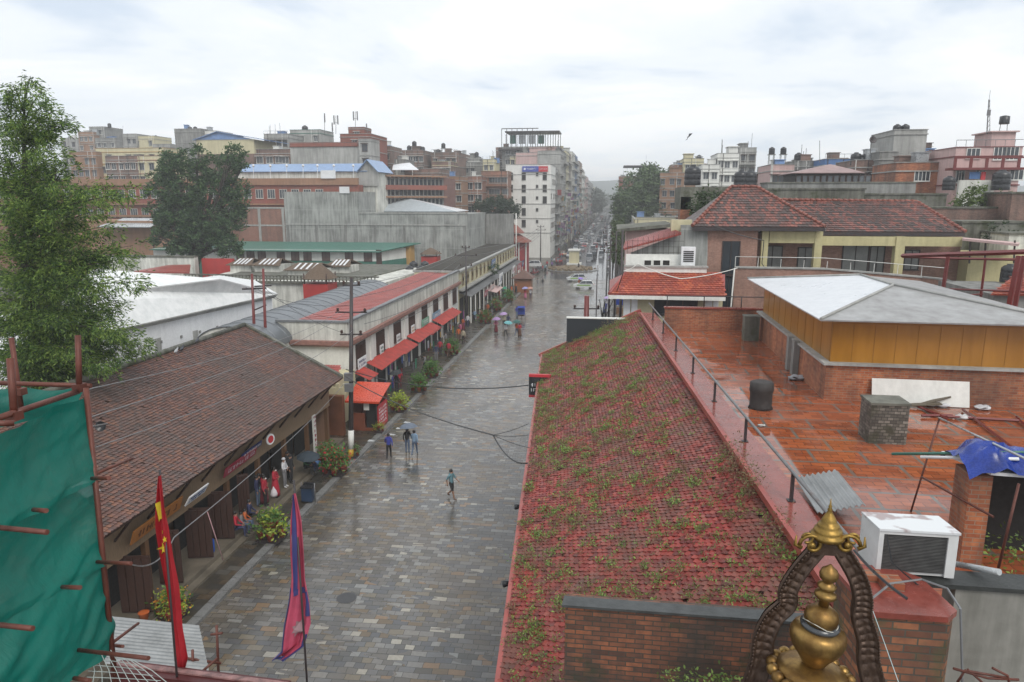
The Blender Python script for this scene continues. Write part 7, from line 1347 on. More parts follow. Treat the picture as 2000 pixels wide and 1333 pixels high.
# blue gable shed building
bg_ = thing('blue_gable_house', 'pale panelled building with blue gabled roof above the dark tree', 'building', D(440, 300, 170)); x0, x1 = D(385, 300, 170).x, D(497, 300, 170).x; z0 = D(440, 273, 170).z; z1 = D(440, 257, 170).z
m = MB(); m.box(x0, 170, 0, x1, 182, z0 - 3.4); m.build('brick_wall', B['brick_dull'], bg_); m = MB(); m.box(x0, 170.05, z0 - 3.4, x1, 182, z0); m.build('panel_wall', B['cream'], bg_)
xm = D(425, 257, 170).x; m = MB(); m.slab([(x0 - .6, 169.4, z0), (x0 - .6, 183, z0), (xm, 183, z1), (xm, 169.4, z1)], .15, (0, 0, 1)); m.slab([(xm, 169.4, z1), (xm, 183, z1), (x1 + 3, 183, z0 - .1), (x1 + 3, 169.4, z0 - .1)], .15, (0, 0, 1)); m.add([(x0, 169.9, z0), (x1, 169.9, z0), (xm, 169.9, z1 - .1)], [(0, 1, 2)]); m.build('roof', B['tin_blue'], bg_)
L('grey house with roof terrace and yellow cloth right of the blue gable', 515, 562, 262, 190, 10, B['conc_light'], fb=4, poles=4, railing=True); L('green-roofed tank house left of the red block', 566, 625, 254, 200, 10, B['conc_light'], fb=4, tanks=((.4, 1.7, .2),), bands=B['green_pl']); L('brick house below the green-roofed tank house', 500, 566, 292, 165, 10, B['brick_dull'], fb=4, ww=1.6)
# red block with big grey wall
L('large plain grey wall building with red top band', 566, 702, 279, 158, 14, B['conc_light'], fb=0, bands=B['brick_red'], parapet=.8, floors=7)
m = MB(); a, b = D(566, 287, 157.7), D(700, 279, 157.7); m.box(a.x, 157.7, a.z, b.x, 157.95, b.z); tag(m.build('red_band', B['brick_red']), 'dark red painted band across the large grey wall', 'band') if False else m.build('red_band', B['brick_red'], [o for o in C.objects if o.get('label') == 'large plain grey wall building with red top band'][0])
L('red rounded rooftop block right of the large grey wall', 664, 724, 262, 162, 12, B['brick_red'], fb=1, parapet=.6); L('small red box room on top of the red block', 680, 711, 249, 163, 5, B['brick_red'], fb=1, parapet=.3, tanks=()); L('grey corner tower under the red block', 700, 724, 272, 157, 6, B['conc_light'], fb=1, parapet=.3)
for i, (px, a, b) in enumerate(((634, 222, 262), (656, 226, 262), (649, 240, 262), (694, 218, 250), (716, 242, 262))):
    m = MB(); p, q_ = D(px, b, 165), D(px, a, 165); m.path([p, q_], .06, 5)
    for s_ in ((-.45, .45) if i in (1, 3) else (0.,)): m.box(q_.x + s_ - .12, 164.8, q_.z - 2., q_.x + s_ + .12, 165.0, q_.z); m.obox((q_.x + s_ / 2, 165, q_.z - 1.6), (abs(s_) / 2 + .02, 0, 0), (0, .04, 0), (0, 0, .04))
    tag(m.build('cell_antenna', B['steel']), ('leftmost phone antenna above the large grey wall', 'twin-panel phone antenna, second of the tall ones on the red block', 'short phone antenna between the two tall left ones', 'tallest twin-panel phone antenna over the small red box room', 'lone thin phone antenna at the right edge of the red block')[i], 'antenna')
# long blue roof building, red school
bl = thing('blue_roof_hall', 'long hall with pale blue sheet roof and small gabled right end', 'building', D(600, 340, 146)); x0, x1 = D(462, 335, 146).x, D(735, 335, 146).x; ze = D(600, 335, 146).z; zr = D(600, 320, 150).z
m = MB(); m.box(x0, 146.5, 0, x1, 156, ze - .1); m.build('wall', B['white_dirty'], bl); m = MB(); m.slab([(x0, 146, ze), (x1 - 2, 146, ze), (x1 - 2, 151, zr), (x0, 151, zr)], .12, (0, 0, 1)); m.slab([(x1 - 4.2, 145.4, ze - .2), (x1 - 4.2, 156, ze - .2), (x1 - 1.8, 156, zr + .6), (x1 - 1.8, 145.4, zr + .6)], .12, (0, 0, 1)); m.slab([(x1 - 1.8, 145.4, zr + .6), (x1 - 1.8, 156, zr + .6), (x1 + .6, 156, ze - .2), (x1 + .6, 145.4, ze - .2)], .12, (0, 0, 1)); m.build('roof', P('pale_blue_roof', (.22, .33, .52), .4, .2), bl)
m = MB(); m.add([(x1 - 4, 146.2, ze - .2), (x1 + .4, 146.2, ze - .2), (x1 - 1.8, 146.2, zr + .5), (x1 - 4, 146.2, ze - 3), (x1 + .4, 146.2, ze - 3)], [(0, 3, 4, 1), (0, 1, 2)]); m.build('gable', B['conc_light'], bl)
rs_ = thing('red_brick_school', 'very long dull red building with brick parapet band and dark windows', 'building', D(500, 380, 143))
x0, x1 = D(-120, 360, 143).x, D(700, 360, 143).x; zp = D(500, 349, 143).z; zq = D(500, 362, 143).z
m = MB(); m.box(x0, 143, 0, x1, 145.9, zq); m.build('wall', B['brick_red'], rs_); m = MB(); m.box(x0, 142.6, zq, x1, 143.3, zp); m.build('parapet_band', B['brown_wall'], rs_)
zl = D(500, 398, 143).z; m = MB(); m.box(x0, 142.3, zl - .3, x1, 142.98, zl); m.box(x0, 142.5, D(500, 425, 143).z, x1, 142.98, D(500, 421, 143).z); m.build('ledge', B['brown_wall'], rs_)
for k in range(34):
    x = x0 + 2 + k * 2.6
    if x < x1 - 1:
        window(rs_, (x, 142.98, (zl + zq) / 2 + .1), 0, 1.5, 1.7, B['white_dirty'], B['glass'], False, 2)
        if k < 22: window(rs_, (x, 142.98, zl - 2.0), 0, 1.5, 1.7, B['white_dirty'], B['glass'], False, 2)
for i, px in enumerate((495, 528, 560, 592, 620, 652, 690)):
    p = D(px, 349, 142.8); m = MB(); q_ = D(px, 326, 142.8); m.tube(p, q_, .06, n=5); m.ball(q_ + V((0, 0, .2)), .28, 10); tag(m.build('globe_lamp', B['tin_white']), 'white globe lamp on a thin post, %s from the left on the red school roof' % ('first', 'second', 'third', 'fourth', 'fifth', 'sixth', 'seventh')[i], 'lamp', 'globe lamps on the red school roof')
m = MB(); a, b = D(627, 349, 142.4), D(655, 333, 142.4); m.box(a.x, 142.3, a.z, b.x, 142.5, b.z); tag(m.build('white_board', B['tin_white']), 'blank white board on the roof edge of the red school', 'board')
# right wing of the school running away to the right
rw = thing('red_school_wing', 'red columned wing of the school with long ledges receding right', 'building', D(760, 380, 150)); x0, x1 = D(690, 380, 148).x, D(862, 380, 160).x; zt = D(760, 345, 150).z
m = MB(); m.prism([(x0, 148), (x1, 163), (x1, 175), (x0, 160)], 0, zt); m.build('wall', P('wing_brown', (.2, .1, .08), .8, .3), rw)
dv = (V((x1, 163, 0)) - V((x0, 148, 0))).normalized(); nn = V((dv.y, -dv.x, 0))
for py in (343, 366, 385): z = D(760, py, 151).z; m = MB(); c_ = (V((x0, 148, z)) + V((x1, 163, z))) / 2 + nn * .6; m.obox(c_, dv * (V((x1 - x0, 15, 0)).length / 2), nn * .6, (0, 0, .16 if py != 366 else .5)); m.build('ledge', B['brown_wall'] if py != 366 else B['brick_red'], rw)
Lw = V((x1 - x0, 15, 0)).length
for k in range(22):
    c_ = V((x0, 148, 0)) + dv * (Lw * (k + .5) / 22) + nn * .15; m = MB(); m.obox((c_.x, c_.y, (zt + 4) / 2), dv * .14, nn * .15, (0, 0, (zt - 4) / 2)); m.build('column', B['conc'], rw)
for rowz in (355, 376, 395):
    for k in range(21): c_ = V((x0, 148, 0)) + dv * (Lw * (k + 1) / 22) + nn * .02; window(rw, (c_.x, c_.y, D(760, rowz, 151).z), math.atan2(dv.y, dv.x), .8, 1.3, B['conc_light'], B['glass'], False, 0)
# brick jumble to the right
L('brick house with a long mossy cornice behind the gable end', 724, 762, 286, 175, 10, B['brick_dull'], fb=3, poles=3); L('low grey roof house right of the mossy cornice house', 762, 790, 312, 178, 9, B['conc'], fb=3); L('brick house crowned by three tanks on the left skyline', 785, 826, 294, 205, 12, B['brick_dull'], fb=4, tanks=((.25, 1.3, .8), (.5, 1.3, 2.), (.9, 1.3, .4)), stair=((.4, .8, 2),))
L('brick house with pale roof sheets below the three-tank house', 790, 862, 330, 165, 8, B['brick_dull'], fb=5); m = MB(); m.slab([D(766, 332, 160), D(818, 332, 160), D(800, 318, 166), D(768, 322, 166)], .1, (0, 0, 1)); tag(m.build('roof_sheet', B['tin_white']), 'white metal roof sheets over the red school wing', 'roof')
L('grey-topped brick house with two tanks above the apartments', 842, 894, 298, 210, 12, B['brick_dull'], fb=4, tanks=((.2, 1.2, .5), (.4, 1.2, 2.2)), railing=True, bands=B['conc']); L('brown house with small yellow balcony', 845, 880, 316, 185, 9, B['brick_dull'], fb=4, bands=B['cream'], balc={1: 'f'}); L('plain brown brick house below the yellow balcony house', 858, 900, 345, 180, 9, B['brown_wall'], fb=4)
L('orange brick apartment house with grey storey lines', 897, 940, 345, 190, 10, B['brick'], fb=3, bands=B['conc_light'], ww=1.7, wh=1.6, balc={1: 'f'}); L('wide orange brick apartment house beside the white building', 940, 992, 335, 198, 10, B['brick'], fb=4, bands=B['brown_wall'], ww=1.6, balc={0: 'f', 1: 'f'}); L('dark grey rooftop shed house above the orange apartments', 905, 968, 318, 230, 10, B['conc'], fb=5, tanks=((.1, 1.1, .3), (.85, 1.1, .3)), poles=4)
L('brown-grey roof house left of the tall mixed block', 940, 970, 322, 240, 10, B['conc'], fb=2)
for i in range(10):   # low infill roofs between
    px = 130 + i * 86; L('low %s roof filling a gap in the left city, %s from the left' % (('brown', 'grey', 'tan', 'grey', 'brick', 'brown', 'grey', 'brick', 'tan', 'grey')[i], ('first', 'second', 'third', 'fourth', 'fifth', 'sixth', 'seventh', 'eighth', 'ninth', 'tenth')[i]), px, px + 70, 300 + (i * 37) % 20, 280 + (i * 13) % 40, 20, B[('brown_wall', 'conc', 'cream', 'conc_light', 'brick_dull', 'brown_wall', 'conc', 'brick_dull', 'cream', 'conc')[i]], fb=6, parapet=.8, poles=2, stair=((.2, .45, 2.2),))
for i in range(7):
    px = 1290 + i * 100; L('low %s roof filling a gap in the right city, %s from the left' % (('brown', 'grey', 'tan', 'grey', 'brick', 'brown', 'grey')[i], ('first', 'second', 'third', 'fourth', 'fifth', 'sixth', 'seventh')[i]), px, px + 95, 338 - (i * 29) % 14, 200 + (i * 13) % 40, 20, B[('brown_wall', 'conc', 'cream', 'conc_light', 'brick_dull', 'brown_wall', 'conc')[i]], fb=6, parapet=.8, poles=2, stair=((.2, .45, 2.2),))
for sd, n_, a0, a1 in (('left', 26, 125, 960), ('right', 12, 1290, 1980)):   # the small houses that crowd the skyline
    q = random.Random(5 if sd == 'left' else 6)
    for i in range(n_):
        px = a0 + (a1 - a0) * (i + q.random() * .6) / n_; w_ = q.uniform(20, 36); col, mt = q.choice((('grey', 'conc'), ('pale grey', 'conc_light'), ('brick', 'brick_dull'), ('brown', 'brown_wall'), ('cream', 'cream'), ('white', 'white_dirty'), ('pink', 'pink'), ('orange brick', 'brick'))); tk_ = q.random() < .5
        L(lab('narrow %s house%s %s' % (col, ' with tank' if tk_ else '', [s for x_, s in ((210, 'above the near tree'), (340, 'by the dish pole'), (490, 'behind the dark tree'), (570, 'behind the blue gable roof'), (730, 'behind the red-banded block'), (850, 'above the red school wing'), (1000, 'near the tall mixed block'), (1440, 'around the white towers'), (1560, 'by the tank stands'), (1720, 'behind the roof pavilion'), (1860, 'by the grey tower'), (9999, 'behind the pink house')) if px < x_][0])), px, px + w_, q.uniform(296, 318) if sd == 'left' else q.uniform(322, 338), q.uniform(205, 265), 9, B[mt], fb=2, vis=350, parapet=q.choice((.5, .9, 1.2)), poles=q.choice((0, 0, 3)), tanks=((q.uniform(.2, .8), 1.3, q.choice((.3, 1.4))),) if tk_ else (), stair=((.1, .5, q.uniform(1.8, 3)),) if q.random() < .5 else None, balc={0: 'f'} if q.random() < .5 else None, bands=q.choice((None, B['white'], B['conc'])))
# ================================================================== TREES LEFT
dark = leafm('dark_leaf', [(.022, .055, .024), (.05, .105, .042), (.1, .175, .06)]); Yt = 104
tree('tree', 'big dense dark green tree in the middle of the left side', (D(385, 520, Yt).x, Yt, 0), 8, [((D(x, y, Yt).x, Yt + dy, D(x, y, Yt).z), (r, r, r * .85)) for x, y, r, dy in [(300 + 175 * q.random(), 300 + 190 * q.random(), .9 + q.random(), q.uniform(-2.5, 1)) for q in [random.Random(k) for k in range(26)]] + list(((385, 310, 2.6, 0), (345, 325, 2.8, 0), (420, 330, 3., 1), (320, 370, 2.6, 0), (365, 365, 3.4, -1), (410, 375, 3.4, 0), (450, 370, 2.4, 1), (320, 410, 2.6, 0), (360, 420, 3.4, -1), (410, 425, 3.3, 0), (445, 410, 2.6, 1), (345, 460, 2.8, 0), (390, 465, 3., -1), (425, 455, 2.6, 0), (385, 490, 1.6, 0), (312, 345, 1.6, 0), (465, 395, 1.5, 0)))], dark, .46, 9, 44, tr=.5, seed=21)
near = leafm('feathery_leaf', [(.018, .045, .014), (.055, .12, .024), (.13, .22, .04), (.24, .34, .07)])
nt_ = thing('tree', 'tall feathery green tree with drooping branches at the left edge', 'tree', (D(60, 760, 30).x, 30, 0)); rs = np.random.RandomState(31); Yn = 30.
tk = MB(); base = V((D(60, 760, Yn).x, Yn, 0)); tk.path([base, D(62, 600, Yn), D(52, 430, Yn), D(46, 250, Yn), D(50, 160, Yn)], [.3, .24, .16, .07, .02], 8)
tk.path([D(62, 560, Yn), D(20, 450, Yn), D(5, 330, Yn)], [.14, .09, .03], 7); tk.path([D(60, 520, Yn), D(95, 430, Yn), D(110, 330, Yn)], [.12, .07, .02], 7)
ce, ln_ = [], []
def branch(a, b, sub=7, dens=9, drop=.35, wd=.5):
    a, b = V(a), V(b); mid = (a + b) / 2 + V((0, 0, .15)); tk.path([a, mid, b], [.05, .03, .008], 5)
    for k in range(sub):
        f = (k + 1) / sub; p = a.lerp(b, f) + V((0, 0, .15 * math.sin(math.pi * f))); d = (b - a).normalized()
        for q in range(dens):
            e = p + V(tuple(rs.normal(0, 1, 3) * (wd * (1.1 - .5 * f), wd * (1.1 - .5 * f), wd * .38))) ; e.z -= abs(rs.normal(0, drop * .5)); ce.append(tuple(e)); dd = (e - p).normalized() + d * .6; ln_.append((dd.x, dd.y, dd.z - .15))
pxs = [(46, 165, 42), (70, 190, 40), (20, 180, 30), (95, 215, 25), (5, 215, 60), (60, 225, 50), (110, 240, 26), (35, 255, 60), (85, 265, 40), (60, 290, 60), (15, 300, 60), (105, 300, 40), (128, 238, 12)]
def reach(x0, y0, x1, y1, n_=1, **k): branch(D(x0, y0, Yn), D(x1, y1, Yn + rs.uniform(-1.8, 1.8)), **k)
for (x1, y1) in ((25, 165), (60, 150), (82, 178), (95, 195), (118, 238), (-10, 205), (10, 175)): reach(48, y1 + 60, x1, y1, sub=5, dens=6, wd=.26)
for (x1, y1) in ((112, 215), (132, 240), (100, 262), (85, 240), (-10, 240), (5, 265), (75, 285), (28, 230)): reach(47, y1 + 45, x1, y1, sub=6, dens=7, wd=.3)
for (x1, y1) in ((120, 300), (95, 330), (-10, 300), (20, 320), (70, 320), (115, 350), (130, 330), (0, 350), (45, 350), (85, 370)): reach(52, y1 + 50, x1, y1, sub=7, dens=9, wd=.42)
for (x1, y1) in ((135, 390), (175, 365), (240, 370), (205, 360), (110, 410), (-10, 400), (25, 395), (150, 430), (70, 420), (195, 410), (250, 375)): reach(58, y1 + 55, x1, y1, sub=8, dens=9, wd=.42)
for (x1, y1) in ((215, 440), (165, 470), (120, 460), (-10, 460), (30, 470), (80, 480), (260, 480), (230, 495), (190, 500), (140, 510), (245, 505)): reach(62, y1 + 45, x1, y1, sub=9, dens=10, wd=.46)
for (x1, y1) in ((175, 545), (205, 575), (270, 550), (150, 560), (110, 540), (60, 540), (10, 530), (-10, 580), (200, 610), (225, 600), (160, 600)): reach(62, y1 + 25, x1, y1, sub=9, dens=13, wd=.5)
for (x1, y1) in ((235, 640), (290, 675), (255, 655), (210, 650), (170, 640), (120, 620), (70, 610), (20, 620), (-10, 640), (235, 690), (200, 690), (150, 680), (100, 670), (50, 680), (10, 690), (185, 720), (130, 715), (80, 720), (30, 725), (215, 710), (160, 735), (100, 745)): reach(62, y1 + 5, x1, y1, sub=10, dens=14, wd=.5)
tk.build('trunk', M['bark'], nt_); m = MB(); leaves(m, ce, 17, .18, .22, .28, .26, rs, ln_); m.build('crown', near, nt_, uv=False)
# ================================================================== STREET LIFE
def at(px, py, z=0.): return G(px, py, z)
PI = math.pi
c = dict(navy=(.03, .035, .09), jeans=(.1, .14, .22), black=(.02, .02, .022), white=(.6, .6, .62), grey=(.2, .2, .21), red=(.4, .02, .04), blue=(.04, .05, .3), teal=(.12, .24, .28), orange=(.5, .12, .03), pink=(.5, .15, .25), brown=(.12, .06, .035), cream=(.45, .4, .3), maroon=(.15, .02, .03), purple=(.22, .12, .35), green=(.05, .16, .08), sky=(.2, .3, .42))
person('shorts', at(882, 974), -2.0, 'person in pale blue t-shirt and dark shorts striding alone across the paving', c['teal'], c['black'], c['brown'])
person('walk', at(760, 897), .2, 'person in bright blue jacket walking alone up the street', c['blue'], c['black'])
p = at(796, 886); person('hold', p, .1, 'person in dark top and jeans on the left under the shared grey umbrella', c['black'], c['jeans']); q_ = at(810, 890); person('walk', q_, 0, 'person in pale denim on the right under the shared grey umbrella', c['sky'], c['jeans'])
umbrella((p + q_) / 2 + V((0, 0, .05)), 'grey-blue umbrella shared by two people in the middle of the street', (.14, .17, .22), .62, 2.05, (-.1, .1))
far = [((969, 651), 'robe', 'pink', 'maroon', 'person in pink under the lone mauve umbrella by the kerb', (.35, .22, .42)), ((984, 640), 'stand', 'cream', 'black', 'person in cream behind the teal umbrella', (.4, .28, .5)), ((993, 640), 'stand', 'navy', 'black', 'person in navy behind the teal umbrella', None), ((988, 659), 'walk', 'white', 'black', 'person under the teal umbrella in mid street', (.15, .4, .42)), ((1009, 657), 'walk', 'orange', 'jeans', 'person in orange on the left under the dark green umbrella', (.04, .12, .11)), ((1015, 659), 'robe', 'red', 'brown', 'person in red on the right beside the dark green umbrella', None), ((1026, 584), 'robe', 'red', 'pink', 'person in red and pink under the lavender umbrella', (.3, .3, .55)), ((1036, 584), 'stand', 'white', 'navy', 'person in white shirt beside the lavender umbrella', (.45, .25, .2)), ((1131, 563), 'robe', 'orange', 'orange', 'person in orange under the bright purple umbrella by the white cars', (.3, .2, .6)), ((914, 640), 'stand', 'white', 'navy', 'person in white shirt standing by the dark pole', None), ((984, 584), 'stand', 'teal', 'black', 'person under a green umbrella at the cream row', (.04, .25, .15)), ((961, 618), 'stand', 'black', 'grey', 'person in black and white on the pavement by the cream row', None), ((1050, 562), 'stand', 'grey', 'grey', 'person in grey by the brown kiosk, left of two', None), ((1060, 562), 'stand', 'black', 'grey', 'person in black by the brown kiosk, right of two', None), ((775, 768), 'stand', 'black', 'black', 'person all in black in front of the awnings', (.03, .035, .04)), ((852, 705), 'stand', 'navy', 'grey', 'person in navy among the hanging clothes', None), ((860, 695), 'stand', 'red', 'black', 'person in red among the hanging clothes', None), ((896, 668), 'stand', 'orange', 'brown', 'person in orange near the far awnings', None), ((905, 672), 'stand', 'cream', 'black', 'person in cream near the far awnings', None), ((1184, 605), 'stand', 'white', 'blue', 'person in white beside the blue tarp stall on the right', (.5, .4, .65))]
for i, ((px, py), ps, a, b, lb, um) in enumerate(far):
    z = .14 if (G(px, py).x < -15.9 and G(px, py).y < 150) else 0; p = at(px, py, z); person(ps, p, R.uniform(-.5, .5) + (PI if i % 3 == 0 else 0), lb, c[a], c[b], group=None)
    if um: umbrella(p + V((.12, .1, .05)), 'umbrella held by the ' + lb.split(' under ')[0][:60], um, .55, 2.0, (R.uniform(-.15, .15), -.1))
# umbrella labels by look
ul = {(.35, .22, .42): 'lone mauve umbrella by the kerb in mid distance', (.4, .28, .5): 'purple umbrella just behind the teal one', (.15, .4, .42): 'teal umbrella in the middle of the street', (.04, .12, .11): 'flat dark green umbrella right of the teal one', (.3, .3, .55): 'lavender umbrella beyond the blue rickshaw', (.45, .25, .2): 'small brownish umbrella beside the lavender one', (.3, .2, .6): 'bright purple umbrella in front of the white cars', (.04, .25, .15): 'green umbrella in front of the cream row', (.03, .035, .04): 'black umbrella in front of the red awnings', (.5, .4, .65): 'pale lilac umbrella beside the right-hand pole'}
ui = 0
for o in list(C.objects):
    if o.get('category') == 'umbrella' and o['label'].startswith('umbrella held'):
        mt = [k for k in o.children if k.name.startswith('canopy')][0].data.materials[0].name
        for k, v in ul.items():
            if mt == 'cloth_%02d_%02d_%02d' % tuple(int(x * 99) for x in k): o['label'] = v
# people under the arcade, on the plinth
Z = .45
arc = [((557, 952), 'fold', -1.3, 'white', 'grey', 'guard in white cap and dark vest standing arms folded on the arcade step', dict(hat=(.6, .6, .62), shoe=(.6, .6, .6), mask=True)), ((569, 944), 'stand', -1.4, 'black', 'black', 'person in black behind the white-capped guard', {}), ((535, 990), 'stand', -1.2, 'red', 'black', 'masked person in red jacket with black trousers holding a white bag', dict(mask=True)), ((548, 972), 'robe', -1.3, 'red', 'red', 'masked person in red shawl right of the white bag', dict(mask=True)), ((517, 985), 'robe', -1.2, 'red', 'maroon', 'person in long dark red sari left of the white bag', dict(mask=True, hair='long')), ((484, 988), 'stand', -1.1, 'navy', 'jeans', 'person in navy top and blue jeans near the wooden post', {}), ((498, 984), 'stand', -1.2, 'black', 'teal', 'person in black and teal beside the sari wearer', {}), ((522, 935), 'stand', -1.3, 'black', 'black', 'person in dark coat in the shadow behind the red group', {}), ((590, 925), 'sit', -1.3, 'green', 'black', 'person crouching under a dark umbrella at the arcade corner', {}), ((603, 920), 'sit', -1.3, 'black', 'navy', 'second person crouching at the arcade corner', {}),
       ((478, 1022), 'sit', -1.0, 'navy', 'black', 'person in navy sitting rightmost on the arcade step', dict(shoe=(.3, .02, .03))), ((466, 1030), 'sit', -1.0, 'orange', 'jeans', 'child in orange sitting on the arcade step', {}), ((455, 1036), 'sit', -1.0, 'grey', 'jeans', 'person in grey sitting on the arcade step beside the child', {}), ((443, 1046), 'sit', -1.0, 'red', 'navy', 'person in red sitting leftmost on the arcade step', {})]
for (px, py), ps, rz, a, b, lb, kw in arc:
    p = at(px, py, Z + (.0)); p.x = max(min(p.x, -17.85), -18.25); sc_ = .78 if 'child' in lb else 1.
    if ps == 'sit': p.x = -17.65; p.z = Z + .0; person('sit', p + V((0, 0, .0)), rz - .3, lb, c[a], c[b], scale=sc_, **kw)
    else: person(ps, p, rz - .3, lb, c[a], c[b], scale=sc_, **kw)
umbrella(at(596, 922, Z) + V((.2, -.1, -.65)), 'dark umbrella over the crouching people at the arcade corner', (.03, .045, .06), .7, 2.0, (.1, -.1))
p = at(535, 990, Z); m = MB(); p.x = max(p.x, -18.0); p = p + V((.1, -.1, .62)); m.lathe(p, [(.02, -.0), (.16, .02), (.19, .15), (.13, .35), (.04, .5), (.03, .55)], 12); tag(m.build('shopping_bag', cloth((.62, .58, .6))), 'white plastic bag held by the masked person in red', 'bag')
q = random.Random(4)
for i in range(16):   # shoppers on the left pavement
    y = 60 + i * 5.6 + q.uniform(-1.5, 1.5); a, b = q.choice(('white', 'red', 'navy', 'orange', 'grey', 'pink', 'teal', 'green')), q.choice(('black', 'jeans', 'brown', 'maroon'))
    person(q.choice(('stand', 'walk', 'robe', 'tee', 'hold')), (q.uniform(-18.4, -16.5), y, .14), q.uniform(0, 6), lab('shopper in %s top and %s trousers %s' % (a, b, 'at the %s red awning' % ('second', 'third', 'fourth', 'fifth', 'sixth', 'last')[min(5, int(i))] if i < 6 else 'before the %s of the cream row' % ('near end' if i < 9 else 'middle' if i < 13 else 'far end'))), c[a], c[b])
# ------------------------------------------------------------------ planters
fol = [leafm('planter_lime', [(.2, .27, .04), (.42, .5, .07)]), leafm('planter_green', [(.05, .12, .03), (.14, .27, .06)]), cloth((.5, .03, .04)), cloth((.55, .25, .03))]
def planter(px, py, label, s=1., z=.14, kinds=(0, 1), flowers=None, n_=5):
    p = at(px, py, z); t = thing('planter', label, 'planter', p, None); rs = np.random.RandomState(int(px)); m = MB(); m.box(p.x - .45 * s, p.y - .45 * s, p.z, p.x + .45 * s, p.y + .45 * s, p.z + .12); m.lathe(p + V((0, 0, .12)), [(.1 * s, 0), (.1 * s, .35 * s)], 8); m.build('stand', M['steel_dark'], t)
    po = MB(); fm = [MB(), MB()]; fl = MB()
    for k in range(n_ * 2):
        a = 2 * PI * k / n_ + (.3 if k >= n_ else 0); r = (.42 if k < n_ else .2) * s; b = p + V((r * math.cos(a), r * math.sin(a), .12 + (0 if k < n_ else .38) * s)); m = MB(); m.lathe(b, [(.1 * s, 0), (.15 * s, .26 * s), (.17 * s, .28 * s), (.13 * s, .24 * s)], 10); m.build('pot', M['terracotta'], t)
        leaves(fm[k % 2], [tuple(b + V((0, 0, .4 * s)))], 70, .17 * s, (.36 * s, .36 * s, .36 * s), -.3, .45, rs)
        if flowers is not None: leaves(fl, [tuple(b + V((0, 0, .42 * s)))], 30, .08 * s, (.4 * s, .4 * s, .3 * s), 0, .8, rs)
    for f, k in zip(fm, kinds): f.build('foliage', fol[k], t, uv=False)
    if flowers is not None: fl.build('flowers', fol[flowers], t, uv=False)
    return t
planter(532, 1052, 'tiered planter of lime and green plants with red pots, nearest the arcade people', 1.25, kinds=(0, 1), flowers=None); planter(655, 925, 'large planter with red and orange flowers beside the pole foot', 1.35, kinds=(1, 1), flowers=2); planter(640, 905, 'dark red-leaved planter behind the flower planter', 1.1, kinds=(1, 1), flowers=2)
planter(779, 803, 'bright lime planter beyond the red booth', 1.2, kinds=(0, 0)); planter(818, 765, 'green planter in red frame in front of the awnings', 1.3, kinds=(1, 1)); planter(842, 737, 'second green planter in front of the awnings', 1.3, kinds=(1, 1)); planter(741, 845, 'small lime plant in one pot at the booth corner', .6, kinds=(0, 0), n_=2)
planter(882, 693, 'green planter beside the last red awning', 1.4, kinds=(1, 1)); planter(948, 632, 'green planter with red pots near the scooter', 1.5, kinds=(1, 1), flowers=2); planter(968, 608, 'far green planter on the cream row pavement', 1.6, kinds=(1, 1), flowers=2); planter(992, 590, 'farthest green planter on the left pavement', 1.6, kinds=(1, 1)); planter(338, 1205, 'planter partly hidden behind the red flag', 1.0, kinds=(0, 1), flowers=3); planter(690, 893, 'small white-flowered pot at the pole foot', .7, kinds=(1, 1), n_=2)
for i, (px, py) in enumerate(((252, 1208), (266, 1190))): p = at(px, py, .45); p.x = -17.6; m = MB(); m.lathe(p, [(.13, 0), (.2, .3), (.22, .32), (.18, .28)], 12); tag(m.build('flower_pot', P('orange_pot', (.5, .12, .03), .5, .2)), ('left orange flower pot above the tin shelter', 'right orange flower pot above the tin shelter')[i], 'flower pot')
# bin, bucket
p = at(603, 980, .14); t = thing('litter_bin', 'dark blue litter bin on a steel frame at the pavement edge', 'bin', p); m = MB(); m.prism([(p.x - .3, p.y - .25), (p.x + .3, p.y - .25), (p.x + .3, p.y + .25), (p.x - .3, p.y + .25)], p.z + .1, p.z + .85); m.build('body', P('bin_blue', (.025, .05, .1), .4, .2), t); m = MB(); m.box(p.x - .34, p.y - .29, p.z + .85, p.x + .34, p.y + .29, p.z + .93); m.box(p.x - .3, p.y + .1, p.z + .93, p.x + .3, p.y + .25, p.z + 1.05); m.build('lid', M['black'], t); m = MB()
for x in (-.38, .38): m.tube((p.x + x, p.y, p.z), (p.x + x, p.y, p.z + 1.1), .03, n=6)
m.build('frame', M['steel'], t)
p = at(620, 912, .45); tag(MB().lathe(p, [(.14, 0), (.19, .3), (.2, .32), (.16, .1)], 14).build('bucket', cloth((.12, .25, .5))), 'light blue bucket on the arcade step corner', 'bucket')
p = at(352, 1075, .45); tag(MB().lathe(V((-18.0, p.y, .45)), [(.17, 0), (.2, .1), (.2, .6), (.08, .7), (.08, .8)], 14).build('water_bottle', cloth((.02, .1, .45))), 'blue water jar standing beside an arcade door', 'jar')
m = MB(); a = XX(405, 1000, -17.6); b = G(437, 1098, .14); m.path([a, b], .02, 6); tag(m.build('pole_prop', cloth((.5, .3, .32))), 'thin pink and white pole leaning from the arcade step', 'pole')
for i, (px, py) in enumerate(((725, 862), (795, 826), (780, 838), (765, 850), (752, 826))):
    p = at(px, py, .006 if G(px, py).x > -15.7 else .14); m = MB(); m.add([p + V((-.25, -.12, .01)), p + V((.2, -.15, .03)), p + V((.27, .12, .01)), p + V((-.2, .16, .05))], [(0, 1, 2, 3)]); tag(m.build('scrap', cloth((.5, .52, .52))), 'pale wet scrap of packaging on the paving near the red booth', 'litter', 'pale scraps near the red booth')
m = MB(); m.lathe(at(677, 1168, .003), [(.42, 0), (.42, .008)], 24); tag(m.build('manhole_cover', P('manhole', (.05, .05, .052), .4, .3, 5)), 'round dark manhole cover in the foreground paving', 'manhole')
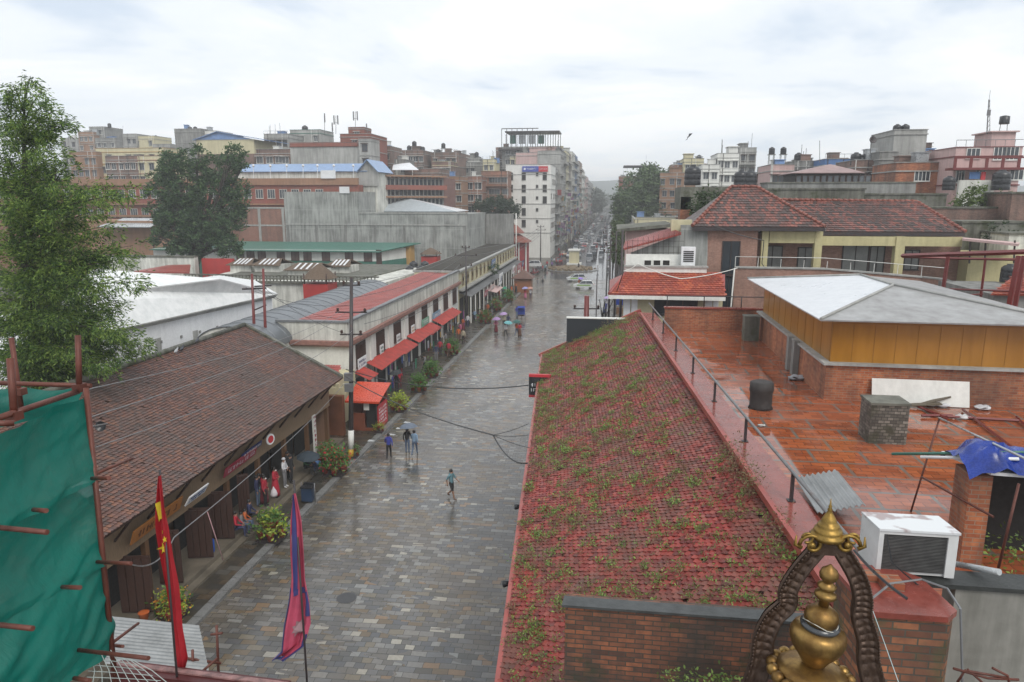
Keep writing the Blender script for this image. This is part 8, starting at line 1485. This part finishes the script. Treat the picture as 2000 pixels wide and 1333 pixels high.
# ------------------------------------------------------------------ vehicles
_vm = {}
def car(loc, rz, label, col, kind='hatch', group=None, s=1.):
    """forward is +y"""
    key = (kind, col); t = thing('car', label, 'car', (0, 0, 0), group)
    if key not in _vm:
        ob = []; hl = 1.95; w_ = .82; roof = 1.48 if kind != 'van' else 1.9
        prof = {'hatch': [(-1.9, .35), (-1.92, .75), (-1.78, .95), (-1.5, 1.0), (1.0, .98), (1.75, .8), (1.9, .6), (1.88, .35)], 'van': [(-1.95, .35), (-1.97, 1.0), (-1.95, 1.1), (1.5, 1.08), (1.85, .9), (1.95, .6), (1.92, .35)]}[kind]
        gh = {'hatch': [(-1.75, .97), (-1.45, roof - .05), (-1.1, roof), (.1, roof), (.35, roof - .06), (1.05, .97)], 'van': [(-1.93, 1.08), (-1.8, roof - .03), (.9, roof), (1.15, roof - .06), (1.6, 1.06)]}[kind]
        def loft(pr, w0, w1, z0, z1, mb):
            n = len(pr); vs = []
            for sgn in (-1, 1):
                for y, z in pr: f = 0 if z1 == z0 else max(0, min(1, (z - z0) / (z1 - z0))); vs.append((sgn * (w0 + (w1 - w0) * f), y, z))
            mb.add(vs, [tuple(range(n)), tuple(range(2 * n - 1, n - 1, -1))] + [(i, n + i, n + (i + 1) % n, (i + 1) % n) for i in range(n)])
        m = MB(); loft(prof, .84, .8, .35, 1.0, m); ob.append(m.build('body', P('car_%d_%d_%d' % tuple(int(x * 99) for x in col), col, .25, .12, 1, .2, 0), t))
        m = MB(); loft(gh, .76, .6, .97, roof, m); ob.append(m.build('windows', M['glass'], t))
        m = MB(); ry = [p[0] for p in gh if p[1] > roof - .07]; m.box(-.6, min(ry), roof - .03, .6, max(ry), roof + .02)
        for sx_ in (-1, 1):
            for (ya, za), (yb, zb) in ((gh[0], gh[1]), (gh[-1], gh[-2])): m.path([(sx_ * .77, ya, za), (sx_ * .61, yb, zb)], .04, 4)
            m.path([(sx_ * .78, -.35, .98), (sx_ * .62, -.35, roof)], .04, 4)
        ob.append(m.build('roof', ob[0].data.materials[0], t))
        for sx_ in (-.78, .78):
            for y in (-1.2, 1.2): m = MB(); m.lathe((sx_ - (.1 if sx_ > 0 else -.0) - (0 if sx_ > 0 else 0), y, .31), [(.31, 0), (.31, .1), (.18, .1), (.17, .11)], 14, (1, 0, 0)); ob.append(m.build('wheel', M['rubber'], t))
        for sx_ in (-.6, .6):
            m = MB(); m.box(sx_ - .14, 1.82, .62, sx_ + .14, 1.905, .76); ob.append(m.build('headlight', M['tin_white'], t)); m = MB(); m.box(sx_ - .12, -1.94, .72, sx_ + .12, -1.86, .88); ob.append(m.build('tail_light', M['banner_red'], t))
        _vm[key] = ob
    else:
        for o in _vm[key]: c_ = o.copy(); C.objects.link(c_); c_.parent = t
    t.location = V(loc); t.rotation_euler = (0, 0, rz); t.scale = (s, s, s); return t
_sm = {}
def bike(loc, rz, label, col, rider=None, group=None):
    t = thing('scooter', label, 'scooter', (0, 0, 0), group); key = col
    if key not in _sm:
        ob = []
        for y in (-.6, .62): m = MB(); m.path([(0, y + .24 * math.cos(a), .26 + .24 * math.sin(a)) for a in [2 * PI * k / 16 for k in range(17)]], .05, 6, False); m.tube((-.05, y, .26), (.05, y, .26), .1, n=8); ob.append(m.build('wheel', M['rubber'], t))
        m = MB(); m.path([(0, -.75, .6), (0, -.4, .62), (0, -.05, .5), (0, .12, .32), (0, .35, .35), (0, .5, .7), (0, .47, .95)], [.1, .17, .14, .15, .1, .14, .08], 8); m.path([(0, .5, .9), (0, .63, .3)], .04, 6); ob.append(m.build('body', P('car_%d_%d_%d' % tuple(int(x * 99) for x in col), col, .25, .12, 1, .2, 0), t))
        m = MB(); m.path([(0, -.7, .76), (0, -.3, .78), (0, .0, .72)], [.09, .13, .1], 8); ob.append(m.build('seat', M['black'], t)); m = MB(); m.path([(-.32, .38, 1.02), (0, .48, .98), (.32, .38, 1.02)], .025, 6); ob.append(m.build('handlebar', M['steel_dark'], t))
        _sm[key] = ob
    else:
        for o in _sm[key]: c_ = o.copy(); C.objects.link(c_); c_.parent = t
    t.location = V(loc); t.rotation_euler = (0, 0, rz)
    if rider: d = Matrix.Rotation(rz, 3, 'Z') @ V((0, -.35, -.12)); person('sit', V(loc) + d + V((0, 0, .42)), rz, 'person in %s riding the %s' % (rider, label.split(' ridden')[0][:50]), c[rider], c['black'], hat=(.05, .05, .06), group=None)
    return t
wc = (.66, .68, .68)
a = car(at(1140, 564), PI / 2 + .1, 'nearest white car with green stripes parked across the street', wc); m = MB()
for o in (a, car(at(1125, 550) , PI / 2 + .25, 'white car with yellow-green stripes just behind the nearest white car', (.62, .64, .65))):
    for sx_ in (-1, 1): m = MB(); m.box(sx_ * .845 - .008, -1.2, .62, sx_ * .845 + .008, 1.3, .82); k = m.build('stripe', P('stripe_green', (.2, .4, .05), .4)); k.parent = o
car(at(1091, 514), .15, 'maroon car driving beside the roundabout', (.2, .02, .025)); car(at(1100, 500), .2, 'beige car just behind the maroon car', (.4, .3, .22)); car(at(1151, 510), 0, 'silver grey jeep on the right lane past the roundabout', (.3, .31, .33), 'van', s=1.1); car(at(1158, 493), 0, 'pale grey pickup ahead of the silver jeep', (.45, .46, .48), 'van', s=1.1)
car(at(1040, 523), PI / 2 + .1, 'long white car parked beside the gate shrine', (.6, .62, .62), s=1.15); car(at(1015, 528), .5, 'pale green small car left of the long white car', (.3, .4, .36)); car(at(1137, 478), 0, 'white car left of the grey pickup', (.55, .56, .58)); car(at(1125, 474), .1, 'mauve-grey car in the left lane', (.25, .2, .22))
bike(at(1130, 527), PI, 'dark motorcycle right of the roundabout pedestal ridden towards the camera', (.03, .03, .035), 'black'); bike(at(1167, 533), PI, 'white scooter on the bright wet right lane', (.55, .56, .57), 'white'); bike(at(927, 627, .14), .3, 'dark scooter parked near the dark pole on the left pavement', (.05, .06, .12), 'sky'); bike(at(1180, 616), .2, 'dark blue motorcycle by the blue stall on the right', (.03, .05, .2))
t = thing('cycle_rickshaw', 'blue-hooded cycle rickshaw in the middle distance of the street', 'rickshaw', (0, 0, 0)); m = MB(); m.grid(lambda i, j: V((-.5 + i, -.35 + .8 * math.sin(PI * j * .55), .95 + .95 * math.cos(PI * (j - .35) * .6))), 6, 10); m.box(-.5, .3, .6, .5, .4, 1.6); m.build('hood', cloth((.02, .05, .3)), t)
m = MB(); m.box(-.45, -.3, .55, .45, .3, .7); m.path([(0, .3, .5), (0, 1.2, .5), (0, 1.5, 1.0)], .03, 6); m.build('frame', M['steel_dark'], t)
for x, y in ((-.55, 0), (.55, 0), (0, 1.5)): m = MB(); m.path([(x, y + .33 * math.cos(a), .34 + .33 * math.sin(a)) for a in [2 * PI * k / 18 for k in range(19)]], .025, 5, False); m.build('wheel', M['rubber'], t)
p = at(1018, 625); t.location = p; t.rotation_euler = (0, 0, .1); person('stand', p + V((-.75, 1.2, 0)), .1, 'person in blue pushing the cycle rickshaw', c['blue'], c['sky'])
for i in range(7): p = V((-17.2 + R.uniform(-.6, 1.2), 156 + i * 2.1, 0)); bike(p, PI / 2 + R.uniform(-.3, .3), 'parked motorcycle in the dense row left of the roundabout', R.choice(((.05, .05, .06), (.3, .3, .31), (.2, .03, .03))), None, 'motorcycles parked left of the roundabout')
colr = [('dark', (.04, .04, .045)), ('white', (.6, .6, .6)), ('red', (.35, .03, .03)), ('grey', (.25, .25, .26)), ('silver', (.42, .43, .44))]
Yv = 208.
while Yv < 700:
    for lane in (-11.6, -9, -5.0, -2.6):
        if R.random() < .62: nm, cc = R.choice(colr); car((lane + R.uniform(-.3, .3), Yv + R.uniform(-2, 2), 0), R.uniform(-.05, .05) + (0 if lane > -7 else PI), '%s car in the crowded far traffic between the street houses' % nm, cc, 'hatch' if R.random() < .7 else 'van', '%s cars in the far traffic' % nm)
    Yv += 9 + Yv * .02
Yv = 165.
while Yv < 560:
    for k in range(4):
        ps = R.choice(('stand', 'walk', 'robe')); nm = R.choice(('red', 'black', 'white', 'navy', 'purple', 'grey', 'teal')); person(ps, (R.choice((R.uniform(-16.8, -13), R.uniform(-1.5, 2.8))), Yv + R.uniform(-2, 2), 0), R.uniform(0, 6), 'person in %s in the far pavement crowd along the street' % nm, c[nm], c['black'], group='people in %s on the far pavements' % nm)
    Yv += 4 + Yv * .03
for i in range(14):   # scooters in traffic
    Yq = 200 + i * 18; bike((R.uniform(-12.5, -1.5), Yq, 0), R.choice((0, PI)), 'small motorcycle weaving through the far traffic', R.choice(((.05, .05, .06), (.3, .3, .31), (.2, .03, .03))), None, 'motorcycles in the far traffic')
# stall on the right behind annexe
st_ = thing('market_stall', 'blue tarp stall with goods by the annexe corner on the right pavement', 'stall', at(1208, 606)); p = at(1205, 612); m = MB(); m.grid(lambda i, j: p + V((-.2 + 1.8 * i, .2 * math.sin(8 * i), 1.2 + 1.6 * j)), 14, 8); m.build('tarp', M['tarp'], st_); m = MB(); m.box(p.x - .1, p.y - .6, 0, p.x + 1.6, p.y - .1, .9); m.build('table', M['woodb'], st_)
for x in (-.2, 1.6): m = MB(); m.tube((p.x + x, p.y, 0), (p.x + x, p.y, 2.8), .03, n=5); m.build('post', M['steel'], st_)
# bird in the sky
p = D(1344, 268, 70); m = MB(); m.path([p + V((-.12, 0, -.1)), p, p + V((.16, 0, .1))], [.01, .05, .01], 6); m.add([p + V((0, 0, 0)), p + V((.1, .3, .32)), p + V((.45, .5, .38)), p + V((.12, .1, .02))], [(0, 1, 2, 3)]); m.add([p + V((0, 0, 0)), p + V((-.1, -.3, -.25)), p + V((-.3, -.5, -.35)), p + V((.02, -.1, -.06))], [(0, 1, 2, 3)]); tag(m.build('bird', M['black'], uv=False), 'small dark bird flying in the bright sky', 'bird')
# ------------------------------------------------------------------ haze: rain-damp air
hm = bpy.data.materials.new('haze_air'); hm.use_nodes = True; ht_ = hm.node_tree; ht_.nodes.remove(ht_.nodes['Principled BSDF']); pv_ = ht_.nodes.new('ShaderNodeVolumePrincipled'); pv_.inputs['Color'].default_value = (.97, .985, 1, 1); pv_.inputs['Density'].default_value = .00075
ht_.links.new(pv_.outputs[0], ht_.nodes['Material Output'].inputs['Volume'])
hz = MB(); hz.box(-1460, -65, -1.2, 1210, 1600, 64); ho = hz.build('haze', hm, uv=False); tag(ho, None, None, kind='stuff')
